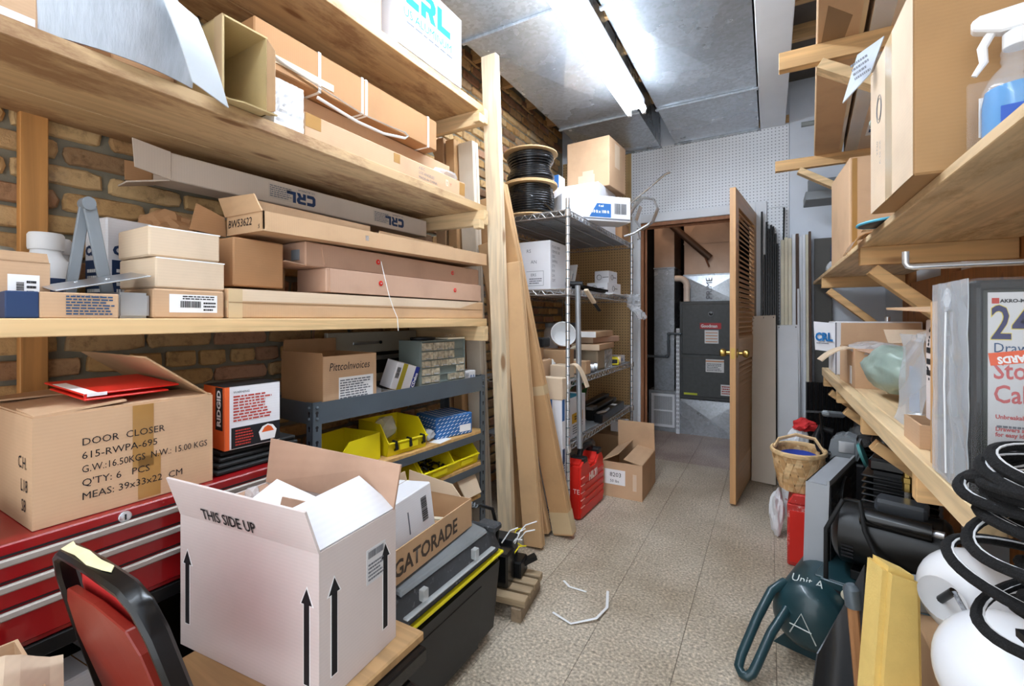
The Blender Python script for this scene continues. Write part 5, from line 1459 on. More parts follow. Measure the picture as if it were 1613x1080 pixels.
st_ = T('foam_strip_box', 'torn carton of foam strips behind the tape measure', 'cardboard box', (-1.25, 3.66, Z_ + .0))
B().box(-.05, .07, -.10, .10, 0, .13).obj('body', CARD2, st_, bevel=.006); crumple((.02, .0, .15), (.06, .09, .03), CARD3, 'scraps', st_, 9)
for k, (y, lab) in enumerate(((3.10, 'grey lidded jar behind the flat cartons, nearer the pipe'), (3.58, 'grey lidded jar behind the flat cartons, nearer the doorway'))):
    j = T('parts_jar', lab, 'jar', (-1.42, y, Z_)); B().lathe([(.05, 0), (.055, .02), (.055, .27), (.04, .30), (.001, .30)], 18).obj('jar', CLEARP, j, smooth=True); B().lathe([(.045, .30), (.045, .33), (.001, .33)], 18).obj('lid', GREYP, j, smooth=True)
sc('red and tan carton at the back of the third wire shelf', .14, .20, .29, (-1.45, 3.34, Z_), 0, card('red_tan', '#b5653c'))
pbg3 = T('paper_bag', 'crushed white paper bag on the near front corner of the third wire shelf', 'paper bag', (-1.225, 2.665, Z_))
crumple((0, 0, .055), (.035, .032, .048), mat('white_crush', '#e4e2de', .7, var=.08), 'bag', pbg3, 33)
sc('small blue carton behind the cream coil on the third wire shelf', .07, .09, .12, (-1.31, 2.99, Z_), 4, BLUEB, seam=False)
sc('small orange-brown carton standing behind the metal tubes on the third wire shelf', .07, .08, .15, (-1.31, 3.09, Z_), -6, card('orange_tan', '#c07a46'), seam=False)
rl3 = T('tape_roll', 'roll of clear tape standing beside the tape measure on the third wire shelf', 'tape roll', (-1.045, 3.575, Z_ + .036), rot=(0, 90, 20))
B().lathe([(.022, -.012), (.035, -.012), (.035, .012), (.022, .012), (.022, -.012)], 22).obj('roll', CTAPE, rl3, smooth=True)
# --- fourth level
Z_ = .4695
wl4 = sc('white carton with a yellow label on the lowest wire shelf', .20, .28, .245, (-1.155, 2.70, Z_), 0, WCARD, open_top=True)
q = face_m('x+', (.20, .28, .245)); p = patch(wl4, 'yellow_label', q, -.09, .09, .085, .145, mat('amber_label', '#d9a92e', .6)); dashes(p, q, -.05, .05, .1, .13, 2, INK); dashes(wl4, q, -.08, .10, .015, .075, 4, INKG)
B().box(-.08, .08, -.12, .12, .20, .24).obj('teal_contents', mat('teal_bag', '#27758a', .5), wl4)
gr_ = T('green_tray', 'green and tan printed produce tray on the lowest wire shelf', 'cardboard box', (-1.42, 3.27, Z_), -8)
GRN = mat('green_board', '#2f6a34', .6)
B().hexa([(-.16, -.20, 0), (.12, -.20, 0), (.12, .20, 0), (-.16, .20, 0), (-.18, -.21, .17), (.14, -.21, .13), (.14, .21, .20), (-.18, .21, .20)]).obj('tray', CARD3, gr_, bevel=.003)
q = frame((.131, .05, .03), (0, 1, .1), (.1, 0, 1)); poly_patch(gr_, 'green_panel', q, [(-.08, .0), (.10, .06), (.14, .16), (.0, .14)], GRN, .002); text(gr_, 'FRESH', .03, q, -.02, .05, CARD4, rot=22, eps=.004)
B().sheet(lambda u, v: (-.17 + .30 * u, -.10 + .30 * v, .18 + .045 * math.sin(v * 3) + .02 * v), 4, 8, .005).obj('green_lid', GRN, gr_, smooth=True)
dashes(gr_, Matrix.Translation((-.02, .05, .232)), -.12, .12, -.12, .12, 5, CARD4, fill=.3)
for k in range(3):
    r = T('door_closer', ('black door closer bar nearest the front edge of the lowest wire shelf', 'black door closer bar in the middle of the lowest wire shelf', 'black door closer bar farthest back on the lowest wire shelf')[k], 'door closer', (-1.06 - .075 * k, 3.40 + .04 * k, Z_), 2, 'door closers')
    B().box(-.032, .032, -.32, .30, 0, .06 + .02 * k).obj('body', BLACKS, r, bevel=.006)
    if k == 0: B().tube([(.0, -.34, .075), (.03, -.25, .075), (.02, -.12, .07)], .008, 6).obj('lever', ALU, r); patch(r, 'label', Matrix.Translation((0, .1, .0605)), -.02, .02, -.03, .03, WPAPER)
    if k == 1: B().box(-.02, .03, -.34, -.24, .08, .10).obj('end_cap', ALU, r)
sc('white folded carton at the far end below the lowest wire shelf', .12, .14, .085, (-1.09, 3.76, .2705), 0, WCARD)
# --- on the floor
sc('brown carton on the floor at the far end under the wire shelving', .34, .30, .2695, (-1.22, 3.72, 0), 0, CARD2)
tg = T('trash_bag', 'crumpled clear bag of scrap under the wire shelving', 'bag', (-1.34, 3.20, .155))
crumple((0, 0, .0), (.20, .26, .15), mat('scrap_film', '#a49a92', .3, var=.4, scale=9, wear='#b8424a', wearamt=.68), 'bag', tg, 14, n=4)
cc = T('cable_coil', 'loop of thin black cable on the scrap bag', 'cable', (-1.28, 3.10, .352))
B().tube(ring((0, 0, 0), .10, 28, wob=.1, seed=3, sy=.7), .006, 6, closed=True).obj('loop', BLACKP, cc, smooth=True)
B().tube(ring((.02, .02, .010), .09, 28, wob=.1, seed=5, sy=.7), .006, 6, closed=True).obj('loop', BLACKP, cc, smooth=True)
# --- red tool case
hc_ = T('tool_case', 'red plastic power tool case with black handle standing upright on the floor', 'tool case', (-1.025, 2.745, 0), -2)
pf = [(-.19, 0), (.19, 0), (.198, .02), (.198, .27), (.17, .315), (.10, .335), (.085, .30), (.055, .275), (-.03, .275), (-.055, .30), (-.07, .335), (-.15, .335), (-.19, .31), (-.198, .27), (-.198, .02)]
pf = [(y, z * 1.05) for y, z in pf]
B().prism(pf, -.055, .055, 'x').obj('shell', REDP, hc_, bevel=.012, seg=2, smooth=True)
for k in range(5):
    z = .045 + k * .043
    B().box(.0545, .0605, -.185, .185, z, z + .028).obj('rib', REDP, hc_, bevel=.003)
    B().box(.0548, .0612, -.19, -.135, z + .030, z + .034).obj('rib_edge', mat('pale_red', '#f0a89a', .5), hc_)
B().tube([(0, -.085, .345), (0, -.06, .385), (0, .03, .395), (0, .09, .385), (0, .11, .35)], .019, 10).obj('handle', BLACKP, hc_, smooth=True)
for y in (-.115, .125): B().box(-.035, .058, y - .03, y + .03, .325, .36).obj('latch', BLACKP, hc_, bevel=.006)
text(hc_, 'HILTI', .062, frame((.0612, -.075, .21), (0, 1, 0), (0, 0, 1)), 0, 0, mat('pale_print', '#f2d9d2', .5), bold=.004, sx=.95)
text(hc_, 'TE', .04, frame((.03, -.2, .2), (1, 0, 0), (0, 0, 1)), -.02, -.04, MATS['pale_print'])
# --- carton 8203
dims = (.275, .42, .235)
bx = carton('floor_carton', 'open tan carton labelled 8203 50 lbs on the floor by the doorway', *dims, (-.868, 3.225, 0), 1, m=CARD, open_top=True, flaps={'y+': (-4, .20, .004), 'x+': (-80, .125), 'x-': (-62, .125)})
q = face_m('y-', dims); p = patch(bx, 'label', q, -.115, .025, .085, .185, WPAPER); text(p, '8203', .040, q, -.08, .138, INK, eps=.0012); text(p, '50 lbs', .026, q, -.078, .10, INK, eps=.0012)
for z in (.065, .14): B().tube([tuple(q @ Vector((a, b, .001))) for a, b in ((.09, z), (.09, z + .02))], .0012, 5).obj('staple', ALU, bx)
patch(bx, 'scuff', q, .075, .10, .06, .17, CARD4)
# --- tall white and blue frame carton behind the leaning boxes
tf_ = T('frame_carton', 'tall white and blue carton marked Frame, brown torn top, by the wire shelving', 'cardboard box', (-1.105, 2.404, 0), 0)
B().box(-.085, .085, -.028, .028, 0, .86).obj('body', WCARD, tf_, bevel=.004)
dims = (.17, .056, .86)
for f in ('y-', 'x+'):
    q = face_m(f, dims); hw = .08 if f == 'y-' else .026
    patch(tf_, 'blue_panel', q, -hw, hw, .0, .13, BLUEB); patch(tf_, 'blue_panel', q, -hw, hw * .3, .62, .80, BLUEB)
    text(tf_, 'Frame', .05, q, hw * .2, .015, WPAPER, rot=90, eps=.0018)
q = face_m('x+', dims); patch(tf_, 'blue_strip', q, -.02, .012, .24, .46, NAVY); text(tf_, 'VINYL', .03, q, .008, .30, WPAPER, rot=90, eps=.0016)
B().box(-.088, .088, -.032, .031, .74, .865).obj('torn_wrap', CARD4, tf_, bevel=.004)
# ================================================================== FURNACE CLOSET
fu = T('furnace', 'dark grey gas furnace with a red badge on a galvanised base', 'furnace', (-.55, 5.39, 0))
FG = mat('furnace_grey', '#4a4d4e', .45, var=.12, scale=30, wear='#6a6d6e', wearamt=.7)
w = .275
B().box(-w, w, -.36, .36, .37, 1.38).obj('cabinet', FG, fu, bevel=.006)
B().box(-w + .022, w - .012, -.372, -.358, .83, 1.355).obj('upper_door', FG, fu, bevel=.008)
B().box(-w + .022, w - .012, -.372, -.358, .40, .80).obj('lower_door', FG, fu, bevel=.008)
B().hexa([(-w, -.36, 0), (w, -.36, 0), (w, .36, 0), (-w, .36, 0), (-w, -.36, .365), (w, -.36, .365), (w, .36, .365), (-w, .36, .365)]).obj('base_plenum', GALV, fu, bevel=.004)
B().add([(-w, -.3605, 0), (w, -.3605, 0), (w, -.3605, .36), (-w, -.3605, .36), (0.02, -.375, .18)], [(0, 1, 4), (1, 2, 4), (2, 3, 4), (3, 0, 4)]).obj('base_crease', GALV, fu)
M = Matrix.Translation((.03, -.372, 1.25)) @ Matrix.Rotation(RD(90), 4, 'X')
B().lathe([(.026, 0), (.026, .006), (.018, .007), (.018, .004), (.001, .004)], 20, M).obj('sight_ring', GREYP, fu, smooth=True)
B().lathe([(.016, .005), (.001, .009)], 16, M).obj('sight_glass', BLACKG, fu, smooth=True)
q = frame((0, -.3725, 0), (1, 0, 0), (0, 0, 1))
p = patch(fu, 'badge', q, -.075, .125, 1.098, 1.158, mat('badge_red', '#b8202a', .4), .003); text(p, 'Goodman', .044, q, -.066, 1.113, WPAPER, bold=.0016, sx=.88, eps=.0036)
p = patch(fu, 'label', q, -.03, .10, .95, 1.085, WPAPER, .001)
for k in range(4): patch(p, 'orange_line', q, -.02, .09, .965 + k * .03, .972 + k * .03, mat('label_orange', '#d88a4a', .6), .0016)
p = patch(fu, 'label', q, -.02, .15, .66, .79, WPAPER, .001); patch(p, 'orange_line', q, -.02, .15, .765, .775, MATS['label_orange'], .0016); dashes(p, q, -.01, .13, .67, .75, 5, INKG, eps=.0014)
p = patch(fu, 'label', q, .12, .255, .43, .54, WPAPER, .001); dashes(p, q, .13, .25, .44, .53, 4, INKR, eps=.0014)
patch(fu, 'yellow_sticker', q, -.23, -.10, .415, .435, mat('lime_sticker', '#c9d23a', .6), .001)
pn = T('supply_plenum', 'galvanised supply plenum with upright lettering above the furnace', 'duct', (-.55, 5.39, 1.381))
B().hexa([(-.245, -.30, 0), (.265, -.30, 0), (.265, .30, 0), (-.245, .30, 0), (-.245, -.30, .27), (.265, -.30, .27), (.265, .30, .27), (-.245, .30, .27)]).obj('plenum_section', GALV, pn, bevel=.003)
B().add([(-.245, -.301, .0), (.265, -.301, .0), (.265, -.301, .27), (-.245, -.301, .27), (.02, -.32, .13)], [(0, 1, 4), (1, 2, 4), (2, 3, 4), (3, 0, 4)]).obj('crease', GALV, pn)
B().box(-.25, .27, -.306, .306, .27, .285).obj('cleat', GALV, pn, bevel=.003)
BROWNG = mat('warm_galvanised', '#a98f7c', .42, metal=.45, var=.2, scale=4)  # browner tone for the upper duct sections
B().box(-.24, .26, -.295, .295, .285, 1.45).obj('plenum_section', BROWNG, pn, bevel=.003)
B().add([(-.24, -.296, .62), (.26, -.296, .62), (.26, -.296, 1.4), (-.24, -.296, 1.4), (.01, -.315, 1.0)], [(0, 1, 4), (1, 2, 4), (2, 3, 4), (3, 0, 4)]).obj('crease', BROWNG, pn)
B().box(-.245, .265, -.300, .300, .60, .615).obj('cleat', BROWNG, pn)
text(pn, 'PRIME', .085, frame((-.005, -.322, .02), (0, 0, 1), (-1, 0, 0)), 0, -.04, INKG, sx=1.0)
fl = T('flue_pipe', 'brown metal flue pipe slanting across the furnace closet', 'pipe', (-.75, 4.95, 1.95))
B().cyl((-.22, .0, .30), (.22, .09, -.13), .034, 16).obj('pipe', mat('brown_pipe', '#5a4436', .5, metal=.3), fl, smooth=True)
B().tube([(.14, .06, -.03), (.21, .09, -.22)], .008, 8).obj('wire', mat('copper_wire', '#7c4c34', .5), fl)
el = T('pvc_elbow', 'white PVC elbow pipe on top of the furnace', 'pipe', (-.775, 5.048, 1.381))
B().tube([(.02, 0, 0), (.02, 0, .16)] + [(.02 - .085 + .085 * math.cos(a), 0, .16 + .085 * math.sin(a)) for a in [i * math.pi / 16 for i in range(1, 9)]] + [(-.10, 0, .245)], .032, 16).obj('elbow', mat('pvc', '#e8d7c8', .4), el, smooth=True)
B().cyl((.02, 0, .14), (.02, 0, .17), .036, 16).obj('coupling', MATS['pvc'], el, smooth=True)
du_ = T('return_duct', 'upright galvanised return duct left of the furnace', 'duct', (-.985, 5.25, .435))
B().box(-.105, .105, -.20, .2, 0, 1.30).obj('duct_section', GALV, du_, bevel=.003)
B().box(-.105, .105, -.20, .2, 1.315, 2.4).obj('duct_section', BROWNG, du_, bevel=.003)
B().box(-.11, .11, -.205, .205, 1.30, 1.315).obj('cleat', GALV, du_)
fg = T('filter_grille_box', 'galvanised box with a white louvred filter grille on the closet floor', 'grille', (-1.0, 5.29, 0))
B().box(-.145, .145, -.25, .25, 0, .434).obj('box', GALV, fg, bevel=.003)
b_ = B().box(-.115, .125, -.262, -.25, .05, .075).box(-.115, .125, -.262, -.25, .375, .40).box(-.115, -.09, -.262, -.25, .075, .375).box(.10, .125, -.262, -.25, .075, .375).box(-.09, .10, -.262, -.25, .215, .230)
b_.obj('grille_frame', WHITE, fg)
sl = B()
for k in range(19): sl.box(-.088 + k * .0098, -.084 + k * .0098, -.258, -.251, .075, .375)
sl.obj('grille_bars', WHITE, fg)
B().box(-.09, .10, -.2512, -.2505, .075, .375).obj('filter', mat('filter_grey', '#6d7074', .9), fg)
gp_ = T('gas_pipe', 'grey gas pipe with elbows running to the furnace', 'pipe', (0, 0, 0))
B().tube([(-1.376, 4.99, .80), (-.955, 4.99, .80), (-.93, 4.99, .82), (-.93, 4.99, 1.02), (-.91, 4.985, 1.045), (-.81, 4.985, 1.045), (-.80, 5.03, 1.045)], .013, 10).obj('pipe', GREYS, gp_, smooth=True)
for p in ((-.945, 4.99, .805), (-.925, 4.99, 1.04), (-1.15, 4.99, .80)): B().ball(p, .021, 12).obj('fitting', GREYS, gp_, smooth=True)
stp = T('slotted_strip', 'white slotted strip standing between the return duct and the furnace', 'strip', (-.838, 5.013, 0))
B().box(-.017, .017, -.012, .012, 0, 1.10).obj('strip', WHITE, stp)
sl = B()
for k in range(24):
    for x in (-.008, .008): sl.box(x - .003, x + .003, -.0128, -.012, .05 + k * .044, .075 + k * .044)
sl.obj('slots', INKG, stp)
# ================================================================== STOCK LEANING ON THE BACK WALL
def lean(lab, name, cat, x, yb, z1, w, t, m, dx=0.0, dy=.18, group=None, rz=0, z0=0.004):
    L = math.hypot(z1, dy, dx)
    r = T(name, lab, cat, (x, yb, z0), group=group)
    z = Vector((dx, dy, z1)).normalized(); xx = Vector((math.cos(RD(rz)), math.sin(RD(rz)), 0)); y = z.cross(xx).normalized(); xx = y.cross(z)
    r.rotation_euler = Matrix((xx, y, z)).transposed().to_euler()
    B().box(-w / 2, w / 2, -t / 2, t / 2, 0, L).obj('board', m, r, bevel=.002)
    return r
BEIGE = mat('beige_board', '#cfc3b4', .5, var=.04)
p1 = lean('beige fascia panel leaning right of the louvred door', 'wall_panel', 'panel', -.040, 3.80, 1.22, .165, .012, BEIGE, dy=.17, rz=-19)
for s_ in (-.07, 0, .07): B().ball((s_, -.007, 1.215), .004, 8).obj('nail', BLACKP, p1)
p2 = lean('white fascia panel leaning right of the beige one', 'wall_panel', 'panel', .115, 3.83, 1.15, .135, .012, WHITE, dy=.17, rz=-10)
for s_ in (-.055, .055): B().ball((s_, -.007, 1.145), .004, 8).obj('nail', BLACKP, p2)
ORD = ('first', 'second', 'third', 'fourth', 'fifth', 'sixth', 'seventh', 'eighth', 'ninth')
r = random.Random(9)
blk = [(-.055, 2.04, .0145), (-.037, 1.70, .014), (-.022, 1.96, .014), (-.007, 1.90, .0145), (.008, 1.93, .0145), (.023, 1.92, .0145), (.038, 1.86, .0145), (.052, 1.78, .0135), (.066, 2.06, .013)]
for i, (x, z, wd) in enumerate(blk):
    lean(ORD[i] + ' black aluminium trim rod from the louvred door', 'trim_rod', 'rod', x, 3.955 + .012 * (i % 3), z, wd, .014, BLACKS, dx=(.03 if i == 8 else .0), dy=.14, group='black trim rods')
ml = [(.084, 1.80, .023, CREAM), (.108, 1.82, .023, CREAM), (.133, 1.81, .024, CREAM), (.158, 1.84, .023, WHITE), (.180, 1.84, .019, mat('brown_strip', '#584338', .6)), (.201, 1.82, .020, WHITE), (.222, 1.83, .020, WHITE), (.242, 1.83, .018, CREAM), (.260, 1.85, .015, MATS['brown_strip'])]
for i, (x, z, wd, mm) in enumerate(ml):
    lab = ORD[i] + ' tall moulding strip right of the black rods, ' + ('cream', 'white', 'dark brown')[0 if mm is CREAM else 1 if mm is WHITE else 2]
    lean(lab, 'moulding', 'moulding', x, 3.93 + .01 * (i % 2), z, wd, .03, mm, dy=.15, group=('cream mouldings', 'white mouldings', 'brown mouldings')[0 if mm is CREAM else 1 if mm is WHITE else 2])
lean('short white moulding strip in front of the taller pale mouldings', 'moulding', 'moulding', .185, 3.87, 1.42, .014, .02, WHITE, dy=.15)
lean('dark grey sheet leaning in the back right corner', 'dark_sheet', 'sheet', .345, 4.06, 1.80, .11, .01, mat('dark_grey_sheet', '#55534f', .5), dy=.06)
# ================================================================== RIGHT BRACKET SHELVES
us_ = T('bracket_shelf', 'upper plywood shelf on timber wall brackets, right side', 'shelf', (.50, 2.0, 1.455))
def us(x0, x1, y0, y1, z0, z1, n, m, bevel=.0015): return B().box(x0 - .5, x1 - .5, y0 - 2, y1 - 2, z0 - 1.455, z1 - 1.455).obj(n, m, us_, bevel=bevel)
us(.28, .522, .15, 4.05, 1.455, 1.475, 'deck_board', PLY); us(.525, .68, .15, 4.05, 1.455, 1.475, 'deck_board', PLY)
for y in (.66, 2.04, 3.42):
    us(.28, .68, y - .019, y + .019, 1.391, 1.4545, 'beam', STUDX)
    B().beam((.315 - .5, y - 2, 1.375 - 1.455), (.66 - .5, y - 2, 1.06 - 1.455), .038, .064, (0, 1, 0)).obj('brace', STUDX, us_, bevel=.0015)
ls_ = T('bracket_shelf', 'lower plank shelf on timber brackets holding the drawer carton, right side', 'shelf', (.50, 2.2, .85))
def ls(x0, x1, y0, y1, z0, z1, n, m): return B().box(x0 - .5, x1 - .5, y0 - 2.2, y1 - 2.2, z0 - .85, z1 - .85).obj(n, m, ls_, bevel=.002)
ls(.28, .318, .98, 3.40, .852, .90, 'front_edge', PINE); ls(.32, .68, .98, 3.40, .88, .90, 'deck_board', PLY)
for y in (1.35, 2.04, 2.73, 3.36):
    ls(.285, .68, y - .019, y + .019, .79, .8515, 'beam', STUDX)
    if y > 1.5: B().beam((.32 - .5, y - 2.2, -.095), (.66 - .5, y - 2.2, -.34), .038, .05, (0, 1, 0)).obj('brace', STUDX, ls_, bevel=.0015)
for y, lab in ((2.04, 'high timber bracket nearer the camera, long arm jutting over the aisle'), (3.42, 'high timber bracket by the back wall, long arm jutting over the aisle')):
    r = T('wall_bracket', lab, 'bracket', (.68, y, 2.15), 0, 'high wall brackets')
    B().box(-.65, 0, -.019, .019, 0, .066).obj('arm', STUDX, r, bevel=.0015)
    B().beam((-.52, 0, -.01), (-.02, 0, -.34), .036, .06, (0, 1, 0)).obj('brace', PINEX, r, bevel=.0015)
# long boxes lying on the high brackets
lbz = 2.2165
ba_ = carton('long_box', 'long scuffed tan box lying across the high brackets', .14, 3.0, .12, (.218, 1.99, lbz), -3.75, m=CARDY)
q = face_m('z-', (.14, 3.0, .12)); patch(ba_, 'tape', q, .055, .069, -1.4, 1.45, CTAPE); poly_patch(ba_, 'scuff', q, [(-.06, -.1), (.0, -.16), (.03, .1), (-.04, .2)], card('scuffed_card', '#8d7050'))
bb_ = carton('long_box', 'long film-wrapped box with blue printing beside the scuffed one on the high brackets', .24, 3.0, .12, (.425, 2.02, lbz), -3.75, m=CARD4)
q = face_m('z-', (.24, 3.0, .12)); patch(bb_, 'film_strip', q, -.119, -.06, -1.45, 1.45, FILM, .002)
for y in (-1.15, -.35, .5):
    patch(bb_, 'print_panel', q, -.04, .08, y, y + .22, WPAPER); patch(bb_, 'blue_block', q, -.03, .06, y + .05, y + .10, INKB, .0014); dashes(bb_, q, -.03, .07, y + .12, y + .21, 4, INK, eps=.0014)
hc_d = T('hanging_card', 'grey printed card standing tilted on the big carton on the upper right shelf', 'card', (.250, 1.50, 1.922))
B().slab([(-.05, -.01, -.028), (.0, -.04, -.01), (-.030, -.055, -.103), (-.084, -.03, -.155)], .003).obj('card', mat('grey_card', '#aeb6c2', .5), hc_d)
dashes(hc_d, frame((-.045, -.052, -.085), (.8, -.45, .3), (.35, 0, .85)), -.02, .02, -.03, .03, 4, INKG, eps=.006)
# --- on the upper shelf
ZU = 1.4755
dims = (.50, .376, .365)
bc = carton('big_carton', 'big brown carton overhanging the edge of the upper right shelf', *dims, (.486, 1.334, ZU), 1, m=card('cardboard_big', '#ad8659'), tape=[('x-', -.03, .03, .0, .364)], tape_m=CTAPE)
q = face_m('x-', dims)
patch(bc, 'pale_side', q, -.187, .187, .001, .364, CARD4, .0005)
e = B()
for r_ in (.020, .026): e.tube([tuple(q @ Vector((-.09 + r_ * math.cos(i * .4), .24 + r_ * 1.3 * math.sin(i * .4), .0012))) for i in range(16)], .0006, 4, closed=True)
e.obj('round_stamp', INKG, bc); text(bc, '2720', .018, q, -.10, .13, INKG, rot=90, eps=.002); text(bc, 'A 10 XX', .016, q, -.07, .10, INKG, rot=90, eps=.002)
B().tube([(-.10, -.1895, .16), (-.085, -.1895, .165), (-.05, -.1895, .166)], .0022, 5).obj('tear', EDGE, bc)
dims = (.32, .46, .475)
carton('shelf_carton', 'upright tan carton farther along the upper right shelf', *dims, (.47, 2.86, ZU), 3, m=CARD, tape=[('y-', -.15, -.13, 0, .47)])
carton('shelf_carton', 'dark box in the far corner of the upper right shelf', .30, .30, .16, (.52, 3.70, ZU), 0, m=mat('dark_box', '#4c4a48', .7))
gb_ = T('grey_tray', 'pale grey tray on the high rack seen from below by the back wall', 'tray', (.33, 3.78, 2.00)); B().box(-.12, .25, -.12, .12, 0, .06).obj('tray', GREYP, gb_, bevel=.004)
B().box(-.10, .35, -.02, .02, .06, .16).obj('hanger', GREYP, gb_)
fwp = T('film_wad', 'wad of clear film and a blue pack at the far upper shelf end', 'plastic film', (.345, 3.40, ZU + .042)); crumple((0, 0, 0), (.05, .06, .035), FILM, 'film', fwp, 31); B().box(-.01, .09, .03, .12, -.04, .15).obj('pack', NAVY, fwp)
carton('shelf_carton', 'tan carton under the dark disc, behind the big carton on the upper right shelf', .26, .26, .36, (.50, 1.80, ZU), 0, m=CARD)
for (x, y, z, rx, lab, mm) in ((.375, 1.86, 1.838, 5, 'dark round disc with pale rim lying on the carton behind the big one', BLACKS), (.305, 1.70, 1.482, 4, 'blue-edged disc lying at the shelf edge by the big carton', mat('sky_blue', '#4fa9c9', .5))):
    d = T('disc', lab, 'disc', (x, y, z), rot=(0, 0, 20) if rx > 4 else (0, -4, 0))
    B().lathe([(.001, -.002), (.088, -.002), (.091, 0), (.088, .003), (.001, .003)] if mm is BLACKS else [(.001, -.002), (.075, -.002), (.078, 0), (.075, .003), (.001, .003)], 30).obj('disc', BLACKS if mm is BLACKS else BLACKP, d, smooth=True)
    B().tube(ring((0, 0, .001), .090 if mm is BLACKS else .077, 32), .004, 6, closed=True).obj('rim', mat('pale_teal', '#bcd4d6', .5) if mm is BLACKS else mm, d, smooth=True)
tp = T('tape_strip', 'strip of brown packing tape dangling over the shelf edge', 'tape', (.285, 1.95, 1.478))
B().sheet(lambda u, v: (.03 - .075 * v, -.10 + .16 * u + .10 * v, .006 - .20 * max(0, v - .5) ** 2 + .003 * math.sin(u * 7)), 6, 6, .0015).obj('strip', mat('amber_tape', '#c08a4c', .2, alpha=.75), tp, smooth=True)
tp2 = T('tape_strip', 'folded piece of tan tape under the blue-edged disc', 'tape', (.31, 1.80, 1.4765)); B().sheet(lambda u, v: (-.055 + .09 * u, -.05 + .08 * v + .03 * u, .003 * math.sin(u * 6) + .002), 6, 4, .0015).obj('strip', MATS['amber_tape'], tp2, smooth=True)
sb = T('spray_bottle', 'clear spray bottle of blue cleaner with white trigger on the upper right shelf', 'spray bottle', (.359, 1.072, ZU - .0), 165)
GL_ = mat('bottle_clear', '#eaf3f8', .06, var=.02, alpha=.16, coat=.5)
B().lathe([(.040, 0), (.045, .006), (.045, .085), (.043, .11), (.032, .135), (.020, .148), (.0195, .152), (.022, .158), (.0195, .164), (.022, .170), (.0195, .176), (.014, .182)], 26).obj('bottle', GL_, sb, smooth=True)
B().lathe([(.0385, .002), (.0435, .008), (.0435, .085), (.040, .108), (.001, .108)], 26).obj('liquid', mat('blue_liquid', '#0f86c8', .15, var=.03), sb, smooth=True)
B().lathe([(.018, .176), (.019, .178), (.019, .20), (.012, .205), (.001, .205)], 20).obj('collar', WPLAS, sb, smooth=True)
B().prism([(-.03, .205), (.020, .205), (.050, .218), (.056, .222), (.056, .236), (.045, .243), (-.02, .243), (-.035, .225)], -.012, .012, 'y').obj('head', WPLAS, sb, bevel=.003)
B().tube([(.03, 0, .215), (.042, 0, .19), (.04, 0, .165), (.052, 0, .145)], [.007, .007, .006, .004], 8).obj('trigger', WPLAS, sb, smooth=True)
B().prism([(-.022, .02), (.022, .02), (.022, .07), (-.022, .07)], .0437, .0447, 'y').obj('label', mat('label_blue', '#2b58b8', .5), sb)
tc_ = T('tag_pack', 'clear packet with a printed card tag behind the spray bottle', 'packet', (.315, 1.132, ZU)); B().box(-.002, .10, -.004, .004, .0, .15).obj('sleeve', CLEAR, tc_); B().box(.012, .05, -.006, -.004, .05, .12).obj('tag', WPAPER, tc_); B().box(.018, .032, -.0068, -.006, .06, .11).obj('tag_print', BLUEB, tc_)
hkk = T('chrome_hook', 'long chrome faceout hook under the upper right shelf', 'hook', (.25, 1.25, 1.31))
B().tube([(0, 0, .032), (0, 0, .008), (.004, 0, .001), (.012, 0, -.001), (.43, 0, .0)], .0062, 10).obj('rod', CHROME, hkk, smooth=True)
# --- on the lower shelf
ZL = .9005
wc_ = carton('white_carton', 'white carton with a blue-lettered flap, far end of the lower right shelf', .36, .30, .285, (.485, 3.14, ZL), 0, m=WCARD)
fl = B().slab([(-.178, -.148, .275), (-.178, -.145, .12), (-.262, -.05, .125), (-.27, -.055, .285)], .005); fl.obj('flap', WCARD, wc_)
q = frame((-.180, -.150, .19), (.66, -.75, 0), (0, 0, 1)); text(wc_, 'CRL', .06, q, -.118, -.01, mat('crl_blue', '#1f6fae', .6), bold=.003, eps=.0065); dashes(wc_, q, -.11, -.03, -.03, -.02, 1, INKG, eps=.0065)
q = face_m('y-', (.36, .30, .285)); 
for k in range(3): patch(wc_, 'blue_mark', q, -.15, -.10, .05 + k * .04, .08 + k * .04, BLUEB)
patch(wc_, 'dark_edge', q, -.179, -.173, .0, .28, INKG)
B().cyl((.05, -.1, .285), (.05, -.1, .31), .012, 10).obj('bolt', CHROME, wc_, smooth=True)
oc = carton('open_carton', 'open brown carton with bent flaps and a white bag on the lower right shelf', .32, .33, .17, (.472, 2.62, ZL), 3, m=CARD, open_top=True, flaps={'y+': (8, .11)})
B().sheet(lambda u, v: (-.158 - .12 * v, -.13 + .13 * u - .02 * v, .17 + .01 * v - .07 * v * v), 3, 8, .005).obj('flap', CARD4, oc)
B().slab([(-.155, -.163, .168), (.155, -.163, .168), (.10, -.24, .16), (-.08, -.25, .15)], .005).obj('flap', CARD3, oc)
B().slab([(-.02, -.05, .19), (.16, -.06, .20), (.16, -.03, .25), (-.03, -.02, .25)], .004).obj('inner_card', CARD4, oc)
crumple((-.08, -.08, .165), (.10, .10, .035), FILM, 'white_bag', oc, 41)
patch(oc, 'print', face_m('x-', (.32, .33, .17)), .06, .10, .01, .09, WPAPER)
gbg = T('green_bag', 'pale green plastic bag bulging over the edge of the lower right shelf', 'bag', (.395, 2.16, ZL + .098), rot=(0, 30, 10))
bm_ = crumple((0, 0, .02), (.080, .20, .085), GREENF, 'bag', gbg, 51, n=4, amp=.16)
bm_.data.shade_smooth()
wbx = carton('wrapped_carton', 'tan carton in a clear plastic bag on the lower right shelf', .24, .20, .235, (.475, 1.665, ZL + .004), 2, m=CARD, seam=False)
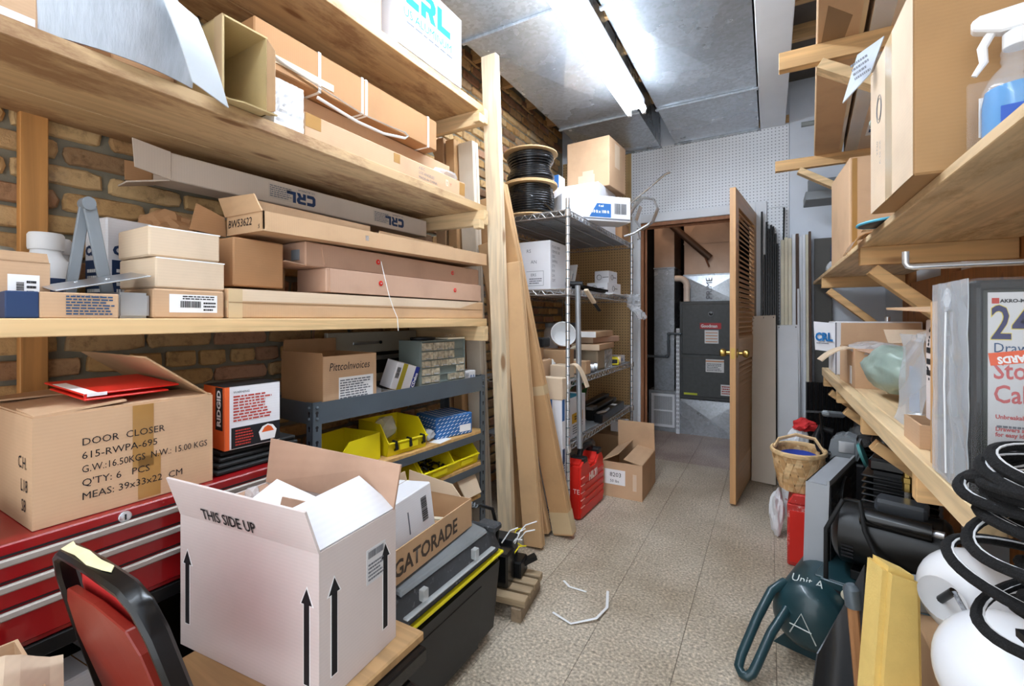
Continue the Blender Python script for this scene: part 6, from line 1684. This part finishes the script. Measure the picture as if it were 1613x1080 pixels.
B().sheet(lambda u, v: (-.127 - .005 * math.sin(v * 9 + u * 4) * (.4 + v) - .018 * (1 - v) ** 5, -.108 + .22 * u, -.004 + .255 * v), 12, 16, .0015).obj('bag_side', FILM, wbx, smooth=True)
B().sheet(lambda u, v: (-.135 + .26 * u, -.108 - .004 * math.sin(v * 11 + u * 7) - .018 * (1 - v) ** 5, -.004 + .255 * v), 12, 16, .0015).obj('bag_front', CLEAR, wbx, smooth=True)
crumple((-.08, -.05, .245), (.06, .06, .02), FILM, 'bag_top', wbx, 61)
crumple((-.135, -.07, .030), (.020, .04, .018), FILM, 'bag_hem', wbx, 63)
patch(wbx, 'blue_tint', face_m('x-', (.24, .20, .235)), -.06, .03, .03, .16, mat('pale_blue_print', '#9fbede', .6))
carton('low_carton', 'low open tan carton between the bagged carton and the upright board', .26, .14, .055, (.43, 1.445, ZL), 0, m=CARD, open_top=True)
dbx = T('dotted_carton', 'white carton flap printed with black dots under a tan flap', 'cardboard box', (.42, 1.39, ZL + .058))
B().box(-.09, .16, -.075, .07, 0, .24).obj('body', PCARD, dbx, bevel=.003)
q = face_m('x-', (.18, .145, .24)); rr = random.Random(8); dd = B()
for k in range(26): 
    a, b2 = rr.uniform(-.06, .05), rr.uniform(.09, .22); dd.lathe([(.0035, 0), (.0035, .0008)], 8, q @ Matrix.Translation((a, b2, .0)))
dd.obj('dots', INK, dbx); dashes(dbx, q, -.06, .02, .10, .18, 3, INK)
B().slab([(-.10, -.07, .255), (.06, -.09, .262), (.06, .11, .27), (-.16, .10, .265)], .005).obj('flap', CARD, dbx)
tag(B().box(-.185, .205, -.018, .018, 0, .335).obj('upright_board', wood('chipboard_panel', '#d0a068', 'z', knots=False), None, bevel=.002, loc=(.475, 1.235, ZL)), 'upright tan board standing behind the bagged drawer cabinet', 'board')
# drawer storage cabinet carton in its bag
w, d, h = .41, .185, .362
ak = T('storage_cabinet', 'new black 24 drawer storage cabinet wrapped in a clear bag', 'drawer cabinet', (.493, 1.108, ZL))
b_ = B().box(-w / 2, w / 2, -d / 2 + .012, d / 2, 0, h)
b_.box(-w / 2, -w / 2 + .013, -d / 2, -d / 2 + .012, 0, h).box(w / 2 - .013, w / 2, -d / 2, -d / 2 + .012, 0, h).box(-w / 2, w / 2, -d / 2, -d / 2 + .012, h - .016, h).box(-w / 2, w / 2, -d / 2, -d / 2 + .012, 0, .014)
b_.obj('case', BLACKG, ak, bevel=.004)
B().box(-w / 2 + .013, w / 2 - .013, -d / 2 + .004, -d / 2 + .012, .014, h - .016).obj('drawer_fronts', mat('smoky_drawers', '#2a2e27', .2), ak)
q = frame((-w / 2, -d / 2 + .0035, 0), (1, 0, 0), (0, 0, 1))
SIL = mat('silver_card', '#c9cacc', .4, var=.03)
p = patch(ak, 'printed_card', q, .018, w - .03, .016, .342, SIL, .001)
NV = mat('navy_print', '#232457', .5); YEP = mat('yellow_print', '#d9c63c', .5); RDP = mat('rose_print', '#c05a5a', .5)
poly_patch(p, 'logo', q, [(.0225, .324), (.031, .324), (.031, .333), (.0225, .333)], INKR, .0016); text(p, 'AKRO-MILS', .0078, q, .032, .3255, INK, bold=.0003, eps=.0016, sx=.95)
text(p, '24', .076, q, .0205, .268, YEP, bold=.0022, eps=.0015, sx=.66); text(p, '24', .076, q, .0205, .268, NV, bold=.0010, eps=.0020, sx=.66)
text(p, 'Drawer', .022, q, .024, .246, INKB, eps=.0016, sx=.8); text(p, 'Storage', .040, q, .024, .204, RDP, bold=.0006, eps=.0016, sx=.72); text(p, 'Cabinet', .040, q, .024, .166, RDP, bold=.0006, eps=.0016, sx=.72)
stk = patch(p, 'sticker', q, .019, .12, .232, .252, mat('orange_sticker', '#e2571f', .5), .0022, 9); text(stk, 'MENARDS', .015, q, .085, .247, WPAPER, rot=189, bold=.0007, eps=.0030, sx=.85)
for i, s in enumerate(('Unbreakable drawers', 'Drawers accept standard', 'for easy identification', 'Rugged, heavy-duty')): text(p, s, .0092, q, .0265, .140 - (i if i < 2 else i - .55) * .0195, RDP, bold=.0003, eps=.0016, sx=.85)
for b0 in (.128, .099, .078, .062, .05): dashes(p, q, .028, .07, b0 - .004, b0 + .003, 1, INKG, eps=.0016)
barcode(p, q, .02, .06, .016, .030, INK, eps=.0016)
B().box(-w / 2 - .004, w / 2 + .004, -d / 2 - .004, d / 2 + .004, .0, h + .004).obj('poly_bag', CLEAR, ak, bevel=.01)
B().sheet(lambda u, v: (-w / 2 - .006 - .004 * noise.noise(Vector((u * 6, v * 6, 9))), -d / 2 + d * u, .004 + h * v), 8, 12, .0015).obj('bag_side', FILM, ak, smooth=True)
crumple((-w / 2 - .008, .0, h - .03), (.006, .016, .02), FILM, 'bag_knot', ak, 71, n=2)
B().tube([(-w / 2 - .010, .0, h - .05), (-w / 2 - .011, .005, h * .5), (-w / 2 - .010, .0, .02)], .0015, 5).obj('bag_seam', WPLAS, ak)
# weatherstrip coil
wcx = T('weatherstrip_coil', 'big tangled coil of black brush weatherstrip at the shelf end', 'weatherstrip coil', (.468, .845, .765))
PILE = mat('brush_pile', '#101012', .95, var=.4, scale=60, bump=.8, bscale=400)
rr = random.Random(12)
for k in range(32):
    z = .045 + .0068 * k
    R_ = .170 + rr.uniform(-.055, .040); cx, cy = rr.uniform(-.03, .02), rr.uniform(-.02, .03)
    tx, ty = rr.uniform(-.16, .16), rr.uniform(-.25, .15)
    pts = []; ins = []
    for i in range(54):
        a = 2 * math.pi * i / 54
        x, y = cx + R_ * math.cos(a) * 1.10, cy + R_ * math.sin(a) * .60
        zz = z + tx * x + ty * y + .01 * math.sin(2 * a + k)
        y = min(y, .135)
        pts.append((x, y, zz)); f_ = (R_ - .006) / R_
        ins.append((cx + (x - cx) * f_, cy + (y - cy) * f_, zz + .004))
    s_ = B().tube(pts, .0072, 7, closed=True).obj('strip_loop', PILE, wcx, smooth=True)
    B().tube(ins, .0016, 5, closed=True).obj('backing', WPLAS, s_, smooth=True)
B().beam((-.19, -.02, .03), (.1, .03, .045), .018, .010).obj('strip_end', BLACKP, wcx)
# ================================================================== UNDER THE SHELF
carton('support_carton', 'tan carton on the floor under the white globe lamps', .36, .75, .445, (.50, 1.16, 0), 0, m=CARD2)
GLOBE = mat('opal_globe', '#eef1f6', .25, var=.02, coat=.3)
for c_, r_, lab, zz, rot in (((.40, 1.40, .447), .10, 'white globe lamp shade farther under the shelf, tipped', .02, (28, -20, 0)), ((.36, 1.085, .45), .106, 'larger white globe lamp shade in the near right corner', .06, (-14, 20, 0))):
    g_ = T('globe_shade', lab, 'lamp shade', (c_[0], c_[1], c_[2] + r_ * 1.30), rot=rot, group='white globe shades')
    pr = [(r_ * .42, -r_ * 1.16), (r_ * .46, -r_ * 1.14), (r_ * .42, -r_ * 1.0)] + [(r_ * math.cos(a), r_ * math.sin(a)) for a in [RD(-62 + i * 9) for i in range(17)]] + [(.002, r_)]
    B().lathe(pr, 30).obj('globe', GLOBE, g_, smooth=True)
    B().lathe([(r_ * .50, -r_ * 1.19), (r_ * .52, -r_ * 1.17), (r_ * .46, -r_ * 1.15)], 24).obj('collar', WPLAS, g_, smooth=True)
cn = T('lamp_canopy', 'white lamp canopy plate with a black stem and braided cable', 'lamp part', (.312, 1.285, .605), rot=(40, 25, 0)); cn.scale = (.75, .75, .75)
B().lathe([(.001, .0), (.04, .002), (.058, .010), (.060, .014), (.056, .012), (.03, .006), (.001, .005)], 26).obj('plate', WPLAS, cn, smooth=True)
B().cyl((0, 0, .004), (0, .01, .06), .010, 10).obj('stem', BLACKG, cn, smooth=True)
B().tube([(.0, .01, .06), (.05, -.05, .055), (.09, -.14, .0), (.11, -.20, -.06)], .006, 8).obj('braided_cable', mat('braid', '#9a9fa6', .5, var=.5, scale=120), cn, smooth=True)
tag(B().box(-.03, .06, -.05, .05, 0, .055).obj('outlet_box', mat('outlet_grey', '#8b9093', .6), None, bevel=.006, loc=(.31, 1.57, .4465), rot=(0, 0, .3)), 'grey plastic outlet box beside the foam block', 'outlet box')
fo_ = T('foam_block', 'yellow foam slab standing on end in front of the compressor', 'foam block', (.222, 1.315, .002), rot=(-2, 3, 24))
B().hexa([(-.065, -.04, 0), (.07, -.04, 0), (.065, .04, 0), (-.06, .04, 0), (-.034, -.038, .64), (.040, -.04, .622), (.050, .036, .612), (-.036, .034, .648)]).obj('foam', FOAM, fo_, bevel=.012, seg=2, smooth=True)
dp = T('dust_shovel', 'grey metal scoop with a wooden handle beside the foam slab', 'shovel', (.128, 1.455, 0))
B().beam((.09, -.03, .0), (.055, .0, .50), .026, .026).obj('handle', wood('handle_wood', '#a9784f', 'z', knots=False), dp, bevel=.009)
B().tube([(.060, -.002, .46), (.055, .0, .505), (.052, .0, .515)], [.019, .019, .010], 12).obj('ferrule', GREYS, dp, smooth=True)
B().sheet(lambda u, v: (-.05 + .10 * u + .03 * v, -.02 + .05 * math.cos((u - .5) * 3), .02 + .30 * v + (.16 * u * u if v > .9 else 0) + .10 * u * v), 10, 8, .003).obj('scoop', mat('scoop_grey', '#4a4c50', .4, metal=.5), dp, smooth=True)

# ================================================================== COMPRESSOR
cp_ = T('air_compressor', 'teal twin-cylinder air compressor with grey belt guard and tank marked A', 'air compressor', (.11, 1.87, 0), -17)
M = Matrix.Translation((.0, 0, .165)) @ Matrix.Rotation(RD(-90), 4, 'X')
R_ = .112
B().lathe([(.002, -.042), (.05, -.036), (.085, -.022), (.104, -.006), (R_, .02), (R_, .56), (.10, .585), (.05, .605), (.002, .61)], 32, M).obj('tank', TEAL, cp_, smooth=True)
CHALK = mat('chalk', '#cfd6d4', .9)
q = frame((-.005, -.039, .165), (1, 0, 0), (0, 0, 1))
for pts in (((-.035, -.045), (.0, .035), (.042, -.055)), ((-.035, -.012), (.03, -.018))): B().tube([tuple(q @ Vector((a, b, .0075 - 1.5 * (a * a + b * b)))) for a, b in pts], .0022, 5).obj('chalk_mark', CHALK, cp_)
text(cp_, 'Unit A', .035, frame((-.055, .025, .268), (1, .15, 0), (0, .55, .8)), 0, 0, CHALK, shear=.2, eps=.004)
for s_ in (-1, 1):
    pass
B().tube([(-.075, .03, .250), (-.10, -.03, .232), (-.125, -.10, .155), (-.145, -.19, .06), (-.145, -.215, .034), (-.13, -.225, .022), (-.115, -.225, .022), (-.103, -.212, .032), (-.096, -.19, .055), (-.078, -.11, .13), (-.055, -.04, .18), (-.05, .03, .20)], .0150, 12).obj('handle', TEAL, cp_, smooth=True)
B().box(.0, .36, .10, .50, .262, .282).obj('platform', TEAL, cp_, bevel=.003)
B().box(.02, .36, .088, .10, .225, .282).obj('platform_lip', TEAL, cp_, bevel=.003)
B().box(.05, .11, .0865, .0885, .248, .258).obj('slot', INK, cp_)
M2 = Matrix.Translation((.10, .088, .252)) @ Matrix.Rotation(RD(90), 4, 'X'); B().lathe([(.019, 0), (.019, .004), (.008, .006), (.007, .010), (.001, .010)], 18, M2).obj('washer_bolt', CREAM, cp_, smooth=True)
for x, y in ((.13, .13), (.25, .13)): B().lathe([(.010, .282), (.010, .290), (.005, .292), (.005, .306), (.001, .306)], 6, Matrix.Translation((x, y, 0))).obj('bolt', ALU, cp_)
# legs
for y in (.06, .50):
    B().prism([(-.12, 0), (.12, 0), (.06, .08), (-.06, .08)], y - .006, y + .006, 'y').obj('foot', TEAL, cp_)
# belt guard: hollow shell with perforated right face
gy0, gy1, gz0, gz1 = .245, .72, .175, .565
GU = mat('guard_grey', '#a9aeb4', .42, var=.05, metal=.15)
B().hexa([(-.068, gy0 - .02, gz0), (.010, gy0 - .02, gz0), (.010, gy0 - .016, gz0), (-.068, gy0 - .016, gz0), (-.062, gy0, gz1), (.016, gy0, gz1), (.016, gy0 + .004, gz1), (-.062, gy0 + .004, gz1)]).hexa([(-.068, gy0 - .016, gz0), (-.064, gy0 - .016, gz0), (-.064, gy1, gz0), (-.068, gy1, gz0), (-.062, gy0, gz1), (-.058, gy0, gz1), (-.058, gy1, gz1), (-.062, gy1, gz1)]).box(-.062, .016, gy1 - .004, gy1, gz0, gz1).box(-.062, .016, gy0, gy1, gz1 - .004, gz1).obj('belt_guard', GU, cp_)
B().box(.008, .016, gy0, gy1, gz1, gz1 + .018).obj('guard_lip', GU, cp_)
B().box(.016, .020, gy0 + .004, gy1 - .004, gz0, gz1 - .004).obj('mesh_face', BLACKS, cp_)
ho = B()
for i in range(13):
    for j in range(10):
        y, z = gy0 + .03 + i * .034, gz0 + .03 + j * .034
        ho.lathe([(.008, 0), (.008, .0008)], 6, Matrix.Translation((.020, y, z)) @ Matrix.Rotation(RD(90), 4, 'Y'))
stuff(ho.obj('perforations', INK, cp_))
# motor
mx0, mx1, my, mz, mr = .035, .36, .235, .425, .112
MM = Matrix.Translation((mx0, my, mz)) @ Matrix.Rotation(RD(90), 4, 'Y')
L_ = mx1 - mx0
B().lathe([(.002, 0), (.07, .002), (.092, .012), (mr, .03), (mr, L_ - .03), (mr + .002, L_ - .028), (.098, L_ - .01), (.06, L_), (.002, L_)], 32, MM).obj('motor', mat('motor_black', '#0a0b0c', .34, var=.2, wear='#2c2e31', wearamt=.70), cp_, smooth=True)
B().tube([(mx0 + .09, my - .075, mz + .088), (mx1 - .05, my - .075, mz + .088)], .031, 16).obj('capacitor_cover', BLACKG, cp_, smooth=True)
B().box(mx0 + .12, mx0 + .26, my - .03, my + .06, mz + .09, mz + .145).obj('terminal_box', mat('grey_black', '#3c3f43', .35, coat=.2), cp_, bevel=.010)
B().tube([(mx1 - .05, my - .075, mz + .088), (mx1 - .02, my - .08, mz + .09)], .013, 10).obj('plug', ALU, cp_, smooth=True)
B().ball((mx1 - .005, my - .085, mz + .05), .009, 10).obj('reset_button', REDP, cp_, smooth=True)
B().box(mx0 + .06, mx1 - .06, my - .08, my + .08, .283, .315).obj('motor_mount', BLACKS, cp_, bevel=.003)
vv = B()
for k in range(4): vv.box(mx0 + .04, mx0 + .075, my - mr - .0015, my - mr + .004, mz - .02 - k * .012, mz - .014 - k * .012)
vv.obj('vents', INK, cp_)
B().tube([(mx0 + .02, my - .10, mz - .25), (mx0 + .0, my - .135, mz - .15), (mx0 + .0, my - .13, mz + .03), (mx0 + .04, my - .08, mz + .13), (mx0 + .09, my - .09, mz + .14), (mx0 + .11, my - .135, mz + .06), (mx0 + .15, my - .145, mz - .03), (mx0 + .22, my - .13, mz - .10), (mx0 + .30, my - .09, mz - .13)], .0075, 10).obj('power_cord', RUBBER, cp_, smooth=True)
# pump
px, py = .19, .47
B().box(px - .07, px + .09, py - .07, py + .07, .283, .42).obj('crankcase', BLACKS, cp_, bevel=.015, seg=2)
for k in range(8):
    z = .425 + k * .024
    B().box(px - .10, px + .125, py - .10, py + .09, z, z + .009).obj('fin', BLACKG, cp_, bevel=.004)
B().box(px - .065, px + .085, py - .065, py + .065, .42, .62).obj('cylinder', BLACKS, cp_)
B().box(px - .08, px + .10, py - .08, py + .08, .617, .665).obj('head', BLACKG, cp_, bevel=.01)
for x in (px - .04, px + .07):
    B().lathe([(.012, .665), (.012, .70), (.042, .705), (.046, .712), (.040, .745), (.032, .752), (.001, .752)], 20, Matrix.Translation((x, py + .02, 0))).obj('air_filter', BLACKG, cp_, smooth=True)
B().lathe([(.014, 0), (.014, .03), (.017, .032), (.017, .05), (.012, .052), (.012, .075)], 6, Matrix.Translation((px + .04, py - .115, .575))).obj('brass_fitting', BRASS, cp_)
B().tube([(px + .04, py - .115, .577), (px + .04, py - .117, .54), (px + .05, py - .12, .50), (px + .06, py - .12, .46)], .009, 10).obj('braided_hose', mat('steel_braid', '#aaa69c', .4, metal=.5, var=.4, scale=150), cp_, smooth=True)
B().lathe([(.075, 0), (.08, .01), (.08, .03), (.02, .035)], 24, Matrix.Translation((.0, py, .47)) @ Matrix.Rotation(RD(90), 4, 'Y')).obj('flywheel', BLACKS, cp_, smooth=True)
# second machine behind
en = T('engine', 'black finned engine in the shadow behind the compressor', 'engine', (.52, 3.10, 0), -12)
B().box(-.15, .15, -.16, .16, 0, .44).obj('block', BLACKS, en, bevel=.02, seg=2)
for k in range(6): B().box(-.13, .10, -.175, .06, .45 + k * .022, .459 + k * .022).obj('fin', BLACKG, en, bevel=.003)
B().box(-.09, .09, -.09, .09, .44, .60).obj('cylinder', BLACKS, en)
B().prism([(-.11, .58), (.13, .58), (.13, .66), (.07, .70), (-.05, .70), (-.11, .65)], -.12, .04, 'y').obj('cover', BLACKP, en, bevel=.008)
for k in range(5): B().box(-.08 + k * .03, -.06 + k * .03, -.124, -.118, .60, .65).obj('vent', BLACKG, en)
B().lathe([(.06, .70), (.06, .73), (.03, .735), (.03, .74), (.001, .74)], 20, Matrix.Translation((-.02, .03, 0))).obj('cap', BLACKG, en, smooth=True)
gp2 = T('slatted_grille', 'dark slatted metal grille standing on the floor near the back right corner', 'grille', (.33, 3.62, 0), 8)
B().box(-.12, .24, .012, .02, .0, .78).obj('backing', DARKWALL, gp2)
for k in range(15): B().box(-.12 + k * .024, -.108 + k * .024, -.006, .012, .0, .78).obj('slat', BLACKS, gp2)
for z in (.25, .58): B().box(-.125, .245, -.010, -.006, z, z + .014).obj('crossbar', ALU, gp2)
# basket, tool box, saw
rb_ = T('red_tool_box', 'scuffed red metal tool box on the floor under the basket', 'tool box', (.160, 2.765, 0), -4)
B().box(-.075, .075, -.17, .17, 0, .30).obj('body', mat('red_worn', '#c0302a', .4, var=.1, wear='#d9a9a2', wearamt=.54), rb_, bevel=.006)
B().prism([(-.075, .30), (.075, .30), (.05, .35), (-.05, .35)], -.17, .17, 'y').obj('lid', MATS['red_worn'], rb_, bevel=.005)
B().box(.0, .04, -.176, -.17, .27, .315).obj('latch', ALU, rb_, bevel=.002); B().box(-.065, .065, -.1735, -.17, .02, .27).obj('end_panel', REDP, rb_, bevel=.003)
bk = T('woven_basket', 'oval woven splint basket holding tools on the red tool box', 'basket', (.125, 2.715, .3515), -10); bk.scale = (.9, .9, .95)
SPL = wood('splint', '#e3c08e', 'x', knots=False); SPL2 = wood('splint_dark', '#cfa470', 'x', knots=False)
def bp_(a, t): 
    s_ = .72 + .28 * math.sin(t * 1.5); return Vector((.125 * s_ * math.cos(a), .155 * s_ * math.sin(a), .19 * t))
for k in range(20):
    a0 = 2 * math.pi * k / 20; tw = .55
    for sgn in (1, -1):
        o_ = .003 * (1 if (k + (sgn > 0)) % 2 else -1)
        B().sheet(lambda u, v: tuple(bp_(a0 + sgn * tw * (v - .5) + (u - .5) * .27, v) * 1.0 + Vector((math.cos(a0), math.sin(a0), 0)) * (o_ * math.cos(v * 9 + k))), 2, 8, .0022).obj('splint', SPL if sgn > 0 else SPL2, bk)
B().tube([tuple(bp_(2 * math.pi * i / 36, 1.0) * 1.03) for i in range(36)], .010, 8, closed=True, flat=1.3).obj('rim', SPL, bk, smooth=True)
B().lathe([(.09, 0), (.09, .005), (.001, .005)], 24, Matrix.Diagonal((1, 1.2, 1, 1))).obj('base', SPL2, bk)
B().tube([(-.12, .0, .19), (-.10, .03, .235), (-.02, .07, .262), (.07, .08, .25), (.12, .04, .19)], .007, 8, flat=1.6).obj('handle', SPL, bk, smooth=True)
B().tube(ring((0, 0, .165), .085, 28, sy=1.2), .010, 8, closed=True).obj('blue_dish_rim', mat('blue_dish', '#2743a8', .35), bk, smooth=True)
B().lathe([(.03, .12), (.085, .172), (.08, .172), (.001, .128)], 28, Matrix.Diagonal((1, 1.2, 1, 1))).obj('blue_dish', MATS['blue_dish'], bk, smooth=True)
chd = T('cloth_bag', 'red-lined floral cloth bag behind the basket', 'cloth bag', (.135, 3.06, .0), 10)
crumple((0, 0, .30), (.075, .07, .30), mat('floral_cloth', '#dfe2e6', .9, var=.1, wear='#b55a60', wearamt=.6), 'cloth', chd, 81, n=4, amp=.15)
crumple((.035, -.01, .60), (.06, .045, .035), mat('red_lining', '#c22a2c', .8), 'lining', chd, 83)
pbg = T('white_sack', 'white printed sack on the floor beside the red tool box', 'sack', (.035, 2.93, .0), 0)
crumple((0, 0, .12), (.035, .05, .13), mat('white_sack', '#dddfe2', .6, var=.08, wear='#b8585c', wearamt=.68), 'sack', pbg, 91)
sw = T('circular_saw', 'grey and teal power saw lying behind the belt guard', 'power saw', (.328, 2.81, .0), -12)
B().box(-.03, .085, -.08, .06, .0, .50).obj('stand_crate', BLACKP, sw, bevel=.008)
B().prism([(-.07, .50), (.05, .50), (.075, .56), (.06, .615), (.0, .635), (-.05, .61)], -.07, .05, 'y').obj('motor_body', GREYP, sw, bevel=.012, seg=2, smooth=True)
B().box(-.02, .045, -.0735, -.069, .545, .60).obj('vent_plate', ALU, sw, bevel=.002)
B().tube([(-.05, -.06, .52), (-.10, -.05, .54), (-.12, -.04, .60), (-.10, -.03, .645), (-.05, -.02, .63)], .016, 10).obj('handle', BLACKP, sw, smooth=True)
B().tube([(-.09, -.09, .49), (-.085, -.075, .60), (-.10, -.03, .72)], .006, 8).obj('side_rod', BLACKG, sw, smooth=True)
B().lathe([(.001, 0), (.06, .0), (.062, .012), (.001, .02)], 22, Matrix.Translation((.07, -.05, .54)) @ Matrix.Rotation(RD(70), 4, 'Y')).obj('blade_guard', mat('teal_plastic', '#4d8f8e', .4), sw, smooth=True)
B().tube([(-.10, -.16, .50), (-.15, -.18, .52), (-.175, -.17, .48), (-.16, -.16, .42), (-.13, -.17, .39), (-.10, -.19, .37)], .007, 8).obj('cord', RUBBER, sw, smooth=True)
crumple((.05, .08, .60), (.05, .08, .06), CLEAR, 'clear_bag', sw, 95)
B().beam((-.085, -.03, .72), (-.02, .10, .70), .04, .03).obj('grip', GREYP, sw, bevel=.01)
